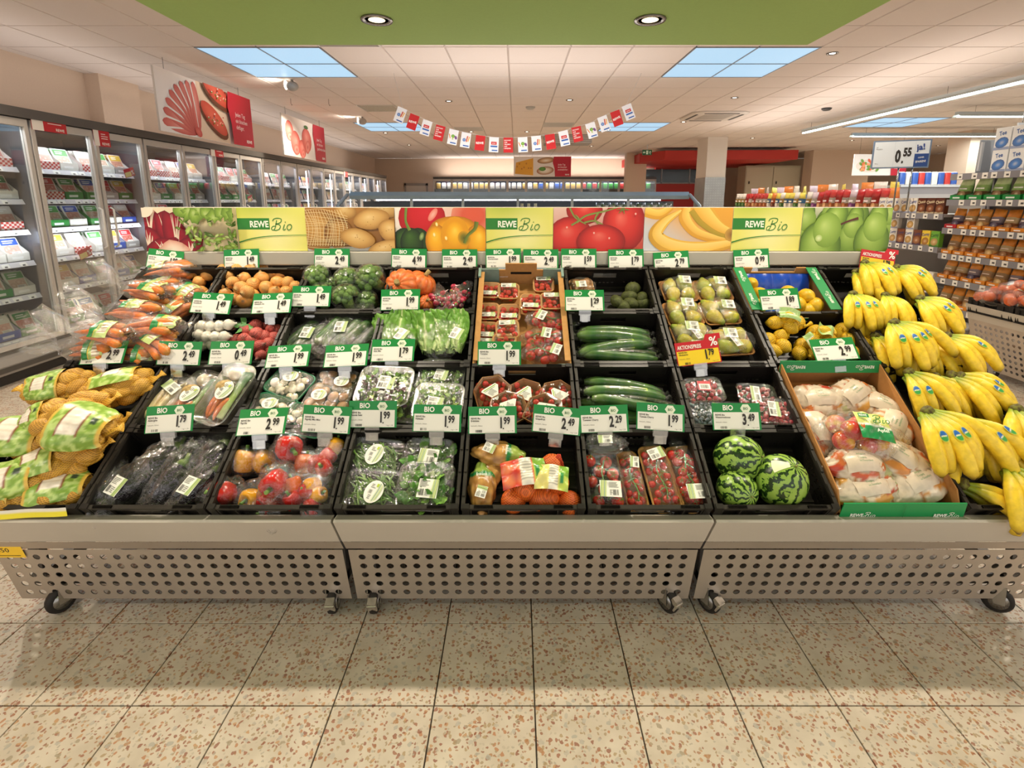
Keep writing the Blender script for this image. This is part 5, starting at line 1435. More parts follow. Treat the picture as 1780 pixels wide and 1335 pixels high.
# ---- watermelons
ml = MB().ball((1, 1, 1.08), 30, 20, (1, 1, 1), None, lambda d: (1 - .03 * math.exp(-((1 - d.z) / .02)) - .03 * math.exp(-((1 + d.z) / .02)), None)).mesh('rind', M_MELON)
mst = MB().tube([(0, 0, 1.05), (.02, 0, 1.10), (.06, .02, 1.12)], [.05, .035, .03], 6, H('#7a7a3a')).mesh('stem_end', M_VEG)
for (px, py, r, rot, wh) in ((1284, 797, .079, (1.1, .3, .6), 'darker netted one, at the back left of its crate'), (1281, 852, .064, (1.2, .9, 0), 'smaller one at the front left corner'), (1356, 835, .084, (.55, .15, .2), 'large pale striped one with a sticker, at the front')):
    n = FLOOR_N + .008 + r
    t = root('watermelon', 'striped green watermelon, ' + wh, 'watermelon', T(*on_slope(px, py, n)) @ Euler(rot).to_matrix().to_4x4() @ S(r), 'watermelons')
    inst('rind', ml, t); inst('stem_end', mst, t)
    if r > .08:
        sm = MB()
        sm.grid(lambda u, v: tuple(Vector((sin(.32 * (v - .5) * 2 + .55) * cos(2.9 + .36 * (u - .5) * 2), sin(.32 * (v - .5) * 2 + .55) * sin(2.9 + .36 * (u - .5) * 2), cos(.32 * (v - .5) * 2 + .55) * 1.08)) * 1.006), 6, 6, H('#dfe6c0')).obj('sticker', M_PRINT, t)

# ---- aubergines in crumpled film
def wrap_bag(r, seed, amp=.16, fr_=5.0, tail=.5):
    """loose crumpled film bag, gathered at its +x end"""
    mb = MB()
    def fn(d):
        q = Vector((d.z, d.y, -d.x))
        k = 1 + amp * nz(q, fr_ * .5, seed) + amp * .6 * abs(nz(q, fr_ * 1.3, seed + 3)) - amp * .45 * abs(nz(q, fr_ * 2.4, seed + 7))
        if q.x > .7: k *= 1 + tail * ((q.x - .7) / .3) ** 2
        return k, None
    mb.ball((r[2], r[1], r[0]), 36, 26, (1, 1, 1), R(pi / 2, 'Y'), fn)
    return mb.mesh('film', M_CRUMPLE)
au = MB()
au.tube([(-.075, 0, 0), (-.07, 0, 0), (-.045, 0, .002), (-.01, 0, .004), (.03, 0, .004), (.06, 0, .002), (.078, 0, 0)], [.006, .022, .038, .041, .032, .023, .016], 14, H('#1d1420'))
AUB = au.mesh('aubergine', M_GLOSS)
ac = MB().tube([(.062, 0, .001), (.078, 0, 0), (.088, 0, .001), (.11, .004, .004)], [.0245, .02, .009, .007], 9, [H('#5d7a34'), H('#6f8a3c'), H('#5d7a34'), H('#7a8a4c')]).mesh('calyx', M_VEG)
for k, (px, py, yaw, rx, wh) in enumerate(((188, 853, 110, 0, 'leftmost in the crate, standing against the side'), (232, 838, 58, -8, 'second from the left, lying aslant'), (300, 835, 68, -10, 'in the middle with a long film tail'), (350, 840, 60, 0, 'rightmost at the front with a white label'), (372, 795, 70, 0, 'at the back right corner'), (285, 800, 62, 0, 'at the back, under the middle ones'))):
    t = root('aubergine_bag', 'dark purple aubergine in crumpled clear film, ' + wh, 'aubergine', pl(px, py, -.06, -.065 + .006 * (k % 3), yaw, 0, rx), 'bagged aubergines')
    inst('aubergine', AUB, t, T(-.01, 0, 0) @ S(.95)); inst('calyx', ac, t, T(-.01, 0, 0) @ S(.95))
    inst('film', wrap_bag((.118, .058, .052), 70 + k, .3, 6.5, .3), t)
    if k in (1, 3): lab(t, .05, .06, 'r', T(-.03, -.01, .056) @ R(-pi / 2 + .2, 'Z'))

# ---- bell peppers in film bags
def pepper_mesh(c, seed, l=1.0):
    mb = MB(); c0 = H(c); c1 = mixc(c0, (.12, 0, 0), .3)
    prof = [(.002, -.028), (.014, -.036), (.028, -.03), (.036, -.008), (.039, .012), (.036, .03), (.026, .04), (.012, .036), (.005, .03)]
    mb.lathe([(r, z * l) for r, z in prof], 20, [c1, c1, c0, c0, c0, c0, c0, c1, c1], None, 4 if seed % 3 else 3, .16, seed)
    return mb.mesh('pepper', M_GLOSS)
ps = MB().tube([(0, 0, .030), (.001, 0, .042), (.006, 0, .056)], [.010, .006, .0065], 8, [H('#5d8434'), H('#4f7a2c'), H('#7a9a4a')]).mesh('stalk', M_VEG)
PEP = {c: [pepper_mesh(c, s) for s in (1, 2)] for c in ('#c4221c', '#e8a31a', '#e0661e')}
rd_, ye_, or_ = '#c4221c', '#e8a31a', '#e0661e'
for k, (px, py, nc, items, wh, sz) in enumerate(((424, 803, -.05, [(ye_, 0, 0, 0)], 'one large yellow pepper at the left', 1), (500, 777, -.02, [(rd_, 0, 0, .0)], 'big red pepper at the back, topmost', 1.12), (458, 800, -.055, [(ye_, 0, 0, 0)], 'yellow pepper behind the middle red one', .95), (388, 858, -.055, [(rd_, 0, 0, 0)], 'red pepper in the front left corner', 1.05),
                                                 (478, 838, -.02, [(rd_, .0, 0, .0)], 'shiny red pepper in the middle, topmost', 1.08), (440, 868, -.07, [(ye_, 0, 0, 0), (rd_, .06, -.01, 0)], 'yellow pepper low at the front left', .95), (520, 845, -.035, [(or_, -.02, 0, 0), (rd_, .03, -.015, -.005), (rd_, -.01, -.045, -.01)], 'small orange and red peppers right of the middle', .72),
                                                 (552, 862, -.045, [(ye_, 0, .0, 0), (ye_, -.02, .03, .01), (rd_, -.01, -.035, -.01)], 'small yellow and red peppers at the front right', .72), (535, 808, -.05, [(or_, -.012, 0, 0), (rd_, .03, .006, 0)], 'orange and red peppers at the back right', .85), (568, 805, -.04, [(rd_, 0, -.02, 0), (rd_, -.005, .02, 0), (ye_, .012, .062, 0)], 'small red peppers and a yellow one, along the right wall', .75),
                                                 (478, 875, -.075, [(rd_, 0, 0, 0), (rd_, .07, 0, 0)], 'red peppers low along the front rim', .8))):
    t = root('pepper_bag', 'clear film bag with ' + wh, 'bell pepper', pl(px, py, nc, nc, 13 * k), 'bagged bell peppers')
    rnd = random.Random(k)
    for j, (c, x, y, z) in enumerate(items):
        E_ = R(radians(-13 * k), 'Z') @ T(x, y, z) @ Euler((rnd.uniform(-1.3, 1.3), rnd.uniform(-1.2, 1.2), rnd.uniform(0, 6))).to_matrix().to_4x4() @ S(sz)
        p = inst('pepper', PEP[c][(k + j) % 2], t, E_); inst('stalk', ps, p)
    n = len(items)
    inst('film', wrap_bag((.062 + .014 * (n - 1), .052 + .008 * (n - 1), .044), 90 + k, .22, 5, .35), t, T(.005, 0, 0) @ R(k * .9, 'Z') @ S(sz if n == 1 else .95))

# ---- potatoes in yellow nets with a printed band
NET = H('#d9a536')
POTN = [MB().ball((.038, .029, .026), 18, 12, H(c), None, lambda d: (1 + .07 * nz(d, 1.8, q), mixc(H(c), H('#b8872e'), .5 + nz(d, 3, q)))).mesh('potato', M_NET) for q, c in enumerate(('#d9a63e', '#cf9a3a'))]
def pot_bag(px, py, nc, yaw, rx, r, seed, label, band, win, tip=0.0):
    t = root('potato_net', label, 'potatoes', pl(px, py, nc, nc, yaw, 0, rx), 'netted potatoes')
    b0, b1 = band
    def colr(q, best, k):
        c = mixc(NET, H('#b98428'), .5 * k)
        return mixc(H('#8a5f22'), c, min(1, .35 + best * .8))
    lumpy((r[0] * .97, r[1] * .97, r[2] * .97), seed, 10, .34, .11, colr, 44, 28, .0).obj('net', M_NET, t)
    rp = random.Random(seed + 50)
    for e in dirs(16, rp):
        if e.z < -.35: continue
        inst('potato', POTN[rp.randrange(2)], t, T(e.x * r[0] * .66, e.y * r[1] * .60, e.z * r[2] * .46) @ R(rp.uniform(-.7, .7), 'Z') @ S(1.12))
    # band: the same shape a touch larger between two stations along the bag
    rnd = random.Random(seed); D = dirs(10, rnd); mb = MB()
    gl = [H('#b9cf7a'), H('#94b552'), H('#d2dfa4'), H('#7fa23c')]
    def fn(u, v):
        x = b0 + (b1 - b0) * u; a = win[0] + (win[1] - win[0]) * v
        s = sqrt(max(0.02, 1 - x * x)); q = Vector((x, s * sin(a), s * cos(a)))
        b = max(math.exp(-((1 - q.dot(e)) / .11)) for e in D)
        k = .66 + .34 * max(b, .7) + .10 + .02 * nz(q, 9, seed)
        ed = min(u, 1 - u)
        w_ = nz((u * 6, v * 7, seed), 1.6)
        c = gl[0] if w_ > .12 else gl[1] if w_ > -.1 else gl[3]
        if .28 < u < .62 and .30 < v < .72: c = mixc(H('#efe6d8'), H('#c9b8a0'), max(0, sin(v * 70)) * .5)
        if (.24 < u < .28 or .62 < u < .66) and .28 < v < .74: c = H('#8a4a34')
        if .74 < u < .86 and .5 < v < .64: c = H('#e8e8e0') if int(v * 240) % 2 else H('#3a4a3a')
        if ed < .04: c = H('#d8b04a')
        return (q.x * r[0] * k, q.y * r[1] * k, q.z * r[2] * k, c)
    mb.grid(fn, 26, 30, NET)
    mb.obj('label_band', M_BAG, t, None, 'pale green printed band')
    for s in (-1, 1):
        tl = MB()
        tl.tube([(s * r[0] * .72, 0, 0), (s * r[0] * .9, .004, .004), (s * r[0] * .98, .01, .008), (s * r[0] * 1.07, .02, .008)], [.03, .010, .008, .022], 9, NET, True, None, .35)
        tl.obj('net_end', M_NET, t)
PB = (.15, .085, .062)
for a in ((205, 675, .0, 18, 0, PB, 1, 'at the back right with its striped panel up', (-.5, .5), (-.3, 1.6)), (105, 672, .0, 12, 0, (.14, .075, .06), 2, 'at the back left, partly under its neighbour', (-.7, .2), (-1.2, .7)),
          (118, 720, .045, 22, 0, (.155, .085, .062), 3, 'long one lying on the back pair', (-.95, -.35), (-1.0, 1.0)), (128, 742, .07, -8, 0, (.165, .095, .07), 4, 'big one lying on top with a barcode band', (-.2, .85), (-1.5, 1.2)),
          (30, 760, .02, -4, 0, (.15, .08, .06), 5, 'at the left edge with its green band showing', (-.6, .7), (-1.4, 1.4)), (100, 805, .0, 24, 0, (.155, .08, .06), 6, 'in front, half netting and half green band', (-.7, .1), (-.8, 1.6)),
          (30, 835, -.005, 14, 0, (.14, .075, .06), 7, 'at the front left with a dark barcode', (-.8, .5), (-1.4, .9)), (88, 856, -.035, 10, 0, (.15, .07, .055), 8, 'along the front rim on the right', (-.3, .8), (-1, 1.4)), (10, 862, -.03, 4, 0, (.13, .07, .055), 9, 'at the front rim on the left', (-.5, .4), (-1.2, 1)),
          (155, 760, -.03, 35, 0, (.13, .07, .055), 10, 'deep in the middle under the top bag', (-.4, .4), (-1, 1))):
    pot_bag(a[0], a[1], a[2], a[3], a[4], a[5], a[6], 'yellow net of potatoes ' + a[7], a[8], a[9])
tag(MB().grid(lambda u, v: (.25 * (u - .5), .03 * (v - .5), .002 * sin(9 * u), H('#f0e23c') if v < .6 else H('#e9e6dc')), 12, 4, (1, 1, 1), True, pl(45, 893, .004, .004, 3, 55)).obj('paper_strip', M_PRINT), 'yellow and white paper strip hanging over the front rim of the potato crate', 'paper')

# ---- bagged carrots
CB = []
def carrot_bag(px, py, nc, yaw, label, seed, n=7, big=1.0, tail=1.0, lab_at=.0, lab_v=0.0):
    t = root('carrot_bag', label, 'carrots', pl(px, py, nc, nc, yaw), 'bagged carrots')
    rnd = random.Random(seed)
    for k in range(n):
        a = k / n * 6.28
        inst('carrot', CAR[k % 3], t, T(rnd.uniform(-.02, .02), .040 * cos(a) * big, .026 * sin(a)) @ R(pi + rnd.uniform(-.12, .12), 'Z') @ R(rnd.uniform(-.06, .06), 'Y') @ S(1.0 * big, 1.15, 1.15))
    rt = MB()
    for k in range(10):
        rt.tube([(-.085 * big, rnd.uniform(-.03, .03), rnd.uniform(-.015, .03)), (-.105 * big, rnd.uniform(-.03, .03), rnd.uniform(-.01, .03)), (-.12 * big, rnd.uniform(-.02, .02), rnd.uniform(-.01, .02))][::-1], [.001, .0025, .004], 5, H('#6a4426'))
    rt.obj('root_tips', M_ROUGHVEG, t, R(pi, 'Z'))
    mb = MB()
    def body(q, seed=seed): return .92 + .10 * nz(q, 3, seed) + .07 * abs(nz(q, 7, seed + 5))
    r = (.15 * big, .066, .047)
    def fn(d):
        q = Vector((d.z, d.y, -d.x)); k = body(q)
        return k, None
    mb.ball((r[2], r[1], r[0]), 24, 18, (1, 1, 1), R(pi / 2, 'Y'), fn)
    # open end of the bag, flaring out beyond the tie
    L = []
    for i, (x, w_, h_) in enumerate(((-.135, .03, .022), (-.155, .010, .010), (-.165, .008, .008), (-.19, .04, .022), (-.205 - .025 * tail, .055, .028), (-.215 - .05 * tail, .062, .03))):
        L.append([(x * big + .006 * nz((a, i, seed), 2), w_ * cos(a) * (1 + .25 * sin(5 * a + i)), h_ * sin(a) * (1 + .3 * sin(4 * a + seed)) + .012 * i * i * .3) for a in [2 * pi * j / 20 for j in range(20)]])
    mb.loft(L, (1, 1, 1), False, False, True)
    mb.obj('film', M_CRUMPLE, t)
    lb = MB(); G, G2, LG, WH = H('#1f8040'), H('#2f9a50'), H('#c3d488'), H('#ece7d8')
    def lf(u, v):
        x = lab_at + (u - .5) * .62; a = lab_v + (v - .5) * 1.9
        s = sqrt(max(.05, 1 - x * x)); q = Vector((x, s * sin(a), s * cos(a))); k = body(q) + .015
        c = G if u < .32 else (H('#e8b23a') if u < .35 else LG)
        if u < .3 and .35 < v < .65: c = mixc(G, (1, 1, .95), .8 if sin(v * 60) > .3 and sin(u * 90) > -.5 else .1)
        if .5 < u < .9 and .18 < v < .82: c = WH if sin(v * 46) > -.3 else H('#a07a5a')
        if .36 < u < .5: c = mixc(LG, H('#7fa03c'), .5 + .5 * nz((u * 9, v * 9, seed), 2))
        return (q.x * r[0] * k, q.y * r[1] * k, q.z * r[2] * k, c)
    lb.grid(lf, 30, 26, WH)
    lb.obj('label', M_BAG, t, None, 'green and cream printed label')
for k, a in enumerate(((300, 470, -.03, 8, 'topmost at the back of the pile', 1, 8, .95, .2, -.5, .6), (258, 507, .03, -14, 'on top with a crinkled pale label, second from the back', 2, 8, .95, .8, .2, .5), (325, 512, -.04, -25, 'half hidden at the back right', 3, 6, .8, .2, .1, .2),
                       (238, 543, .05, -4, 'with roots showing, in the middle of the pile', 4, 8, 1.0, 1, -.05, .75), (300, 545, -.03, 60, 'at the right edge of the pile beside the garlic', 5, 7, .8, .1, .1, .4), (262, 570, .05, 4, 'with loose fat carrots, above the front ones', 6, 8, 1.0, .6, .5, .2),
                       (190, 582, .06, -3, 'hanging out at the front left with a green label', 7, 7, .95, 1.1, -.1, .2), (275, 600, .02, -28, 'at the front right by the price tag', 8, 7, .85, .2, -.2, .5), (160, 606, .02, 3, 'lowest at the front left', 9, 6, .8, .4, .3, -.6), (235, 612, -.01, -4, 'lowest in front, under the price tag side', 10, 6, .85, .1, .5, -.7), (235, 575, -.05, 20, 'buried in the middle of the pile', 11, 7, .9, .1, 0, 0), (285, 500, -.06, 12, 'buried at the back of the pile', 12, 7, .9, .1, 0, 0))):
    carrot_bag(a[0], a[1], a[2], a[3], 'clear bag of orange carrots ' + a[4], a[5], a[6], a[7], a[8], a[9], a[10])

# ---- onions, garlic
on = []
for s in range(2):
    mb = MB(); o0, o1 = H('#e0a45a'), H('#c9823c')
    mb.lathe([(.002, -.030), (.010, -.030), (.027, -.020), (.035, -.002), (.032, .016), (.019, .028), (.007, .034), (.004, .038), (.005, .041)], 16, [H('#7a5a34'), o1, o0, o0, o0, o1, H('#c9a468'), H('#b58a4c'), H('#8a6a3c')], None, 7, .03, s)
    on.append(mb.mesh('onion_skin', M_NET if s == 0 else M_VEG))
ro = MB().lathe([(.002, -.026), (.01, -.026), (.023, -.016), (.028, 0), (.024, .014), (.012, .024), (.005, .03), (.004, .04)], 14, [H('#8a5040'), H('#b8504c'), H('#cc6258'), H('#c85c54'), H('#c4544e'), H('#b04844'), H('#b0706a'), H('#8a5a4c')]).mesh('red_onion', M_NET)
rnd = random.Random(77)
spots = []
for (px, py, nc) in [(347, 490, -.06), (362, 478, -.05), (378, 500, -.04), (395, 480, -.035), (388, 470, -.05), (412, 470, -.04), (405, 492, -.015), (425, 484, -.02), (420, 502, -.01), (436, 472, -.045), (441, 495, -.02), (455, 484, -.03), (463, 500, -.025), (470, 478, -.05), (482, 490, -.035),
                     (490, 478, -.055), (500, 492, -.045), (478, 508, -.04), (497, 508, -.05), (512, 500, -.06), (350, 508, -.065), (365, 515, -.06), (392, 512, -.035), (408, 520, -.03), (424, 523, -.03), (440, 514, -.035), (412, 458, -.07), (398, 460, -.075), (432, 460, -.075), (455, 466, -.07), (508, 480, -.07), (343, 500, -.08), (450, 522, -.055), (500, 520, -.06), (430, 508, -.0)]:
    spots.append((px, py)); inst_o = inst('onion', on[rnd.randrange(2)], None, T(*on_slope(px, py, nc)) @ tumble(rnd) @ S(rnd.uniform(.86, 1.05)))
    tag(inst_o, 'yellow onion', 'onion', 'yellow onions'); spots[-1] += (inst_o,)
for i, s in place_words(spots, 4, ('rearmost', 'second', 'third', 'front')).items(): spots[i][2]['label'] = 'yellow onion in the heap behind the garlic, ' + s
spots = []
for (px, py, nc) in [(430, 575, -.05), (445, 566, -.06), (458, 585, -.04), (472, 572, -.055), (440, 592, -.04), (425, 590, -.06), (452, 602, -.045), (467, 598, -.05), (476, 588, -.06), (482, 574, -.07), (418, 604, -.065), (435, 610, -.06), (455, 618, -.065), (470, 612, -.07), (460, 565, -.08), (446, 580, -.02), (412, 592, -.08)]:
    spots.append((px, py, tag(inst('red_onion', ro, None, T(*on_slope(px, py, nc)) @ tumble(rnd) @ S(rnd.uniform(.9, 1.15))), 'red onion', 'onion', 'red onions')))
for i, s in place_words(spots, 4, ('rearmost', 'second', 'third', 'front')).items(): spots[i][2]['label'] = 'red onion in the heap beside the garlic, ' + s
def garlic(px, py, nc, yaw, label, n, seed):
    t = root('garlic_net', label, 'garlic', pl(px, py, nc, nc, yaw), 'garlic nets')
    gm = GAR
    for k in range(n):
        inst('garlic_bulb', gm, t, T(.037 * (k - (n - 1) / 2), .004 * sin(k * 2), 0) @ R(k * 1.1, 'X') @ R(pi / 2 + .5 * sin(k * 3), 'Y'))
    mb = MB(); L = .042 * n / 2
    mb.tube([(-L - .02, 0, 0), (-L - .008, 0, 0)] + [(.042 * (k * .5 - (n - 1) / 2) - .01, .0, .0) for k in range(2 * n)] + [(L + .01, 0, 0), (L + .025, .004, .004)], [.006, .012] + [.025 if k % 2 else .0235 for k in range(2 * n)] + [.012, .006], 12, H('#ebe4d4'), True)
    mb.obj('net', M_FILM, t)
GAR = MB().lathe([(.002, -.018), (.014, -.019), (.024, -.006), (.024, .005), (.015, .017), (.005, .026), (.004, .034)], 16, H('#f0e9da'), None, 8, .10, 0).mesh('garlic_bulb', M_VEG)
garlic(366, 567, -.02, 4, 'white net of garlic bulbs at the back, topmost', 5, 1)
garlic(360, 584, -.035, -6, 'white net of garlic bulbs in the middle of its heap', 5, 2)
garlic(382, 598, -.06, -58, 'white net of garlic bulbs beside the price tag, pointing to the front', 3, 3)
garlic(345, 600, -.07, 5, 'white net of garlic bulbs low at the front left', 4, 4)
mb = MB()
for k in range(4): leaf_add(mb, R(k * 1.2, 'Z') @ R(-.2, 'X'), .06, .025, H('#4f8a4a'), H('#6fa65a'), .6)
tag(mb.obj('leaf_scrap', M_LEAF, None, pl(425, 563, -.03, -.03, 30)), 'dark green leafy scrap between garlic and red onions', 'leaf')

# ---- courgettes in film
for k, (px, py, yaw, nc, wh, n) in enumerate(((538, 588, 62, -.07, 'flat pack at the left of its crate', 3), (596, 578, 68, -.05, 'larger pack in the middle with the label turned up', 4), (632, 592, 66, -.075, 'narrow pack at the right of its crate', 1))):
    t = root('courgette_pack', 'film pack of dark green courgettes, ' + wh, 'courgettes', pl(px, py, nc, nc, yaw), 'courgette packs')
    for j in range(n): inst('courgette', ZUC[j % 2], t, T(.004 * (-1) ** j, (j - (n - 1) / 2) * .041, .004 * (j % 2)) @ R(.05 * (j - 1), 'Z'))
    inst('film', wrap_bag((.145, .03 + .024 * n, .034), 140 + k, .14, 6, .3), t)
    if n > 1: lab(t, .05, .06, 'r', T(.0, .0, .039) @ R(-1.2, 'Z'))
# ---- broccoli
def broc_mesh(seed):
    rnd = random.Random(seed); mb = MB()
    mb.tube([(0, 0, -.075), (0, 0, -.05), (.0, 0, -.02), (0, 0, .01)], [.02, .022, .026, .036], 10, [H('#b9c48a'), H('#9fb56a'), H('#7f9c4c'), H('#5d7a34')])
    for d in dirs(46, rnd):
        if d.z < -.25: continue
        c = jit(mixc(H('#4a6a30'), H('#6b8a44'), rnd.random()), rnd)
        r = rnd.uniform(.014, .019)
        mb.ball((r, r, r), 8, 6, c, T(d.x * .05, d.y * .05, d.z * .036 + .012), lambda q: (1 + .14 * nz(q, 5, rnd.random()), None))
    return mb.mesh('broccoli_head', M_ROUGHVEG)
BRO = [broc_mesh(1), broc_mesh(2)]
for k, (px, py, nc, ax, wh, s) in enumerate(((552, 483, -.03, (.1, -.2, 0), 'at the back left', .95), (605, 490, -.03, (.2, .2, 1), 'in the middle, trunk to the right', 1.0), (645, 486, -.015, (-.55, .05, 2), 'at the back right with its stalk showing', 1.08), (602, 518, -.03, (.3, .3, 3), 'at the front with a round sticker', .95), (560, 515, -.06, (.4, -.3, 4), 'low at the front left behind the tag', .9), (640, 525, -.07, (.6, .4, 5), 'low at the front right', .8), (575, 500, -.07, (.3, .1, 5), 'low in the middle', .8))):
    t = root('broccoli', 'film wrapped green broccoli head ' + wh, 'broccoli', pl(px, py, nc, nc) @ Euler(ax).to_matrix().to_4x4() @ S(s), 'wrapped broccoli')
    inst('head', BRO[k % 2], t)
    fm = MB().ball((.073, .073, .066), 18, 12, (1, 1, 1), T(0, 0, .008), lambda d: (1 + .05 * nz(d, 4, k) - (.55 * max(0, -d.z) ** 3 if False else 0) , None)).mesh('film', M_FILM)
    inst('film', fm, t)
    if k == 3: lab(t, .03, .03, 'oval', T(-.005, -.03, .074) @ R(.4, 'X'))
# ---- pumpkins, radishes
def pumpkin_mesh():
    mb = MB()
    def fn(d):
        a = atan2(d.y, d.x); rb_ = abs(cos(5.5 * a)) ** .6
        s = sqrt(max(0, 1 - d.z ** 2))
        return 1 - .10 * (1 - rb_) * s - .25 * math.exp(-((1 - abs(d.z)) / .06)), mixc(H('#d8672a'), H('#ec9a5a'), (1 - rb_) * .6 + .15 * nz(d, 6, 2))
    mb.ball((.085, .085, .066), 44, 16, (1, 1, 1), None, fn)
    return mb.mesh('pumpkin_body', M_VEG)
PUM = pumpkin_mesh(); PST = MB().tube([(0, 0, .045), (0, 0, .065), (.01, 0, .085)], [.016, .011, .013], 8, H('#a8905a')).mesh('stalk', M_ROUGHVEG)
for (px, py, nc, ax, s, wh) in ((699, 497, -.03, (.5, -.4, .3), .98, 'large one at the left of its crate'), (732, 493, -.05, (.2, .7, 1), .88, 'second one leaning behind the large one'), (742, 527, -.075, (.3, .2, 0), .5, 'small one at the front')):
    t = root('pumpkin', 'ribbed orange pumpkin, ' + wh, 'pumpkin', pl(px, py, nc, nc) @ Euler(ax).to_matrix().to_4x4() @ S(s), 'orange pumpkins')
    inst('body', PUM, t); inst('stalk', PST, t)
RAD = MB().tube([(0, 0, -.03), (0, 0, -.014), (0, 0, -.008), (0, 0, .004), (0, 0, .012), (0, 0, .015)], [.0008, .003, .010, .0125, .008, .003], 10, [H('#eadfd8'), H('#d8a0a8'), H('#b8304a'), H('#b02a44'), H('#b8304a'), H('#7a9a4a')]).mesh('radish', M_GLOSS)
for k, (px, py, yaw, wh) in enumerate(((768, 520, 30, 'left one beside the small pumpkin'), (798, 512, -20, 'right one by the crate wall with a red clip'), (790, 526, 5, 'front one below the other two'))):
    t = root('radish_bag', 'clear bag of red radishes, ' + wh, 'radishes', pl(px, py, -.06, -.06, yaw), 'radish bags')
    rnd = random.Random(200 + k)
    for p in fit(rnd, 14, .08, .06, -.02, .02, .022): inst('radish', RAD, t, T(*p) @ tumble(rnd))
    inst('film', wrap_bag((.062, .045, .036), 210 + k, .2, 6, .6), t, R(1.4, 'Z'))
    if k == 1: MB().tube([(0, .06, .01), (0, .07, .012)], .008, 8, H('#c8202c')).obj('clip', M_PACK, t)

# ---- romaine lettuce in bags
def rom_leaf(seed):
    rnd = random.Random(seed); mb = MB(); l = .185; w = .105
    def fn(u, v):
        x = u - .5; prof = (.32 + 1.1 * v - .75 * v ** 3) 
        cup = .024 * (1 - v * .5) * (4 * x * x) + .006 * sin(14 * v + 9 * x + seed) + .004 * sin(31 * v + 5 * x) + .005 * sin(22 * x + seed) * v
        rib = max(0, 1 - abs(x) * (5 + 9 * v)); vein = max(0, sin(30 * v - 16 * abs(x))) ** 3 * .4
        c = mixc(H('#76a83a'), H('#4f8428'), v * .9 * (.4 + abs(x)))
        c = mixc(c, H('#d3e0a0'), min(1, rib * .95 + vein * (1 - v) * .8 + max(0, .3 - v) * 1.4))
        return (x * w * prof, l * v, .012 - cup + .03 * v * v, c)
    mb.grid(fn, 12, 14, (1, 1, 1))
    return mb.mesh('lettuce_leaf', M_LEAF)
RL = [rom_leaf(s) for s in (1, 2, 3)]
for k, (px, py, nc, heads, wh, bw) in enumerate(((692, 592, -.05, (-.05, 0.01, .06), 'left bag with three bunches', .085), (768, 588, -.03, (-.05, .012, .06), 'right bag with pale ribs showing', .088))):
    t = root('romaine_bag', 'clear bag of romaine lettuce hearts, ' + wh, 'lettuce', pl(px, py, nc, nc, -3 + 4 * k), 'bagged romaine lettuce')
    rnd = random.Random(300 + k)
    for h_ in heads:
        for j in range(8):
            a = rnd.uniform(-1.1, 1.1)
            inst('leaf', RL[j % 3], t, T(h_ + .022 * sin(a) + rnd.uniform(-.006, .006), -.085 + .012 * (j % 3), -.02 + .022 * cos(a) + .003 * j) @ R(-.13 * sin(a) + rnd.uniform(-.08, .08), 'Z') @ R(a * .7, 'Y') @ R(rnd.uniform(-.02, .16), 'X') @ S(rnd.uniform(.8, 1.02)))
    inst('film', wrap_bag((.128, bw + .015, .058), 310 + k, .16, 5, .35), t, T(0, .015, .005) @ R(pi / 2, 'Z'))
    lab(t, .045, .06, 'r', T(.07 if k else .03, -.03 if k else -.02, .066) @ R(-.4, 'Z'), 4)

# ---- cardboard box with tomato punnets
def card_box(w, L, D, front_h, side_lo, out, ins, edges):
    """open carton on the slope: side walls, lower front, higher back"""
    b = MB(); th = .004
    b.b2((-w / 2, 0, -D), (w / 2, L, -D + th), ins)
    return b
t = root('tomato_carton', 'open brown carton with grey-green corners holding tomato packs', 'carton', fr(sl(col_x(1) + CW / 2, .585, 0)), None)
KB, KG = H('#b98a54'), H('#7f968c')
bx = MB(); L_, w_ = .572, .392
bx.b2((-w_ / 2, 0, -.108), (w_ / 2, L_, -.103), KB)
for s in (-1, 1): bx.b2((s * w_ / 2 - .003, 0, -.108), (s * w_ / 2 + .003, L_, -.012), KB); bx.b2((s * (w_ / 2 - .01) - .012, .02, -.014), (s * (w_ / 2 - .01) + .012, L_ - .02, -.009), KB)
bx.b2((-w_ / 2, 0, -.108), (w_ / 2, .006, -.045), KB); bx.b2((-w_ / 2, L_ - .006, -.108), (w_ / 2, L_, -.01), KB); bx.b2((-.075, L_ - .006, -.01), (.075, L_, .03), KB)
bx.obj('box', M_CARD, t)
for s in (-1, 1):
    cr = MB()
    cr.add([(s * w_ / 2, -.001, -.108), (s * w_ / 2, -.001, -.005), (s * (w_ / 2 - .05), -.001, -.005), (s * (w_ / 2 - .10), -.001, -.045), (s * (w_ / 2 - .10), -.001, -.108), (s * w_ / 2, -.004, -.108), (s * w_ / 2, -.004, -.005), (s * (w_ / 2 - .05), -.004, -.005), (s * (w_ / 2 - .10), -.004, -.045), (s * (w_ / 2 - .10), -.004, -.108)],
           [(0, 1, 2, 3, 4), (9, 8, 7, 6, 5), (0, 5, 6, 1), (1, 6, 7, 2), (2, 7, 8, 3), (3, 8, 9, 4)], KG)
    cr.obj('corner', M_CARD, t, None, 'grey-green printed corner')
    cr = MB()
    cr.b2((s * (w_ / 2 - .09) - .0 if s < 0 else w_ / 2 - .09, L_ - .012, -.10), (s * w_ / 2, L_ - .007, .0), KG)
    cr.b2((s * w_ / 2 - .006, L_ - .06, -.012), (s * w_ / 2 + .006, L_, .0), KG)
    cr.obj('corner', M_CARD, t, None, 'grey-green printed corner')
MB().b2((-.05, L_ - .0075, -.035), (.05, L_ - .0055, -.022), H('#1e1812')).obj('hand_hole', M_CARD, t)
pun = tray_mesh(.088, .092, .04, .016, H('#b98a58'), M_CARD, .84, 3); punf = lid_mesh(.088, .092, .04, .016, .008, 77, M_FILM)
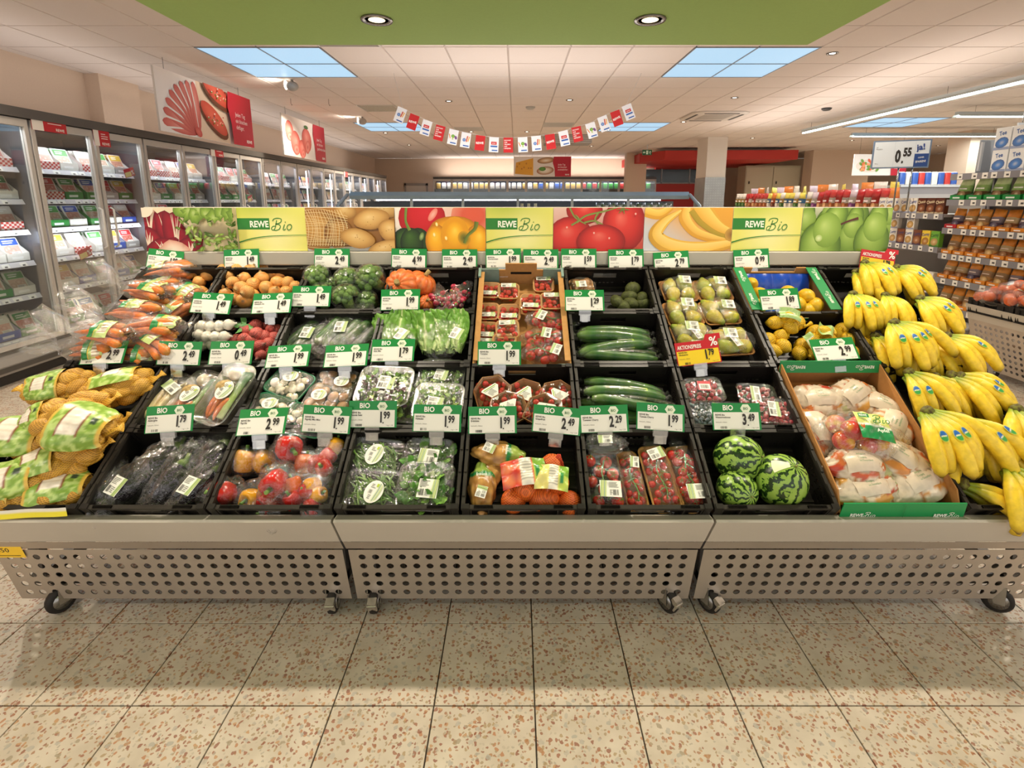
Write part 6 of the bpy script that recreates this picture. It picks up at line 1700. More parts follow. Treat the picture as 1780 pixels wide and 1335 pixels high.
def colm(q): return 0 if q[0] < 865 else 1 if q[0] < 900 else 2 if q[0] < 935 else 3
PSP = [(851, 504, 0, 0), (884, 506, 1, 1), (945, 494, 1, 2), (923, 525, 0, 0), (959, 523, 1, 1), (848, 541, 1, 0), (885, 543, 1, 0), (846, 575, 0, 0), (882, 572, 2, 1), (876, 597, 0, -1), (843, 604, 0, 1)]
for k, (px, py, a, b) in enumerate(PSP):
    nb = -.098 if k not in (8, 9, 3, 4) else -.075
    t = root('tomato_punnet', 'card punnet of cherry tomatoes, %s from the back, %s column of its carton' % (ORD[sum(1 for q in PSP if colm(q) == colm((px,)) and q[1] < py)], ('left', 'second', 'third', 'right')[colm((px,))]), 'tomatoes', pl(px, py, nb + .04, nb, 3 * a - 3), 'cherry tomato punnets')
    inst('tray', pun, t); inst('film', punf, t)
    rnd = random.Random(400 + k)
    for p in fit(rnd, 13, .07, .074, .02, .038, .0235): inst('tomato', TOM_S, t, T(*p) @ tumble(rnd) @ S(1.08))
    if b >= 0: lab(t, .07, .026, 'r', T(.0, -.028 if b == 0 else .03, .0505))
for k, (px, py, nb, yaw) in enumerate(((952, 558, -.085, -8), (945, 588, -.075, 4), (945, 615, -.085, -4))):
    t = root('vine_tomato_pack', 'film pack of larger vine tomatoes, ' + ('rearmost of the three in the carton', 'middle of the three in the carton', 'front one of the three in the carton')[k], 'tomatoes', pl(px, py, nb + .03, nb, yaw), 'large tomato packs in the carton')
    rnd = random.Random(450 + k)
    for p in fit(rnd, 9, .12, .06, .02, .034, .036): inst('tomato', TOM_L, t, T(*p) @ R(rnd.uniform(-.8, .8), 'X') @ R(rnd.uniform(-.8, .8), 'Y'))
    MB().tube([(-.06, 0, .05), (-.02, .01, .056), (.02, -.006, .056), (.06, .008, .05)], .0025, 6, H('#5d8434')).obj('vine', M_VEG, t)
    inst('film', wrap_bag((.1, .052, .036), 460 + k, .14, 6, .4), t, T(0, 0, .03))
    lab(t, .04, .055, 'l', T(-.03 + .04 * k, .0, .068) @ R(-.3, 'Z'))

# ---- avocados, brown film pack
AVO = MB().ball((.03, .03, .044), 16, 14, H('#4a5228'), None, lambda d: (1 - .16 * max(0, d.z) + .035 * nz(d, 9, 2), mixc(H('#545c2c'), H('#3a3c1e'), .5 + nz(d, 5, 4)))).mesh('avocado', M_ROUGHVEG)
for k, (px, py, nc, ax) in enumerate(((1099, 502, -.055, (1.2, 0, -.9)), (1073, 525, -.07, (1.5, .3, .4)), (1095, 515, -.065, (1.4, 0, 1.4)), (1116, 518, -.065, (1.2, .4, -.6)), (1098, 528, -.07, (1.5, 0, 1.0)), (1118, 528, -.075, (1.4, .2, 1.7)), (1084, 533, -.075, (1.5, .2, .6)))):
    tag(inst('avocado', AVO, None, pl(px, py, nc, nc) @ Euler(ax).to_matrix().to_4x4() @ S(.95 if k else 1.1)), 'bumpy dark green avocado ' + ('standing at the back of its heap', 'at the left end of its heap', 'second row, in the middle of its heap', 'on the right against the crate wall', 'at the front, in the middle of its heap', 'in the front right corner', 'lying flat at the front left')[k], 'avocado', 'avocados')
t = root('potato_film_pack', 'small film pack of brown potatoes in the avocado crate', 'potatoes', pl(1011, 500, -.06, -.085, 4))
inst('tray', tray_mesh(.1, .1, .03, .014, H('#b98a58'), M_CARD), t)
POT = MB().ball((.028, .021, .019), 12, 8, H('#a8763a'), None, lambda d: (1 + .08 * nz(d, 2, 3), mixc(H('#b98444'), H('#94642e'), .5 + nz(d, 4, 1)))).mesh('potato', M_VEG)
for k, p in enumerate(((-.025, .02, .035), (.025, .022, .036), (-.02, -.022, .034), (.026, -.02, .036), (.0, 0, .046))): inst('potato', POT, t, T(*p) @ R(k * 1.1, 'Z'))
inst('film', wrap_bag((.06, .056, .032), 500, .1, 6, .1), t, T(0, 0, .034)); lab(t, .05, .04, 'l', T(-.01, -.02, .07))
tag(MB().ball((.045, .014, .02), 14, 8, H('#e0a030'), pl(1053, 462, .09, .05)).obj('butternut', M_VEG), 'orange-yellow fruit showing behind the rail tags above the avocado crate', 'squash') if False else None

# ---- pears in film trays
def pear_mesh(seed, c='#b9b23a'):
    mb = MB(); c0, c1 = H(c), H('#8fa038')
    prof = [(.002, -.036), (.014, -.036), (.028, -.024), (.032, -.006), (.027, .014), (.018, .030), (.013, .042), (.008, .050), (.002, .052)]
    mb.lathe(prof, 16, [H('#6a5a2c'), c1, c0, c0, mixc(c0, H('#c9a040'), .3), c0, c1, c1, H('#6a4a24')], None, 3, .05, seed)
    mb.tube([(0, 0, .048), (.002, 0, .060), (.007, 0, .068)], [.0022, .002, .003], 5, H('#5a3a20'))
    return mb.mesh('pear', M_VEG)
PEAR = [pear_mesh(1), pear_mesh(2, '#a8b040'), pear_mesh(3, '#c4b444')]
ptray = tray_mesh(.15, .13, .03, .014, H('#b5804c'), M_CARD, .9)
for k, (px, py, nb, wh, lk) in enumerate(((1180, 503, -.09, 'left column, at the back', (.03, .03)), (1240, 502, -.09, 'right column, at the back', (.03, .02)), (1188, 543, -.085, 'left column, second from the back', (.02, .03)), (1252, 541, -.085, 'right column, second from the back', (.03, .01)),
                                          (1203, 583, -.075, 'left column, third from the back', (.0, .025)), (1272, 592, -.08, 'right column, front one', (-.01, .015)), (1213, 612, -.085, 'left column, front one behind the offer tag', (.0, .01)))):
    t = root('pear_tray', 'film wrapped tray of yellow-green pears, ' + wh, 'pears', pl(px, py, nb + .04, nb, 4), 'pear trays')
    inst('tray', ptray, t)
    for j, (x, y, a) in enumerate(((-.035, .03, 1.2), (.035, .032, 2.0), (-.035, -.03, 4.4), (.036, -.03, 1.3))):
        inst('pear', PEAR[(j + k) % 3], t, T(x, y, .036) @ R(a + .3 * k, 'Z') @ R(pi / 2, 'Y') @ S(1.02))
    inst('film', wrap_bag((.092, .076, .042), 520 + k, .12, 5, .1), t, T(0, 0, .038))
    lab(t, .055, .05, 'l', T(lk[0], lk[1], .076) @ R(-.15, 'Z'), k)
    if k in (4, 5): lab(t, .03, .06, 'r', T(lk[0] + .01, lk[1] - .04, .073) @ R(.25, 'Z'), k)

# ---- green carton with loose lemons on a blue liner
GBX = H('#1d8a4c')
t = root('lemon_carton', 'green printed carton with a blue moulded liner, for loose lemons', 'carton', fr(sl(col_x(4) + CW / 2 - .005, .875, 0)))
bx = MB(); w_, L_ = .388, .28
bx.b2((-w_ / 2, 0, -.105), (w_ / 2, L_, -.10), H('#b98a54'))
for s in (-1, 1): bx.b2((s * w_ / 2 - .004, 0, -.105), (s * w_ / 2 + .004, L_, .002), H('#b98a54'))
bx.b2((-w_ / 2, 0, -.105), (w_ / 2, .006, -.05), H('#b98a54')); bx.b2((-w_ / 2, L_ - .006, -.105), (w_ / 2, L_, -.022), H('#b98a54'))
for s in (-1, 1): bx.b2((s * .15 - .045, L_ - .006, -.022), (s * .15 + .045, L_, .006), H('#b98a54'))
bx.obj('box', M_CARD, t)
def white_logo(P, x, y, h, flip=1):
    P.text('REWE', x, y, h, H('#f2f4ea'), 'l', .9, .03); P.bio(x + h * 3.4, y - h * .15, h * 1.55, H('#f2f4ea'), 1.5)
fl_ = MB()
for s in (-1, 1):
    x0_, x1_ = (w_ / 2 - .045, w_ / 2 + .003) if s > 0 else (-w_ / 2 - .003, -w_ / 2 + .045)
    fl_.b2((x0_, 0, .002), (x1_, L_, .006), GBX)
    P = Print(fl_, T((x0_ + x1_) / 2, 0, .0062) @ R(pi / 2 if s > 0 else -pi / 2, 'Z'))
    for q in (.04, .19): white_logo(P, q if s > 0 else -q - .06, -.008, .012)
fl_.b2((-w_ / 2, -.002, -.105), (w_ / 2, .0, -.05), GBX)
fl_.obj('green_flaps', M_PRINT, t, None, 'green printed edge flaps')
ln = MB(); ln.grid(lambda u, v: ((u - .5) * .34, .03 + v * .235, -.085 + .018 * abs(sin(u * 4 * pi)) * abs(sin(v * 3 * pi)) + max(0, v - .72) * .22), 28, 21, H('#1f48b0')); ln.obj('liner', M_GLOSS, t, None, 'blue moulded liner')
def lemon_mesh(seed):
    return MB().ball((.031, .031, .031), 18, 14, H('#e2b722'), None, lambda d: (1 + .22 * math.exp(-((1 - abs(d.z)) / .05)) + .12 * abs(d.z) ** 2 + .012 * nz(d, 14, seed), mixc(H('#e6bd26'), H('#cfa21c'), .5 + .8 * nz(d, 3, seed)))).mesh('lemon', M_VEG)
LEM = [lemon_mesh(1), lemon_mesh(2)]
LP = [(1305, 494, -.045, 'at the back left'), (1322, 512, -.04, 'second at the left, behind the tag'), (1318, 532, -.045, 'at the front left'), (1370, 508, -.045, 'behind the tag, in the middle'), (1402, 514, -.03, 'largest in view, right of the tag'), (1388, 529, -.045, 'at the front, just right of the tag'), (1418, 530, -.04, 'at the front right corner'), (1345, 520, -.05, 'hidden behind the tag'), (1405, 540, -.06, 'lowest at the front')]
for k, (px, py, nc, wh) in enumerate(LP):
    tag(inst('lemon', LEM[k % 2], None, T(*on_slope(px, py, nc)) @ Euler((1.2 + k, .5 * k, k)).to_matrix().to_4x4() @ S(1.05)), 'loose yellow lemon in the green carton, ' + wh, 'lemon', 'loose lemons')
# ---- lemons in yellow nets
LEMN = LEM[0].copy(); LEMN.materials.clear(); LEMN.materials.append(M_NET)
LN = H('#dcb41c')
for k, (px, py, nc, yaw, lbl, wh) in enumerate(((1366, 560, -.03, -20, 1, 'at the back left with a folded paper label'), (1348, 597, -.05, 30, 0, 'at the front left with two fruits bulging'), (1428, 585, -.035, 10, 1, 'in the middle with a big green label'), (1468, 582, -.045, -30, 0, 'at the back right'), (1494, 604, -.06, 15, 0, 'in the front right corner'), (1405, 608, -.07, 0, 1, 'along the front under the tag'))):
    t = root('lemon_net', 'yellow net of lemons ' + wh, 'lemons', pl(px, py, nc, nc, yaw), 'netted lemons')
    for j, (x, y, z) in enumerate(((-.045, -.02, 0), (.015, -.026, .002), (-.01, .03, .0), (.05, .016, -.004), (.0, .0, .024))[:4 if k % 2 else 5]):
        inst('lemon', LEMN, t, T(x, y, z) @ Euler((k + j * 1.7, 1.2 + .6 * j, j)).to_matrix().to_4x4() @ S(.98))
    if lbl:
        mb = MB(); g = H('#6fa64a'); rnd = random.Random(k)
        mb.grid(lambda u, v: ((u - .5) * .085, (v - .5) * .06, .045 + .012 * sin(3 * u + k) + .008 * sin(7 * v), H('#ece8d8') if (.35 < u < .75 and .25 < v < .75) else mixc(g, H('#cfe0a4'), .5 + .5 * nz((u * 5, v * 5, k), 2))), 14, 10, (1, 1, 1))
        mb.obj('paper_label', M_BAG, t, R(.4 * k, 'Z'))
    MB().tube([(.07, 0, 0), (.085, .005, .005), (.1, .02, .012)], [.012, .005, .01], 7, LN).obj('net_end', M_NET, t)

# ---- carton of bagged apples
t = root('apple_carton', 'large green fronted carton of bagged apples with white lettering', 'carton', fr(sl(col_x(4) + CW / 2, .0, 0)))
w_, L_ = .392, .572; KB = H('#b07c48')
bx = MB()
bx.b2((-w_ / 2, 0, -.112), (w_ / 2, L_, -.107), KB)
for s in (-1, 1): bx.add([(s * w_ / 2, 0, -.11), (s * w_ / 2, L_, -.11), (s * w_ / 2, L_, .02), (s * w_ / 2, .06, .012), (s * w_ / 2, 0, -.03), (s * (w_ / 2 - .005), 0, -.11), (s * (w_ / 2 - .005), L_, -.11), (s * (w_ / 2 - .005), L_, .02), (s * (w_ / 2 - .005), .06, .012), (s * (w_ / 2 - .005), 0, -.03)],
                          [(0, 1, 2, 3, 4), (9, 8, 7, 6, 5), (1, 6, 7, 2), (2, 7, 8, 3), (3, 8, 9, 4), (4, 9, 5, 0)], KB)
bx.b2((-w_ / 2, L_ - .006, -.11), (w_ / 2, L_, .02), KB); bx.b2((-w_ / 2, 0, -.11), (w_ / 2, .005, -.03), KB)
bx.obj('box', M_CARD, t)
fp = MB()
y0, z0, y1, z1 = -.020, -.062, .012, .014
fp.loft([[(-w_ / 2 - .006, -.012, -.105), (w_ / 2 + .006, -.012, -.105)], [(-w_ / 2 - .006, y0, z0), (w_ / 2 + .006, y0, z0)], [(-w_ / 2, y1, z1), (w_ / 2, y1, z1)], [(-w_ / 2, y1 + .004, z1), (w_ / 2, y1 + .004, z1)], [(-w_ / 2, y0 + .006, z0), (w_ / 2, y0 + .006, z0)]], GBX, False, False, False, closed=False)
al = atan2(z1 - z0, y1 - y0)
PM = Matrix(((1, 0, 0, 0), (0, cos(al), -sin(al), y0), (0, sin(al), cos(al), z0), (0, 0, 0, 1))) @ T(0, 0, .0008)
P = Print(fp, PM)
white_logo(P, -w_ / 2 + .03, .030, .013); white_logo(P, w_ / 2 - .095, .030, .013)
P.rect(-.001, .004, .001, .08, H('#157a40')); P.rect(-.03, .004, .06, .010, H('#5a4028')); P.poly([(-.03, .002), (.06, .002), (.05, .016), (-.02, .016)], H('#5a4028'))
fp.obj('front_panel', M_PRINT, t, None, 'green front panel with white lettering and a hand hole')
bp_ = MB()
bp_.add([(-w_ / 2 - .002, L_ - .03, -.008), (w_ / 2 + .002, L_ - .03, -.008), (w_ / 2 + .002, L_ - .002, .030), (-w_ / 2 - .002, L_ - .002, .030), (-w_ / 2 - .002, L_ - .026, -.010), (w_ / 2 + .002, L_ - .026, -.010), (w_ / 2 + .002, L_ + .002, .028), (-w_ / 2 - .002, L_ + .002, .028)],
         [(0, 1, 2, 3), (7, 6, 5, 4), (0, 4, 5, 1), (1, 5, 6, 2), (2, 6, 7, 3), (3, 7, 4, 0)], GBX)
al = atan2(.038, .028)
P = Print(bp_, Matrix(((1, 0, 0, 0), (0, cos(al), -sin(al), L_ - .03), (0, sin(al), cos(al), -.008), (0, 0, 0, 1))) @ T(0, 0, .0008) @ T(0, .047, 0) @ R(pi, 'Z'))
white_logo(P, -w_ / 2 + .025, .018, .012); white_logo(P, w_ / 2 - .095, .018, .012)
bp_.obj('back_flap', M_PRINT, t, None, 'green back flap with upside-down lettering')
APP = []
for s, (c0, c1) in enumerate((('#c2382c', '#d9a23c'), ('#b8302c', '#cfa848'))):
    APP.append(MB().ball((.036, .036, .033), 16, 12, H(c0), None, lambda d: (1 - .2 * math.exp(-((1 - d.z) / .04)) - .1 * math.exp(-((1 + d.z) / .04)), mixc(H(c0), H(c1), max(0, min(1, .35 + 1.4 * nz(d, 1.6, 7 + s) + .5 * d.x))))).mesh('apple', M_GLOSS))
PAPER = H('#dccbb6')
def apple_bag(px, py, nc, yaw, r, seed, wh, mode):
    t = root('apple_bag', 'white and brown printed bag of red apples, ' + wh, 'apples', pl(px, py, nc, nc, yaw), 'bagged apples')
    if mode == 2:
        for k, (x, y, z) in enumerate(((-.05, -.03, 0), (.02, -.035, .004), (.07, -.01, -.005), (-.055, .035, 0), (.015, .035, .006), (.0, .0, .03), (.065, .04, -.01), (-.03, -.002, .028))):
            inst('apple', APP[k % 2], t, T(x, y, z) @ Euler((k, k * 2, k)).to_matrix().to_4x4())
        inst('film', wrap_bag((.135, .095, .062), seed, .14, 4, .3), t)
        mb = MB()
        def lf(u, v):
            x = -.02 + u * .115; y = -.045 + .105 * v
            z = .066 - .9 * (x * x + y * y) * 2.2 + .004 * sin(16 * u) * sin(11 * v)
            c = H('#d8dc7c') if v > .45 else H('#1d8a4c')
            if .46 < v < .55: c = H('#f0efe0')
            return (x, y, z, c)
        mb.grid(lf, 14, 14, GBX)
        P = Print(mb, T(0, 0, .071)); P.bio(.03, .012, .030, H('#1d7a3c'), 1.6); P.text('Apfel', .03, -.022, .013, H('#eef2e2'), 'l', 1, .02); P.rect(-.015, .03, .02, .045, H('#1d8a4c')); P.text('REWE', -.012, .034, .008, H('#f0f2e8'), 'l', .9, .03)
        mb.obj('label', M_BAG, t, None, 'green and lime printed label')
        return
    def colr(q, best, k):
        v = nz(q, 2.2, seed)
        if v > (.08 if mode == 1 else .26) and best > .35: return mixc(H('#b8392c'), H('#d8a04a'), k)
        if abs(q.x - .3 + .1 * q.y) < .06 or abs(q.x + .42) < .05: return H('#b07444')
        if q.x > .74: return mixc(H('#8a9a5a'), PAPER, k)
        return mixc(PAPER, H('#c9b8a4'), max(0, min(1, .3 + nz(q, 6, seed + 2))))
    lumpy(r, seed, 10, .2, .16, colr, 44, 30, .12, .09).obj('bag', M_BAG, t)
    mb = MB(); rnd = random.Random(seed)
    x0_ = -.055
    lz = r[2]
    mb.grid(lambda u, v: ((u - .5) * .12, (v - .5) * .075, lz * (1.0 - .35 * (2 * u - 1) ** 2 - .3 * (2 * v - 1) ** 2) + .008, PAPER), 8, 8, PAPER)
    P = Print(mb, T(0, 0, lz + .0085)); P.clip = (-.03, -.022, .03, .022)
    for j, s in enumerate(('biologische', 'Erzeugung', 'aus Deutschland')): P.text(s, -.028, .012 - .012 * j, .0065, H('#2e7d4a'), 'l', .75)
    mb.obj('label', M_BAG, t, R(rnd.uniform(-.3, .3), 'Z') , 'cream label with small green print')
for a in ((1420, 700, -.05, -6, (.12, .085, .055), 701, 'at the back left under a cream label', 0), (1478, 690, -.055, 24, (.11, .08, .055), 702, 'at the back with red fruit showing', 1), (1530, 712, -.06, -20, (.11, .08, .05), 703, 'at the back right', 0), (1418, 750, -.05, 75, (.10, .075, .055), 704, 'at the left wall with red fruit showing', 1),
          (1545, 745, -.045, 40, (.11, .08, .055), 705, 'at the right wall, crumpled', 1), (1490, 812, -.015, -4, (.105, .08, .058), 706, 'in the middle below the clear bag', 1), (1556, 800, -.03, -32, (.13, .085, .055), 707, 'at the right towards the front', 0), (1466, 800, -.065, 40, (.085, .06, .05), 708, 'at the left towards the front, under others', 1),
          (1505, 850, -.04, 8, (.13, .08, .05), 709, 'at the front in the middle', 0), (1590, 838, -.045, 24, (.13, .085, .05), 710, 'in the front right corner', 0), (1487, 850, -.07, 0, (.085, .06, .045), 711, 'in the front left corner', 0), (1488, 757, .02, -8, (.13, .09, .06), 712, 'see-through with a green label, topmost', 2)):
    apple_bag(*a)

# ---- citrus nets and nut bags
def nut_bag(px, py, nc, yaw, rx, wh, seed):
    t = root('nut_bag', 'clear printed bag of nuts ' + wh, 'nuts', pl(px, py, nc, nc, yaw, rx), 'nut bags')
    def colr(q, best, k):
        if q.x > .62: return mixc(H('#a9c05a'), H('#7f9a3c'), k)
        if .35 < q.x < .6 : return H('#1f8040') if q.z > -.2 else H('#c9a060')
        return mixc(H('#8a5a28'), mixc(H('#d8a860'), H('#c08a48'), k), min(1, .2 + best))
    lumpy((.085, .052, .036), seed, 46, .12, .03, colr, 40, 28, .2, .02).obj('bag', M_BAG, t)
    mb = MB(); P = Print(mb, T(.028, 0, .037) @ R(-pi / 2, 'Z')); P.text('Erdnüsse', 0, .0, .009, H('#f0f0e4'), 'c', .8, .02); P.text('geröstet', 0, -.012, .006, H('#f0f0e4'), 'c', .8)
    mb.obj('lettering', M_PRINT, t)
    lab(t, .04, .035, 'r', T(-.03, .0, .0385) @ R(-.3, 'Z'), seed)
nut_bag(866, 789, -.045, -6, 0, 'lying along the back wall of the citrus crate', 801)
nut_bag(838, 848, -.055, 92, 0, 'standing at the front left of the citrus crate', 802)
nut_bag(852, 822, -.075, 60, 0, 'lying under the others at the left of the citrus crate', 803)
ORN = MB().ball((.041, .041, .04), 20, 14, H('#d8641c'), None, lambda d: (1 - .05 * math.exp(-((1 - d.z) / .03)), mixc(H('#dc6a20'), H('#c9541a'), .5 + nz(d, 3, 1)))).mesh('orange', M_NET)
def citrus(px, py, nc, yaw, wh, lay, lbl, seed):
    t = root('citrus_net', 'red net of citrus fruit ' + wh, 'citrus', pl(px, py, nc, nc, yaw), 'citrus nets')
    for k, (x, y, z) in enumerate(lay): inst('orange', ORN, t, T(x, y, z) @ Euler((k, 1.3 * k, 0)).to_matrix().to_4x4())
    mb = MB(); rnd = random.Random(seed)
    def lf(u, v):
        x = (u - .5) * lbl[0]; y = (v - .5) * lbl[1]
        z = lbl[4] - 4.2 * (x * x + y * y) + .006 * sin(12 * u + seed) * sin(9 * v)
        c = H('#d9cf7c') if lbl[5] else H('#d8644a')
        if lbl[5] == 0:
            a, b = (u * 3.2) % 1 - .5, (v * 2.2) % 1 - .5
            c = mixc(H('#e8895c'), H('#c9382c'), min(1, 3.2 * (a * a + b * b)))
        if .42 < u < .68: c = H('#e9e4d4') if sin(v * 60) > -.4 else H('#a8a49a')
        if u > .70: c = H('#b8cc5c') if v < .6 else H('#7fae3c')
        if .74 < u < .86 and .25 < v < .7: c = H('#2b8a44')
        return (x, y, z, c)
    mb.grid(lf, 30, 20, (1, 1, 1), True, T(lbl[2], lbl[3], 0)); mb.obj('label', M_BAG, t, None, 'fruit printed label band')
    mb = MB()
    for k in range(12):
        a = k * .524
        mb.tube([(.02 * cos(a), .05 + .02 * sin(a), .03), (.01 * cos(a), .07, .045), (.004 * cos(a), .085, .05)], .0015, 4, H('#c23a1c'))
    o = mb.obj('net_gather', M_NET, t); o['kind'] = 'stuff'
citrus(912, 845, -.045, 8, 'with a fruit printed label, in the middle of its crate', ((-.045, -.045, 0), (.045, -.05, 0), (-.01, .03, .0), (.0, -.02, .02)), (.15, .095, .0, .02, .078, 0), 1)
citrus(968, 842, -.04, -6, 'with a cream label, at the right of its crate', ((-.02, .06, .01), (-.025, -.05, -.01), (.045, -.055, -.012), (.0, .0, .015)), (.11, .085, -.02, -.005, .072, 1), 2)

# ---- vine tomatoes in long film packs
def vine_pack(px, py, nc, yaw, w, l, kind, wh, lk, seed):
    t = root('vine_tomato_pack', 'long pack of vine tomatoes, ' + wh, 'tomatoes', pl(px, py, nc + .03, nc, yaw), 'long vine tomato packs')
    inst('tray', tray_mesh(w, l, .035, .014, H('#b98a50') if kind else H('#d8dcd8'), M_CARD if kind else M_CLEAR, .92), t)
    rnd = random.Random(seed)
    n = 9 if kind == 0 else 20
    vn = MB(); pts = [(.008 * sin(k * 1.3), -l * .36 + l * .72 * k / 6, .052) for k in range(7)]
    vn.tube(pts, .0024, 6, H('#5d8434'))
    for k, p in enumerate(fit(rnd, n, w * .75, l * .78, .028, .044, .040 if kind == 0 else .0245)):
        inst('tomato', TOM_L if kind == 0 else (TOM_S if kind == 1 else TOM_M), t, T(*p) @ R(rnd.uniform(-.9, .9), 'X') @ R(rnd.uniform(-.9, .9), 'Y') @ S(1.0 if kind == 0 else 1.06))
        if k % 2: vn.tube([(p[0], p[1], p[2] + .02), (p[0] * .5, p[1] + .006, .056), (.004, p[1] + .012, .052)], .0014, 5, H('#6a8f3c'))
    vn.obj('vine', M_VEG, t)
    inst('film', wrap_bag((l * .56, w * .62, .044), seed, .12, 6, .25), t, T(0, 0, .034) @ R(pi / 2, 'Z'))
    if lk: lab(t, lk[0], lk[1], lk[2], T(lk[3], lk[4], .078) @ R(lk[5], 'Z'), seed)
vine_pack(1050, 838, -.085, 3, .115, .19, 0, 'with the largest tomatoes, at the left of its crate', (.07, .055, 'l', .008, -.045, -.1), 901)
vine_pack(1099, 838, -.1, 4, .06, .21, 1, 'narrow, with a blueish film fold, second from left', (.03, .04, 'l', .012, .05, -.2), 902)
vine_pack(1146, 832, -.09, 5, .085, .225, 1, 'card one, crinkled label at the back, second from right', (.055, .04, 'r', .0, .07, .25), 903)
vine_pack(1197, 832, -.09, 6, .09, .225, 2, 'brown card one with white label in front, rightmost', (.07, .05, 'l', -.002, -.065, -.06), 904)
t = root('clear_pack', 'empty looking clear film pack at the back left of the vine tomato crate', 'pack', pl(1050, 770, -.02, -.05, 2))
inst('tray', tray_mesh(.11, .07, .03, .012, H('#e6e6e0'), M_CLEAR), t); inst('film', wrap_bag((.066, .045, .03), 905, .25, 6, .2), t, T(0, 0, .03)); lab(t, .05, .03, 'l', T(0, 0, .058))

# ---- bananas
YEL, YEL2, GRN, BRN = H('#ecca34'), H('#e2b82c'), H('#7f9c2e'), H('#5a4224')
def banana_mesh(seed, l=.20, r=.0205, arc=1.35):
    rnd = random.Random(seed); mb = MB(); n = 14; ns = 10
    p = Vector((0, 0, 0)); e0 = .38; P = [tuple(p)]
    for i in range(n):
        t = (i + .5) / n; e = e0 - arc * (max(0, t - .08) / .92)
        p = p + Vector((0, -cos(e), sin(e))) * (l / n); P.append(tuple(p))
    Rr = []; C = []
    for i in range(n + 1):
        t = i / n
        if t < .2: rr_ = .0065 + .005 * (t / .2) ** 2
        elif t > .93: rr_ = r * max(.2, 1 - ((t - .90) / .1) ** 1.5)
        else: rr_ = r * min(1, .58 + 2.2 * (t - .2)) * (1 - .25 * max(0, t - .72) / .28)
        Rr.append(rr_)
        c = mixc(GRN, YEL, min(1, max(0, (t - .10) / .28))); c = mixc(c, YEL2, .4 * (i % 2) * .3)
        if t > .95: c = BRN
        elif t > .90: c = mixc(c, H('#b0922a'), .6)
        C.append(c)
    loops = []
    pts = [Vector(q) for q in P]
    for i, q in enumerate(pts):
        tg = (pts[min(n, i + 1)] - pts[max(0, i - 1)]).normalized(); a = Vector((1, 0, 0)); b = tg.cross(a).normalized() * -1
        lp = []
        for k in range(ns):
            th = 2 * pi * k / ns; f = 1 + .07 * cos(5 * th + .6)
            lp.append(tuple(q + a * (Rr[i] * f * cos(th)) + b * (Rr[i] * f * sin(th))))
        loops.append(lp)
    mb.loft(loops, C, True, True, True)
    # sticker patch following the outer side
    st = MB(); m = 6
    up = []
    for s in (1,):
        V = []; F = []; CC = []
        nn = 14
        def surf(tt, an):
            f = tt * n; i = min(n - 1, int(f)); fr0 = f - i
            q = pts[i].lerp(pts[i + 1], fr0); rr_ = Rr[i] * (1 - fr0) + Rr[i + 1] * fr0
            tg = (pts[i + 1] - pts[i]).normalized(); b = tg.cross(Vector((1, 0, 0))).normalized() * -1
            if b.z < 0: b = -b
            return tuple(q + (Vector((1, 0, 0)) * sin(an) + b * cos(an)) * (rr_ * 1.10))
        def fn(u, v):
            x, y = 2 * u - 1, 2 * v - 1
            l_ = max(abs(x), abs(y)); k = l_ / (sqrt(x * x + y * y) or 1)
            x, y = x * k, y * k
            c = H('#2a66b0') if y > -.05 else H('#3c9a4a')
            if abs(x) < .55 and -.1 < y < .1: c = H('#e8e8c0')
            if l_ > .9: c = H('#d8d23c')
            return surf(.47 - .075 * y, .50 * x) + (c,)
        st.grid(fn, 8, 8, (1, 1, 1))
    return mb.mesh('banana', M_VEG), st.mesh('sticker', M_PRINT)
BAN = [banana_mesh(1), banana_mesh(2, .19, .020, 1.55), banana_mesh(3, .21, .0205, 1.15)]
crm = MB().ball((.02, .016, .014), 10, 8, H('#5d4a26'), None, lambda d: (1 + .25 * nz(d, 4, 1), mixc(H('#4a3420'), H('#7a7a30'), .5 + nz(d, 3, 2)))).mesh('crown', M_ROUGHVEG)
def bunch(px, py, nc, yaw, n, wh, size=1.0, spread=11, stick=(1, 2), pitch=0, layers=2, k_=1.18):
    t = root('banana_bunch', 'bunch of yellow bananas with blue stickers, ' + wh if stick else 'bunch of yellow bananas without stickers, ' + wh, 'bananas', pl(px, py, nc, nc, yaw, pitch) @ S(size), 'banana bunches')
    inst('crown', crm, t, T(0, 0, .005))
    for ly in range(layers):
        m = n - ly
        for k in range(m):
            a = (k - (m - 1) / 2) * spread * k_
            b, s = BAN[(k + ly) % 3]
            M = T(.007 * (k - (m - 1) / 2), 0, -.012 * ly) @ R(radians(a), 'Z') @ R(radians(-8 * ly + 24 * ly * 0), 'X') @ R(radians(a * .9), 'Y') @ T(0, 0, -.012 * ly)
            o = inst('banana', b, t, M @ R(radians(22 * ly), 'X'))
            if ly == 0 and k in stick: inst('sticker', s, o)
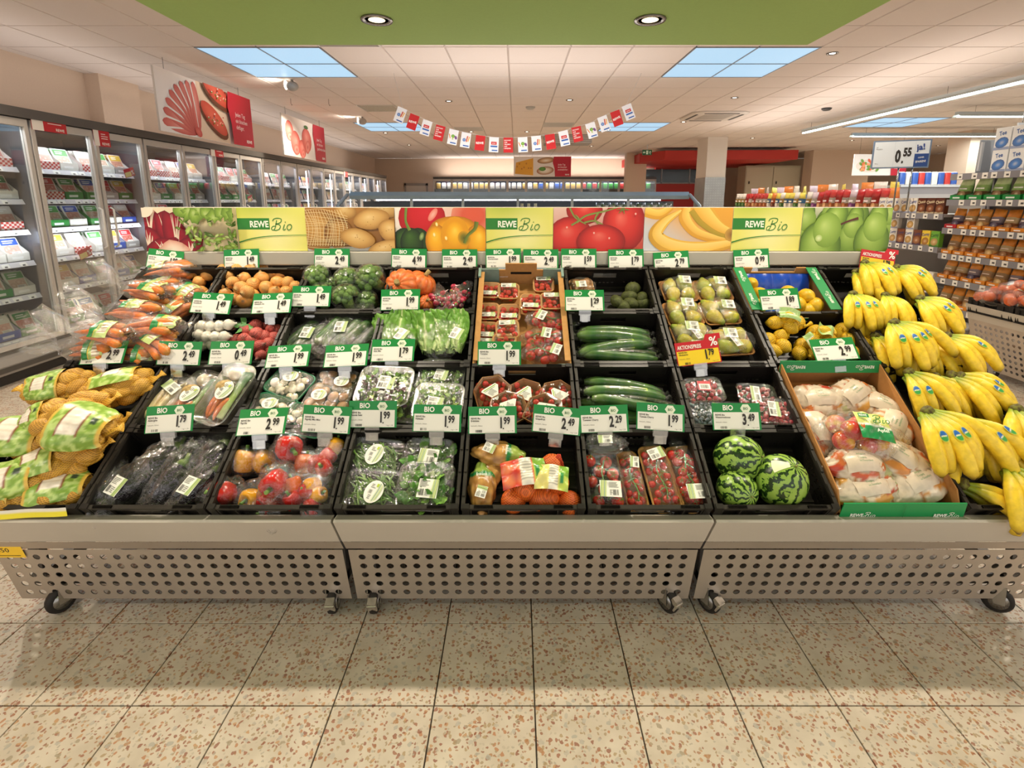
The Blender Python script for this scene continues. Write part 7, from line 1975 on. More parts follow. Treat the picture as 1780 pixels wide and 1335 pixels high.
# crown point, height, heading (0 = straight down the slope, + to the right)
for a in ((1487, 474, .02, 6, 4, 'at the back, next to the lemon carton', 1.0, 12, (2,)), (1502, 458, .055, 14, 5, 'topmost at the back, under the special offer tag', 1.05, 13, (2, 3)), (1557, 466, .045, 32, 5, 'at the back right, below the shelf rows', 1.0, 12, (2, 3)),
          (1482, 512, .05, 2, 5, 'second row, beside the lemon carton flap', 1.0, 12, (1, 2, 3)), (1538, 514, .04, -2, 4, 'second row, in the middle gap', .95, 11, ()), (1598, 520, .06, 24, 5, 'second row, at the right', 1.05, 13, (2, 3)),
          (1553, 562, .075, 14, 6, 'biggest in the third row, four stickers', 1.15, 12, (1, 2, 3, 4)), (1645, 585, .05, 34, 4, 'third row, at the right end', 1.05, 11, (2,)), (1520, 585, .0, 10, 4, 'third row, low behind the netted lemons', .95, 10, ()), (1600, 590, .0, 16, 5, 'third row, low under the biggest one', 1.0, 11, ()),
          (1578, 648, .04, 18, 4, 'fourth row, at the left, beside the apple carton', 1.08, 15, (0, 1)), (1625, 655, .02, 28, 3, 'fourth row, short pale fruit in the middle', .95, 10, ()), (1652, 653, .035, 42, 4, 'fourth row, pointing right towards the shelf', 1.08, 10, ()), (1668, 655, .04, 38, 5, 'fourth row, at the right end', 1.08, 12, (2, 3)),
          (1610, 716, .075, 16, 6, 'biggest in the fifth row', 1.2, 10, (1, 2, 3)), (1668, 728, .06, 36, 3, 'fifth row, long fruit pointing right with stickers', 1.2, 9, (1, 2)), (1765, 712, .055, 0, 5, 'fifth row, at the right edge of the picture', 1.15, 14, ()), (1700, 745, .0, 20, 5, 'fifth row, low in the middle', 1.0, 12, ()),
          (1752, 812, .03, 4, 4, 'front row, at the right edge of the picture', 1.15, 15, ()), (1672, 842, -.02, 56, 2, 'front row, two loose long fruits on the tray rim', 1.15, 9, ())):
    bunch(*a)

# ------------------------------------------------------------------ cooler wall on the left
FX = -4.15; FY = 4.50; FP = .667
SH = [.30, .66, .95, 1.22, 1.48, 1.75]
FR_, DKI = H('#bdb8b2'), H('#262a38')
def cooler(k):
    y = FY + FP * k
    t = root('glass_door_cooler', 'tall grey cooler with two glass doors, ' + ORD[(k + 2) // 2] + ' from the near end, left wall', 'refrigerator', T(FX, y, 0), 'cooler wall cabinets')
    if k > -2:
        for ch in CP.children:
            c = ch.copy(); COL.objects.link(c); c.parent = t
            for g in ch.children: e = g.copy(); COL.objects.link(e); e.parent = c
        return t
    W2 = FP * 2
    b = MB()
    b.b2((-.92, 0, .08), (-.88, W2, 2.2), DKI); b.b2((-.92, 0, 2.12), (-.02, W2, 2.2), H('#7a7672')); b.b2((-.9, 0, .08), (-.02, W2, .26), H('#8a8680'))
    b.b2((-.9, 0, .08), (-.04, .012, 2.15), H('#4a4c52'))
    b.obj('carcass', M_PAINT, t)
    MB().b2((-.06, 0, 2.15), (.03, W2, 2.23), H('#57534f')).obj('canopy', M_PAINT, t)
    bm_ = MB(); pr = [(-.02, .24), (.05, .22), (.075, .17), (.07, .10), (.02, .08)]
    bm_.loft([[(x, 0, z) for x, z in pr], [(x, W2, z) for x, z in pr]], H('#8f8a84'), False, False, False, closed=False); bm_.b2((-.02, 0, 0), (.0, W2, .09), H('#2c2927')); bm_.b2((.068, 0, .12), (.08, W2, .16), H('#4a4642'))
    bm_.obj('bumper', M_PAINT, t)
    for z in SH:
        s = MB().b2((-.86, .02, z - .02), (-.14, W2 - .02, z), H('#9a9aa0')).obj('shelf', M_PAINT, t)
        p = MB(); p.add([(-.14, .02, z + .002), (-.14, W2 - .02, z + .002), (-.12, W2 - .02, z - .042), (-.12, .02, z - .042)], [(0, 3, 2, 1)], H('#d5d2d8'))
        rnd = random.Random(int(z * 100))
        yy = .06
        while yy < W2 - .12:
            w_ = rnd.uniform(.05, .09)
            p.add([(-.1375, yy, z - .004), (-.1375, yy + w_, z - .004), (-.1195, yy + w_, z - .038), (-.1195, yy, z - .038)], [(0, 3, 2, 1)], H('#f2efe8'))
            p.add([(-.1265, yy + .02, z - .022), (-.1265, yy + .045, z - .022), (-.1215, yy + .045, z - .034), (-.1215, yy + .02, z - .034)], [(0, 3, 2, 1)], H('#4a4a4a'))
            yy += w_ + rnd.uniform(.01, .12)
        p.obj('price_strip', M_PRINT, s)
    for j in range(2):
        y0, y1 = FP * j + .012, FP * (j + 1) - .012
        d = MB(); fw = .035
        d.b2((-.03, y0, .27), (.012, y0 + fw, 2.14), FR_); d.b2((-.03, y1 - fw, .27), (.012, y1, 2.14), FR_); d.b2((-.03, y0, .27), (.012, y1, .31), FR_); d.b2((-.03, y0, 2.08), (.012, y1, 2.14), FR_)
        o = d.obj('door', M_PAINT, t)
        MB().b2((-.014, y0 + fw, .31), (-.008, y1 - fw, 2.08), (.9, .9, .9)).obj('glass', M_GLASS, o)
        yh = y1 - .06 if j == 0 else y0 + .06
        MB().tube([(.012, yh, 1.0), (.045, yh, 1.02), (.045, yh, 1.38), (.012, yh, 1.40)], .010, 6, H('#d8d4ce')).obj('handle', M_PAINT, o)
    MB().b2((-.2, .05, 2.105), (-.12, W2 - .05, 2.118), (1, 1, 1)).obj('light_strip', M_LED, t)
    return t
CP = cooler(-2)
LSM = MB().b2((-.10, FP - .012, .35), (-.085, FP + .012, 2.05), (1, 1, 1)).mesh('light_strip', M_LED)
for k in range(0, 17, 2):
    t = cooler(k)
    if k >= 8: inst('light_strip', LSM, t)
struct(MB().b2((FX - .92, FY + FP * 18, 0), (FX, FY + FP * 18 + .04, 2.23), H('#5a5652')).obj('trim_3', M_PAINT))
for k in range(-2, 18, 2):
    for z in (1.15,):
        l = bpy.data.lights.new('cooler_lamp', 'AREA'); l.shape = 'RECTANGLE'; l.size = .10; l.size_y = 1.7; l.energy = P_FRIDGE; l.color = (.90, .92, 1.0) if k < 6 else (.93, .86, 1.0)
        lo = bpy.data.objects.new('cooler_lamp', l); COL.objects.link(lo); lo.location = (FX - .075, FY + FP * (k + 1), z); lo.rotation_euler = (0, radians(90), 0)
        l = bpy.data.lights.new('cooler_lamp', 'AREA'); l.shape = 'RECTANGLE'; l.size = .05; l.size_y = 1.2; l.energy = P_CANOPY; l.color = (.90, .92, 1.0) if k < 6 else (.93, .86, 1.0)
        lo = bpy.data.objects.new('cooler_lamp', l); COL.objects.link(lo); lo.location = (FX - .055, FY + FP * (k + 1), 2.07); lo.rotation_euler = (0, radians(14), 0)
# tray cartons with packs: front faces +x
def carton_mesh(w, d, h, hf, col, chk=None):
    mb = MB(); t_ = .004
    c = H(col)
    mb.b2((-d, -w / 2, 0), (0, w / 2, t_), c)
    for s in (-1, 1):
        y = s * w / 2
        mb.add([(0, y, 0), (0, y, hf), (-d * .45, y, h), (-d, y, h), (-d, y, 0)], [(0, 1, 2, 3, 4)], c); mb.add([(0, y - s * t_, 0), (0, y - s * t_, hf), (-d * .45, y - s * t_, h), (-d, y - s * t_, h), (-d, y - s * t_, 0)], [(4, 3, 2, 1, 0)], mixc(c, (.8, .8, .78), .5))
    mb.b2((-d - .001, -w / 2, 0), (-d + t_, w / 2, h), mixc(c, (.7, .7, .68), .5)); mb.b2((-t_, -w / 2, 0), (.0, w / 2, hf), c)
    if chk:
        P = Print(mb, Matrix(((0, 0, 1, .0004), (1, 0, 0, 0), (0, 1, 0, 0), (0, 0, 0, 1))))
        P.layer()
        n = 9
        for i in range(n):
            for j in range(4):
                if (i + j) % 2: x, y = -w / 2 + w * i / n, hf * j / 4; P.tri([(x, y), (x + w / n, y), (x + w / n, y + hf / 4)], [H(chk)] * 3); P.tri([(x, y), (x + w / n, y + hf / 4), (x, y + hf / 4)], [H(chk)] * 3)
    else:
        P = Print(mb, Matrix(((0, 0, 1, .0004), (1, 0, 0, 0), (0, 1, 0, 0), (0, 0, 0, 1))))
        P.rect(-w * .3, hf * .3, w * .2, hf * .6, mixc(c, (1, 1, 1), .75))
    return mb.mesh('display_carton', M_PRINT)
def flat_pack(w, h, th, base, food, top, seed):
    """vacuum pack standing upright, printed face towards +x"""
    mb = MB(); rnd = random.Random(seed)
    L = [[(x, y, z) for y, z, _ in rr(w * k, h * k, .008, 2)] for x, k in ((-th / 2, .96), (-th * .3, 1), (th * .3, 1), (th / 2, .94))]
    mb.loft(L, H(base), True, True, True)
    P = Print(mb, Matrix(((0, 0, 1, th / 2 + .0003), (1, 0, 0, 0), (0, 1, 0, 0), (0, 0, 0, 1))))
    P.rect(-w * .40, -h * .42, w * .40, h * .12, H(food), mixc(H(food), (1, .9, .85), .3))
    for q in range(4): P.disc(rnd.uniform(-w * .25, w * .25), rnd.uniform(-h * .3, 0), w * .16, h * .12, [mixc(H(food), (1, .9, .85), .4), H(food), mixc(H(food), (.2, .05, .03), .25)], rnd.random() * 3, n=9)
    P.rect(-w * .42, h * .14, w * .42, h * .44, H(top)); P.lines(-w * .3, h * .2, w * .3, h * .38, 2, mixc(H(top), (1, 1, 1), .8), rnd, .5)
    P.rect(-w * .1, -h * .34, w * .34, -h * .16, H('#eeeae0')); P.lines(-w * .06, -h * .32, w * .3, -h * .18, 3, H('#777777'), rnd)
    return mb.mesh('pack', M_PACK)
CART = {}
for nm_, col, chk in (('green', '#2a8a3c', None), ('white', '#e6e3dc', None), ('red checked', '#ecdcd6', '#c23a34'), ('red', '#b8242c', None), ('blue', '#2a55b0', None), ('grey', '#b3b0ac', None)):
    CART[nm_] = carton_mesh(.2, .24, .13, .055, col, chk)
PK = [flat_pack(.16, .17, .012, b, f, tp, i) for i, (b, f, tp) in enumerate((('#e9d8cc', '#c9786a', '#2a8a3c'), ('#e8e2d6', '#d8a08c', '#e8e2d6'), ('#d8d4cc', '#b85a48', '#c22a30'), ('#eceae4', '#dca090', '#2a55b0'), ('#e0c8b8', '#c88a70', '#d8b23a'), ('#dfe8d8', '#d8b8a0', '#4fa04a')))]
PKN = ['green topped', 'plain pale', 'red topped', 'blue topped', 'yellow topped', 'pale green']
GRP = {0: ['white', 'green', 'white'], 1: ['green', 'white', 'blue'], 2: ['white', 'white', 'blue'], 3: ['red', 'green', 'white'], 4: ['green', 'green', 'green'], 5: ['red checked', 'red checked', 'white']}
SHN = ['bottom', 'second', 'third', 'fourth', 'fifth', 'top']
rnd = random.Random(31)
for k in range(-1, 6):
    for si, z in enumerate(SH):
        if k >= 2 and si < 4 and not (k == 2 and si >= 3): continue
        for s in range(3):
            y = FY + FP * k + .125 + .21 * s
            cn = GRP[si][(s + k) % 3] if rnd.random() < .7 else rnd.choice(list(CART))
            pi_ = rnd.randrange(6)
            M = T(FX - .165, y, z + .001)
            lb = '%s carton of %s packs, %s shelf, %s cooler door, %s slot' % (cn, PKN[pi_], SHN[si], ORD[k + 2], ('near', 'middle', 'far')[s])
            t = root('display_carton', lb, 'food carton', M, 'cartons in the near coolers')
            inst('carton', CART[cn], t, S(1, 1, 1.3))
            for q in range(3):
                inst('pack', PK[pi_], t, T(-.06 - .045 * q, rnd.uniform(-.008, .008), .112) @ R(radians(-20), 'Y') @ S(1, 1.12, 1.15))
# farther doors: one pack per facing
for k in range(6, 18):
    for si in (3, 4, 5):
        for s in range(3):
            y = FY + FP * k + .125 + .21 * s
            pi_ = rnd.randrange(6)
            o = inst('food_pack', PK[pi_], None, T(FX - .20, y, SH[si] + .098) @ R(radians(-14), 'Y') @ S(1, 1.15, 1.1))
            tag(o, '%s food pack, %s shelf, %s cooler door, %s slot' % (PKN[pi_], SHN[si], ORD[k + 2], ('near', 'middle', 'far')[s]), 'food pack', 'packs in the far coolers')
# small red and white flags on the door tops, and offer flags
def door_sign(px, py, w, h, label):
    p = at_x(px, py, FX + .02)
    mb = MB().box((0, 0, 0), (.003, w, h), H('#c0262e'))
    P = Print(mb, Matrix(((0, 0, 1, .0018), (1, 0, 0, 0), (0, 1, 0, 0), (0, 0, 0, 1))))
    P.rect(-w / 2, -h / 2, -w * .18, h / 2, H('#ece6de')); P.lines(-w * .05, -h * .1, w * .4, h * .3, 3, H('#f0dcd8'), random.Random(1)); P.text('REWE', w * .42, -h * .42, h * .16, H('#f4f0ea'), 'r', 1, .02)
    tag(mb.obj('door_sign', M_PRINT, None, T(*p)), label, 'sign', 'cooler door signs')
for px, py, w, wh in ((85, 214, .34, 'second'), (177, 240, .2, 'third'), (377, 262, .3, 'sixth'), (601, 302, .28, 'far')): door_sign(px, py, w, .15 if px < 100 else .16, 'small red and white sign on top of the ' + wh + ' cooler door')
for px, py, si, wh in ((148, 440, 2, 'under the red cartons'), (225, 300, 4, 'beside the white carton'), (435, 345, 4, 'behind the sixth door, tilted')):
    p = at_x(px, py, FX - .10)
    mb = MB().box((0, 0, 0), (.002, .15, .09), H('#c3202c')); P = Print(mb, Matrix(((0, 0, 1, .0012), (1, 0, 0, 0), (0, 1, 0, 0), (0, 0, 0, 1))))
    P.rect(-.07, -.04, .02, .01, H('#f0d890')); P.text('%', .025, -.03, .05, H('#f6f1ea'), 'l', .9, .02)
    tag(mb.obj('offer_flag', M_PRINT, None, T(*p) @ R(.25, 'X')), 'red and yellow percent flag on a cooler shelf ' + wh, 'sign', 'cooler offer flags')

# ------------------------------------------------------------------ hanging picture signs
def poster(name, label, M, w, h, kind, words):
    t = root(name, label, 'sign', M, 'hanging food posters')
    mb = MB().b2((-w / 2, 0, -h / 2), (w / 2, .02, h / 2), H('#d8d2cc'))
    P = Print(mb, T(0, -.0006, 0) @ FRONT, (-w / 2, -h / 2, w / 2, h / 2)); P.dz = .0006
    W_, R1, R2, R3 = H('#efe8e4'), H('#e0847a'), H('#c9544c'), H('#f3d8d0')
    P.rect(-w / 2, -h / 2, w / 2, h / 2, W_)
    if kind == 'ham':
        P.rect(-w * .12, -h / 2, w * .22, h / 2, H('#e6cdb4'))
        for q in range(8):
            a = radians(176 - 12 * q); L = .60 - .008 * q; px_, py_ = -w * .145, -h * .40
            P.disc(px_ + L / 2 * cos(a), py_ + L / 2 * sin(a), L / 2 * 1.06, .078, [H('#e59a90'), H('#db7d72'), H('#c9605a')], a, .2, 0, 16)
            P.curve([(px_, py_), (px_ + L * .5 * cos(a + .06), py_ + L * .5 * sin(a + .06)), (px_ + L * cos(a + .11), py_ + L * sin(a + .11))], [.006, .016, .026], W_)
        P.disc(px_ - .01, py_ - .0, .07, .05, [H('#d8746a'), R2], -.6)
        for (x, y, r) in ((.04, -.14, -.55), (.09, .34, -.35)):
            P.disc(x * w, y * h, w * .17, h * .20, [H('#7a4a30'), H('#6a3c28')], r); P.disc(x * w, (y + .05) * h, w * .16, h * .17, [H('#e2705a'), H('#d8604a'), H('#c44a38')], r)
            rr_ = random.Random(3)
            for q in range(26):
                a, d = rr_.uniform(0, 6.28), rr_.random() ** .5
                P.disc(x * w + cos(a) * d * .12 * w, (y + .05) * h + sin(a) * d * .12 * h, .008 * w, .014 * h, [rr_.choice([H('#f0b49c'), H('#6f9a3c'), H('#f4ece4'), H('#b83a2c')])] * 2, n=7)
    elif kind == 'rolls':
        for (x, y, r, a) in ((-.36, .12, .16, .1), (-.24, -.14, .19, .15), (-.10, -.26, .15, .8), (.02, .0, .2, 1.0)):
            P.disc(x * w, y * h, w * r * .55, h * r * 1.6, [H('#f2a498'), H('#e67d72'), H('#d05a50')], a, .2, .2); P.disc((x + .01) * w, (y - r * .9) * h, w * r * .35, h * r * .7, [H('#c9504a'), H('#ee9a8e'), H('#d8685e')], a)
        P.disc(.02 * w, .34 * h, .05 * w, .05 * h, [H('#3f6a2c')] * 2)
    elif kind == 'cheese':
        P.poly([(-w * .48, -h * .36), (-w * .46, h * .2), (-w * .16, h * .42), (-w * .16, -h * .44)], H('#e8ac3c'))
        for q in range(7): P.disc(-w * (.44 - .04 * q), h * (.0 + .15 * sin(q * 2)), w * .015, h * .05, [H('#b8782a'), H('#d8983a')])
        P.disc(w * .05, -h * .2, w * .15, h * .2, [H('#f4f0e8'), H('#e8dcc8'), H('#a8683a')], .1); P.disc(w * .06, h * .3, w * .15, h * .15, [H('#f2eee4'), H('#d8b890'), H('#8a5a30')], .1); P.disc(w * .0, -h * .12, w * .06, h * .1, [H('#6fa64a'), H('#4f8a3c')])
    else:
        P.disc(-w * .2, -h * .05, w * .25, h * .3, [H('#f4ece4'), H('#e2d2c4')])
        rr_ = random.Random(4)
        for q in range(24): P.disc(-w * .2 + rr_.uniform(-.17, .17) * w, rr_.uniform(-.25, .2) * h, w * .04, h * .06, [rr_.choice([H('#e0703a'), H('#e89a6a'), H('#6f9a3c'), H('#d85a3a')])] * 2, rr_.random() * 3, n=8)
    P.layer(); x0 = w * .2
    red = H('#bf2438')
    P.poly([(x0, h / 2), (x0 - .02 * w, .2 * h), (x0 + .012 * w, -.1 * h), (x0 + .02 * w, -h / 2), (w / 2, -h / 2), (w / 2, h / 2)], red)
    for q, s in enumerate(words): P.text(s, w * .27, h * .06 - .125 * h * q, h * .085, H('#f2dcdc'), 'l', .8, .01)
    P.text('REWE', w * .47, -h * .43, h * .062, H('#f6f0ee'), 'r', .95, .03)
    mb.obj('board', M_PRINT, t)
    wm = MB()
    for s in (-1, 1): MB().tube([(s * w * .4, .01, h / 2), (s * w * .4, .01, ZC - M.translation.z)], .003, 4, H('#8a8a88')).obj('wire', M_CHROME, t)
SIDE = R(pi / 2, 'Z')
poster('hanging_poster', 'hanging poster with fanned ham slices and topped bread, nearest above the cooler wall', T(-3.77, 6.54, 2.525) @ SIDE, 1.86, .65, 'ham', ('Jeden Tag', 'ein bisschen', 'deftiger.'))
poster('hanging_poster', 'hanging poster with rolled ham, farther along the cooler wall', T(-3.77, 9.43, 2.525) @ SIDE, 1.82, .65, 'rolls', ('Jeden Tag', 'ein bisschen', 'geschmackvoller.'))
p0, p1 = at_y(893, 307, 17.0), at_y(993, 272, 17.0)
poster('hanging_poster', 'hanging poster with cheese and spread bread in front of the back wall', T((p0.x + p1.x) / 2, 17.0, (p0.z + p1.z) / 2), p1.x - p0.x, p1.z - p0.z, 'cheese', ('Jeden Tag', 'ein bisschen', 'aromatischer.'))
p0, p1 = at_y(1481, 305, 12.5), at_y(1578, 268, 12.5)
poster('hanging_poster', 'hanging poster with prawns on a plate, half behind the price board', T((p0.x + p1.x) / 2, 12.5, (p0.z + p1.z) / 2), p1.x - p0.x, p1.z - p0.z, 'prawn', ('Jeden Tag', 'ein bisschen', 'frischer.'))

# ------------------------------------------------------------------ bunting
FLG = [(278, 137), (338, 170), (400, 198), (463, 222), (527, 242), (587, 256), (655, 270), (720, 278), (788, 280), (857, 278), (922, 272), (988, 264), (1052, 248), (1115, 228), (1182, 210), (1240, 178), (1302, 152), (1358, 122)]
KD = 'ARWTVARWTVARWTVARW'
BY = 6.5
pts = [at_y(600 + x / 2.78, 150 + (y - 32) / 2.78, BY) for x, y in FLG]
t = root('bunting', 'string of red and white paper flags hanging in a curve under the ceiling', 'bunting', T(0, BY, 0))
pe = [at_y(686, 176, BY), at_y(1106, 168, BY)]
MB().tube([(pe[0].x, .002, ZC)] + [(p.x, .002, p.z) for p in pts] + [(pe[1].x + .05, .002, ZC)], .002, 4, H('#d8d8d8')).obj('cord', M_PRINT, t)
def flag(kd):
    mb = MB(); w, h = .118, .178; red = kd in 'RT'
    c = H('#c42a2e') if red else H('#e6e8ec')
    mb.b2((-w / 2, -.0006, -h), (w / 2, .0006, 0), c)
    P = Print(mb, T(0, -.001, -h / 2) @ FRONT); P.dz = .0004
    wt, bl_, gr = H('#f4f2ee'), H('#3a66b0'), H('#5a9a3c')
    if kd == 'R': P.text('REWE', 0, -.012, .026, wt, 'c', 1.0, .03, .12)
    elif kd == 'T':
        for q, s in enumerate(('DISCOUNT', 'ZUM', 'VERLIEBEN', 'UND', 'GENIESSEN')): P.text(s, -w * .42, .05 - .024 * q, .014, wt, 'l', .85, .02)
    else:
        P.rect(-w * .2, -h * .42, w * .4, -h * .34, bl_)
        if kd == 'A': P.disc(-.018, .0, .02, .02, [H('#9ab8e0'), bl_]); P.stroke([(.01, -.02), (.02, .05)], .014, H('#c85a3c')); P.stroke([(.03, -.015), (.042, .045)], .012, H('#e8b04a'))
        elif kd == 'W': P.rect(-.034, .0, .034, .034, H('#c42a2e')); P.text('REWE', 0, .01, .012, wt, 'c', 1, .02); P.rect(-.04, -.03, .044, -.012, bl_)
        else: P.disc(.0, .012, .022, .02, [H('#9ac05a'), gr]); P.rect(-.008, -.03, .008, -.004, H('#b8cc7a')); P.disc(.036, .0, .014, .022, [H('#7a4a8a')] * 2, .4); P.stroke([(-.05, .03), (-.03, -.02)], .01, H('#e08a3c'))
    return mb.mesh('flag', M_PRINT)
FM = {k: flag(k) for k in 'ARWTV'}
for i, p in enumerate(pts):
    a = pts[max(0, i - 1)]; b = pts[min(len(pts) - 1, i + 1)]
    inst('flag', FM[KD[i]], t, T(p.x, 0, p.z) @ R(-atan2(b.z - a.z, b.x - a.x) * .8, 'Y'))

# ------------------------------------------------------------------ chiller island behind the stand
t = root('chiller_island', 'long open chiller island with a blue-silver canopy behind the header board', 'refrigerator', T(.02, 5.2, 0))
cb = MB(); c = H('#8a8e90')
cb.b2((-1.85, .3, 0), (1.85, 1.6, .95), H('#a8a4a0')); cb.b2((-1.85, .95, .95), (1.85, 1.0, 1.46), H('#55585a'))
cb.obj('body', M_PAINT, t)
pr = [(.25, 1.485), (.23, 1.52), (.27, 1.56), (1.6, 1.56), (1.6, 1.48)]
MB().loft([[(-1.78, y, z) for y, z in pr], [(1.80, y, z) for y, z in pr]], H('#7f97ad'), True, True, False).obj('canopy', M_STEEL, t)
for s in (-1, 1):
    MB().tube([(s * 1.80, .24, 1.53), (s * 1.86, .1, 1.42), (s * 1.88, .05, 1.2), (s * 1.88, .1, .9)], .018, 8, H('#8fa3b5')).obj('end_frame', M_STEEL, t)
pm = MB().b2((-.014, -.014, .95), (.014, .014, 1.49), H('#9aa0a2')).mesh('post', M_STEEL)
for px in (722, 808, 900, 991, 1085): inst('post', pm, t, T((px - 898) / 880 * 5.6 - .02, .3, 0))
MB().b2((-1.7, .5, 1.26), (1.7, .93, 1.28), c).obj('shelf', M_PAINT, t)
MB().b2((-1.6, .6, 1.468), (1.6, .64, 1.482), (1, 1, 1)).obj('light_strip', M_LED, t)
cup = MB().lathe([(.028, 0), (.034, .08), (.036, .085), (.036, .09), (.001, .092)], 10, [H('#ece8e0'), H('#e6e2da'), H('#c8322c'), H('#c8322c'), H('#c8322c')]).mesh('cup', M_PACK)
cup2 = MB().lathe([(.028, 0), (.034, .08), (.036, .085), (.036, .09), (.001, .092)], 10, [H('#ece8e0'), H('#e6e2da'), H('#d8cfa8'), H('#d8cfa8'), H('#d8cfa8')]).mesh('cup', M_PACK)
for k in range(24):
    x = -1.6 + .075 * k; r_ = 5 < k < 21 and k % 9 != 8
    tag(inst('cup', cup if r_ else cup2, None, T(.02 + x, 5.76, 1.281)), ('red' if r_ else 'pale') + ' lidded cup on the island shelf, ' + ORD[min(k, 19)] + ' from its left end' if k < 20 else ('red' if r_ else 'pale') + ' lidded cup on the island shelf, %s from the bottles' % ORD[23 - k], 'cup', 'cups on the chiller island')
bot = MB().lathe([(.03, 0), (.033, .01), (.033, .09), (.018, .125), (.016, .15), (.02, .155), (.001, .157)], 12, H('#dfe0c8')).mesh('bottle', M_GLOSS)
for k in range(3): tag(inst('bottle', bot, None, T(.06 + .075 * k, 5.74, 1.281)), 'small milk-white bottle on the island shelf, ' + ('left', 'middle', 'right')[k] + ' one of three', 'bottle', 'bottles on the chiller island')
for k in range(11):
    hb = root('potted_herb', 'film sleeved green herb pack on the island shelf, ' + ORD[k] + ' from the bottles', 'herbs', T(.92 + .078 * k, 5.76, 1.281), 'herbs on the chiller island')
    if k == 0:
        HS = MB().lathe([(.02, 0), (.03, .06), (.037, .13), (.034, .165)], 10, (1, 1, 1)).mesh('sleeve', M_MILKY)
        q = MB(); rnd = random.Random(9)
        for _ in range(24): leaf_add(q, T(rnd.uniform(-.02, .02), rnd.uniform(-.02, .02), rnd.uniform(.0, .11)) @ R(rnd.uniform(0, 6.28), 'Z') @ R(1.0, 'X'), .05, .024, H('#4f7a34'), H('#6f9a4c'), .4)
        HL = q.mesh('leaves', M_LEAF)
    o = inst('leaves', HL, hb, R(k * 1.3, 'Z')); o['kind'] = 'stuff'; inst('sleeve', HS, hb)

# ------------------------------------------------------------------ cooler row along the back wall
t = root('back_cooler', 'long cooler row with glass doors along the back wall', 'refrigerator', T(0, 18.4, 0))
b = MB(); b.b2((-2.96, .04, 0), (4.95, .75, 1.86), H('#5a5652')); b.b2((-2.96, .04, 2.2), (4.95, .75, 2.28), H('#4a4744')); b.b2((-2.96, .7, 1.86), (4.95, .75, 2.2), H('#3c3a5a'))
b.obj('carcass', M_PAINT, t)
MB().b2((-2.9, .1, 2.18), (4.9, .14, 2.195), (1, 1, 1)).obj('light_strip', M_LED, t)
n = 12; dw = 7.91 / n
dm = MB(); dm.b2((0, 0, .1), (.04, .03, 2.2), FR_); dm.b2((dw - .04, 0, .1), (dw, .03, 2.2), FR_); dm.b2((0, 0, 2.13), (dw, .03, 2.2), FR_); dm = dm.mesh('door', M_PAINT)
gm = MB().b2((.04, .01, 1.0), (dw - .04, .016, 2.13), (.9, .9, .9)).mesh('glass', M_GLASS)
for k in range(n): d_ = inst('door', dm, t, T(-2.96 + dw * k, 0, 0)); inst('glass', gm, d_)
l = bpy.data.lights.new('cooler_lamp', 'AREA'); l.shape = 'RECTANGLE'; l.size = 7.6; l.size_y = .06; l.energy = 22; l.color = (.92, .88, 1.0)
lo = bpy.data.objects.new('cooler_lamp', l); COL.objects.link(lo); lo.location = (1.0, 18.52, 2.15); lo.rotation_euler = (radians(25), 0, 0)
BP = [MB().loft([rr(.15, .06, .012, 2, 0), rr(.155, .065, .012, 2, .02), rr(.15, .06, .012, 2, .2), rr(.12, .03, .01, 2, .22)], [H('#e8e4dc'), H(c), H(c), H('#ece8e0')]).mesh('dairy_pack', M_PACK) for c in ('#d8cfc0', '#d8b060', '#3a60b0', '#4a9a4a', '#c9403a', '#e4e0d8')]
rnd = random.Random(8)
for k in range(40):
    c = rnd.choice((0, 1, 5, 0)) if k < 16 else rnd.choice((2, 5, 2, 1)) if k < 27 else rnd.choice((3, 3, 4))
    tag(inst('dairy_pack', BP[c], None, T(-2.8 + .193 * k, 18.62, 1.861)), ('cream', 'yellow', 'blue', 'green', 'red', 'white')[c] + ' dairy pack on the top shelf of the back cooler, ' + ORD[k % 20] + (' from its left end' if k < 20 else ' of its right half'), 'dairy pack', 'packs in the back cooler')

# ------------------------------------------------------------------ shelving on the right
GX = 4.28
NS = [.12, .43, .705, .95, 1.20, 1.475, 1.72]
SG = H('#8f8d90')
def gondola(y0, y1, shelves, label, top):
    t = root('shelf_unit', label, 'shelf', T(GX, y0, 0), 'snack aisle shelving')
    L = y1 - y0
    MB().b2((.44, 0, 0), (.47, L, top), H('#a09c98')).obj('back_panel', M_PAINT, t)
    MB().b2((0, 0, 0), (.47, L, .09), H('#6a6764')).obj('plinth', M_PAINT, t)
    for s in (0, L - .03): MB().b2((.40, s, 0), (.46, s + .03, top), SG).obj('upright', M_PAINT, t)
    for z in shelves:
        sf = MB().b2((.0, .0, z - .03), (.44, L, z), H('#a9a6a4')).obj('shelf', M_PAINT, t)
        p = MB().b2((-.012, 0, z - .055), (0, L, z + .004), H('#85848a')); rnd = random.Random(int(z * 1000))
        y = .05
        while y < L - .07:
            p.b2((-.0135, y, z - .05), (-.012, y + .055, z), H('#ece9e2')); p.b2((-.0140, y + .01, z - .035), (-.0135, y + .035, z - .02), H('#4a4846'))
            y += rnd.uniform(.08, .16)
        p.obj('price_strip', M_PRINT, sf)
    return t
gondola(3.95, 5.12, NS, 'grey shelving of orange snack bags on the right, near part', 1.98)
gondola(5.14, 7.8, [.12, .32, .58, 1.0, 1.335], 'grey shelving of cereal bar boxes beyond the orange snack bags', 1.42)
gondola(7.82, 10.3, [.4, 1.0, 1.335], 'grey shelving of snack bags at the far end of the aisle', 1.42)
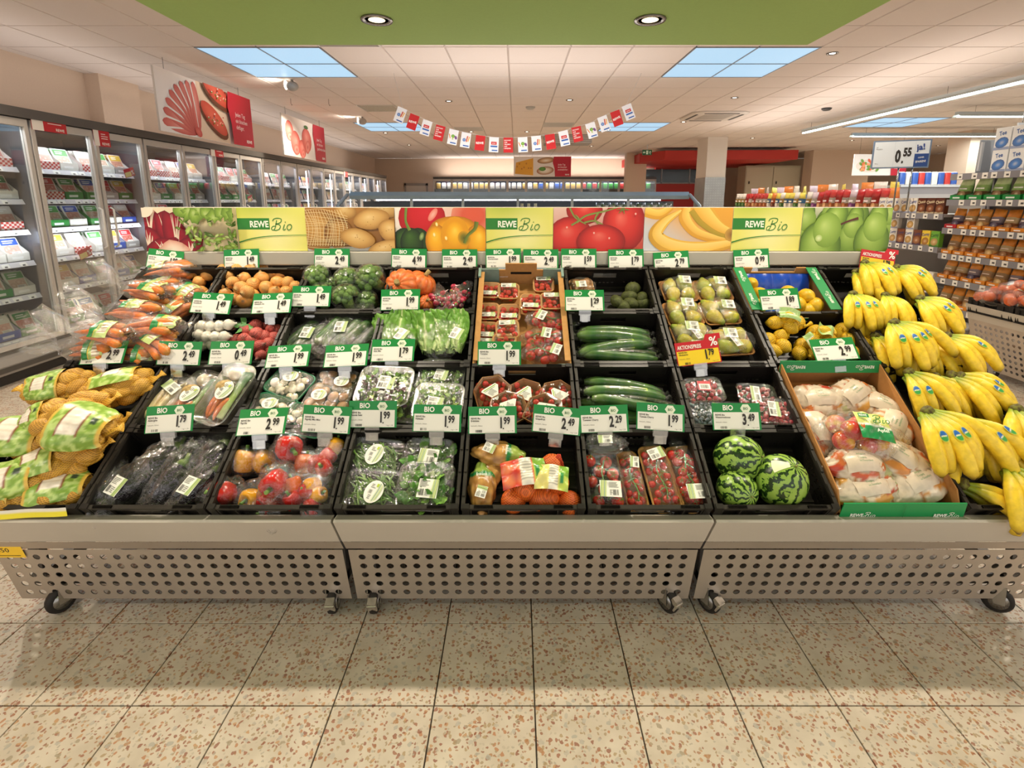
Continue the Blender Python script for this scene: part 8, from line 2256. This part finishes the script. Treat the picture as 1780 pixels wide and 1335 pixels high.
def bag_mesh(w, h, th, c_top, c_mid, c_bot, seed):
    mb = MB(); L = []; C = []
    for z, k, q in ((0, .92, .5), (h * .06, 1.0, .9), (h * .35, 1.02, 1.1), (h * .62, .98, .8), (h * .85, .97, .25), (h, 1.0, .06)):
        L.append([(x, y, z + .006 * sin(9 * y * 20 + seed) * (z / h)) for y, x, _ in rr(w * k, th * max(.1, q), th * max(.1, q) * .45, 2)])
        C.append(H(c_bot) if z < h * .3 else H(c_mid) if z < h * .6 else H(c_top))
    L2 = [L[0], L[1], L[2], L[2], L[3], L[3], L[4], L[5]]; C2 = [H(c_bot), H(c_bot), H(c_bot), H(c_mid), H(c_mid), H(c_top), H(c_top), H(c_top)]
    mb.loft(L2, C2, True, True, True)
    rnd = random.Random(seed); n = nz
    P = Print(mb, Matrix(((0, 0, -1, -th * .56), (-1, 0, 0, 0), (0, 1, 0, h * .3), (0, 0, 0, 1))))
    P.disc(0, -.02, w * .3, h * .16, [mixc(H(c_bot), (1, .9, .6), .4), H(c_bot), mixc(H(c_bot), (.1, .05, .0), .4)], n=10)
    P.z -= .004; P.rect(-w * .3, h * .12, w * .3, h * .2, mixc(H(c_top), (1, 1, 1), .7))
    return mb.mesh('snack_bag', M_BAG)
OB = [bag_mesh(.118, .19, .055, t_, m_, b_, i) for i, (t_, m_, b_) in enumerate((('#e8983a', '#c9b48c', '#b87a48'), ('#e08c30', '#d8c49a', '#9a6a44'), ('#e8a048', '#b89c7c', '#d8b478'), ('#e69434', '#9a94a4', '#5a5470')))]
OC = MB(); 
def low_carton(w, d, hf, col):
    return carton_mesh(w, d, hf * 1.6, hf, col)
LC = {'orange': low_carton(.118, .2, .038, '#df8a26'), 'green': low_carton(.16, .22, .045, '#1f8a40'), 'red': low_carton(.14, .2, .04, '#b8242c')}
GB = [bag_mesh(.14, .2, .06, '#d0e6b0', '#a8d080', b_, 30 + i) for i, b_ in enumerate(('#7a5a3a', '#8a6a4a'))]
rnd = random.Random(17)
NR = R(pi, 'Z')
for si, z in enumerate(NS[1:6]):
    n = 8 if si < 4 else 6; st = 1.1 / n
    for k in range(n):
        y = 4.02 + st * (k + .5)
        w_ = 'of %s row, %s from the near end' % ('the lowest orange' if si == 0 else 'the second orange' if si == 1 else 'the third orange' if si == 2 else 'the topmost orange' if si == 3 else 'the green', ORD[k])
        cn = 'orange' if si < 4 else 'green'
        if si == 3 and k == n - 1: cn = 'red'
        o = inst('display_carton', LC[cn], None, T(GX + .006, y, z + .001) @ NR); tag(o, 'low ' + cn + ' display carton ' + w_, 'carton', 'display cartons on the snack shelves')
        m = OB[rnd.randrange(4)] if si < 4 else GB[k % 2]
        o = inst('snack_bag', m, None, T(GX + .07, y, z + .006) @ R(radians(9), 'Y') @ S(1, 1, 1 if si < 4 else 1.05)); tag(o, ('orange topped bag of nuts ' if si < 4 else 'pale green bag of cereal ') + w_, 'snack bag', 'snack bags on the near shelves')
GRB = [bag_mesh(.17, .18, .07, '#cfd0d6', '#a9aab4', '#8a8690', 41), bag_mesh(.17, .17, .07, '#d8d4d0', '#c2a890', '#b8b4b8', 42)]
for k in range(6): tag(inst('snack_bag', GRB[k % 2], None, T(GX + .09, 4.1 + .18 * k, NS[0] + .004)), 'greyish bag on the bottom shelf of the snack aisle, %s from the near end' % ORD[k], 'snack bag', 'bags on the bottom shelf')
def box_mesh(w, h, d, base, pic, txt_, tc):
    mb = MB(); L = [[(x, y, z) for y, x, _ in rr(w, d, .004, 1)] for z in (0, h)]
    mb.loft(L, H(base), True, True, False)
    P = Print(mb, Matrix(((0, 0, -1, -d / 2 - .0004), (-1, 0, 0, 0), (0, 1, 0, 0), (0, 0, 0, 1))), (-w / 2, 0, w / 2, h))
    P.rect(-w / 2, 0, w / 2, h * .12, mixc(H(base), H(tc), .6))
    P.disc(0, h * .32, w * .42, h * .24, [mixc(H(pic), (1, .9, .7), .4), H(pic), mixc(H(pic), (.1, .05, 0), .4)], .3, n=12)
    P.text(txt_, 0, h * .66, h * .2, H(tc), 'c', .85, .02, .15)
    return mb.mesh('cereal_box', M_PACK)
CB_ = [box_mesh(.11, .16, .05, b, p, 'Corny' if i < 4 else 'ja!' if i == 5 else 'Choco', tc) for i, (b, p, tc) in enumerate((('#e9e4da', '#c9a060', '#2a4a9a'), ('#e8c83a', '#b8803c', '#2a4a9a'), ('#6fae3c', '#c9a468', '#1f5a2c'), ('#7a4428', '#a8704a', '#2a3a6a'), ('#5a2c1c', '#8a5030', '#e8d8b0'), ('#ece8e0', '#c99a68', '#3a5aa0')))]
BXN = ['white', 'yellow', 'green', 'brown', 'dark brown', 'white and tan']
for z, cols, sn, lv in ((1.335, (4, 4, 4, 0, 0, 5, 0, 0), 'upper', 1), (1.0, (2, 1, 3, 0, 3, 0, 0, 5), 'middle', 2), (.58, (5, 5, 5, 5, 5, 5), 'lower', 1)):
    for k, c in enumerate(cols):
        for q in range(lv):
            if q and k not in (3, 5, 6): continue
            tag(inst('cereal_box', CB_[c if not q else 0], None, T(GX + .035, 5.22 + .118 * k, z + .001 + .161 * q)), '%s cereal bar box, %s shelf beyond the orange bags, %s from the right%s' % (BXN[c if not q else 0], sn, ORD[k], ', upper' if q else ''), 'box', 'cereal bar boxes')
SB = [bag_mesh(.15, .27, .07, t_, m_, b_, 60 + i) for i, (t_, m_, b_) in enumerate((('#b8262e', '#c9403a', '#d8a070'), ('#d8c8d8', '#e8e4e0', '#8a4a8a'), ('#e8d860', '#5a8ac0', '#e8e0d0'), ('#c43a3a', '#e8e0d8', '#b86a3a'), ('#e6e2dc', '#d8b060', '#4a7a3a'), ('#e0843a', '#d86a3a', '#7a3a2a')))]
SBN = ['red', 'pale purple', 'yellow and blue', 'red and white', 'white and green', 'orange']
for k in range(30):
    c = (5, 3, 0, 3, 0, 1, 3, 0, 3, 0, 0, 1, 4, 2, 4, 2, 2, 4, 2, 5, 2, 3, 3, 3, 0, 3, 0, 4, 4, 4)[k]
    o = inst('snack_bag', SB[c], None, T(GX + .07, 5.95 + .142 * k + (.06 if k > 12 else 0), 1.340) @ S(1, .9, 1 if k < 10 else .92))
    tag(o, '%s snack bag on the long top shelf, %s' % (SBN[c], (ORD[k] + ' from its near end') if k < 15 else (ORD[29 - k] + ' from its far end')), 'snack bag', 'snack bags on the long top shelf')
for k in range(16):
    c = (2, 4, 5, 1)[k % 4]
    tag(inst('snack_bag', SB[c], None, T(GX + .24, 6.2 + .24 * k, 1.340) @ R(k * .7, 'Z') @ S(.95, .95, 1.3)), 'taller %s bag in the long top shelf back row, %s from its right' % (SBN[c], ORD[k]), 'snack bag', 'tall bags behind the top row')
TB = [box_mesh(.15, .19, .08, '#e6e8ea', p, 'Tee', '#2a5aa0') for p in ('#4a80c8', '#a8c840')]
for k in range(5):
    for q in range(2): tag(inst('tea_box', TB[0 if k else 1], None, T(GX + .05, 4.02 + .16 * k, 1.721 + .191 * q) @ S(1, 1, 1 if q else 1)), 'white and blue tea box above the green packs, %s from the near end, %s layer' % (ORD[k], 'upper' if q else 'lower'), 'box', 'tea boxes on the top shelf')
tag(MB().b2((0, 0, 0), (.36, .012, .30), H('#8b9098')).b2((0, -.02, .02), (.02, 0, .28), H('#b8bcc2')).obj('divider_panel', M_PAINT, None, T(GX + .02, 4.88, 1.72)), 'grey upright divider panel beside the tea boxes', 'panel')
t = root('end_shelf', 'lower grey shelf end with blue packs, seen over the cereal boxes', 'shelf', T(5.55, 7.5, 0))
MB().b2((0, .0, 0), (.9, .5, 1.56), H('#a9a6a6')).b2((0, 0, 1.56), (.9, .03, 1.68), H('#8e8c90')).obj('body', M_PAINT, t)
MB().b2((-.01, -.02, 1.66), (.91, .4, 1.69), H('#c8ccd0')).obj('top_shelf', M_PAINT, t)
for k in range(9): tag(inst('juice_pack', [BP[2], BP[5], BP[2], BP[4]][k % 4], None, T(5.62 + .095 * k, 7.6, 1.691) @ S(.55, .8, .85)), '%s pack on the lower shelf end, %s from its left' % (('blue', 'white', 'blue', 'red')[k % 4], ORD[k]), 'pack', 'packs on the shelf end')
# hanging price board
p = at_y(1566, 268, 5.62)
t = root('price_board', 'blue framed price board reading 0,55 on a pole above the cereal boxes', 'sign', T(*p) @ R(radians(-24), 'Z'))
mb = MB().b2((-.255, 0, -.145), (.255, .025, .145), H('#6a7f9a')); P = Print(mb, T(0, -.0006, 0) @ FRONT)
P.rect(-.242, -.132, .242, .132, H('#dbe4ec')); P.rect(.12, -.132, .242, .0, H('#1f4488')); P.rect(-.06, -.13, -.0585, .13, H('#b8c4d0')); P.rect(.119, -.13, .1205, .13, H('#b8c4d0'))
P.text('0', -.05, -.08, .125, INK, 'l', .55, .05); P.rect(.012, -.095, .026, -.07, INK); P.text('55', .02, -.02, .085, INK, 'l', .62, .05)
P.text('ja!', .13, .035, .062, H('#1f3f8a'), 'l', .95, .03, .12); P.text('SPAREN!', .18, -.09, .022, H('#e8eef4'), 'c', .8, .02, .1); P.text('CLEVER', .18, -.045, .014, H('#e8eef4'), 'c', .8, .02, .1)
P.text('ja!', -.225, .07, .012, INK); P.text('Nudeln', -.225, .05, .014, INK); P.text('500 g', -.225, -.10, .010, INK)
mb.obj('board', M_PRINT, t)
for s in (.0, .12): MB().tube([(s, .012, -.145), (s, .012, 1.37 - p.z)], .008, 6, H('#8a8e92')).obj('pole', M_CHROME, t)
p = at_y(1792, 240, 5.0)
t = root('aisle_sign', 'white hanging aisle sign cut off by the right edge', 'sign', T(*p))
mb = MB().b2((-.14, 0, -.16), (.16, .015, .14), H('#c4c9cc')); P = Print(mb, T(0, -.0006, 0) @ FRONT)
for q, s in enumerate(('Zur', 'Küchen', 'Tücher', '3-Lagig')): P.text(s, -.115, .07 - .05 * q, .03, H('#3a3c40'), 'l', .9, .01)
mb.obj('board', M_PRINT, t)
for s in (-.1, .1): MB().tube([(s, .007, .14), (s, .007, ZC - p.z)], .004, 5, H('#8a8a88')).obj('chain', M_CHROME, t)
# second produce stand on the right with netted citrus
SX = 3.80; SZ = .62; SY0, SY1 = 2.5, 4.2
t = root('produce_stand', 'low grey perforated stand with netted oranges at the right edge', 'display stand', None)
lp = MB(); pr = [(SX + .03, SZ - .004), (SX, SZ), (SX + .045, SZ - .13)]
lp.loft([[(x, SY0, z) for x, z in pr], [(x, SY1, z) for x, z in pr]], LIP, False, False, False, closed=False); lp.quad([(SX, SY1, SZ), (SX + .45, SY1, SZ), (SX + .45, SY1, SZ - .13), (SX + .045, SY1, SZ - .13)], LIP)
lp.obj('front_lip', M_PAINT, t)
pn = MB()
def pf2(a, b, dep): return (SX + .045 + .12 * b / .40 + dep, a, SZ - .13 - b)
perforated(pn, pf2, SY0, SY1, .0, .41, 35, 8, .0462, .0462, .0125, STEEL, H('#4a443c'))
pn.quad([(SX + .045, SY1, SZ - .13), (SX + .45, SY1, SZ - .13), (SX + .45, SY1, .08), (SX + .165, SY1, .08)], STEEL)
pn.obj('perforated_panel', M_STEEL, t)
MB().b2((SX + .02, SY0, SZ - .06), (SX + .45, SY1, SZ - .03), H('#1c1a18')).obj('deck', M_BLACK, t)
add_caster(t, SX + .22, SY1 - .12, False, .4); add_caster(t, SX + .22, SY0 + .12, False, .4)
for k in range(4):
    crate(0, 1, 1, 'black crate rim on the right hand stand, ' + ORD[k] + ' from its far end', M=T(SX + .01, SY1 - .21 - .41 * k, SZ + .05) @ R(-pi / 2, 'Z'), group='crates on the right hand stand')
rnd = random.Random(88)
for k, (x, y, z, kd) in enumerate(((.11, 4.07, .70, 1), (.19, 3.96, .77, 1), (.10, 3.86, .72, 0), (.20, 3.80, .83, 1), (.11, 3.68, .74, 1), (.21, 3.62, .88, 0), (.11, 3.52, .76, 1), (.22, 3.42, .88, 1), (.10, 3.34, .76, 0), (.30, 3.92, .80, 1), (.32, 3.72, .90, 1))):
    t = root('orange_net', ('red net of oranges' if kd else 'white labelled net of oranges') + ' on the right hand stand, ' + ORD[k] + ' from its far end', 'oranges', T(SX + x, y, z) @ R(rnd.uniform(-.8, .8), 'Z'), 'netted oranges on the right')
    for j, (a, b, c) in enumerate(((-.06, -.04, 0), (.03, -.05, .0), (-.02, .045, .0), (.075, .03, -.01), (.0, .0, .045), (-.085, .03, -.01))):
        inst('orange', ORN, t, T(a, b, c) @ Euler((k + j, 1.3 * j, 0)).to_matrix().to_4x4() @ S(1.0))
    inst('net', wrap_bag((.13, .10, .075), 950 + k, .16, 5, .35), t)
    if not kd: lab(t, .08, .06, 'l', T(-.02, -.02, .073) @ R(.3, 'X'))
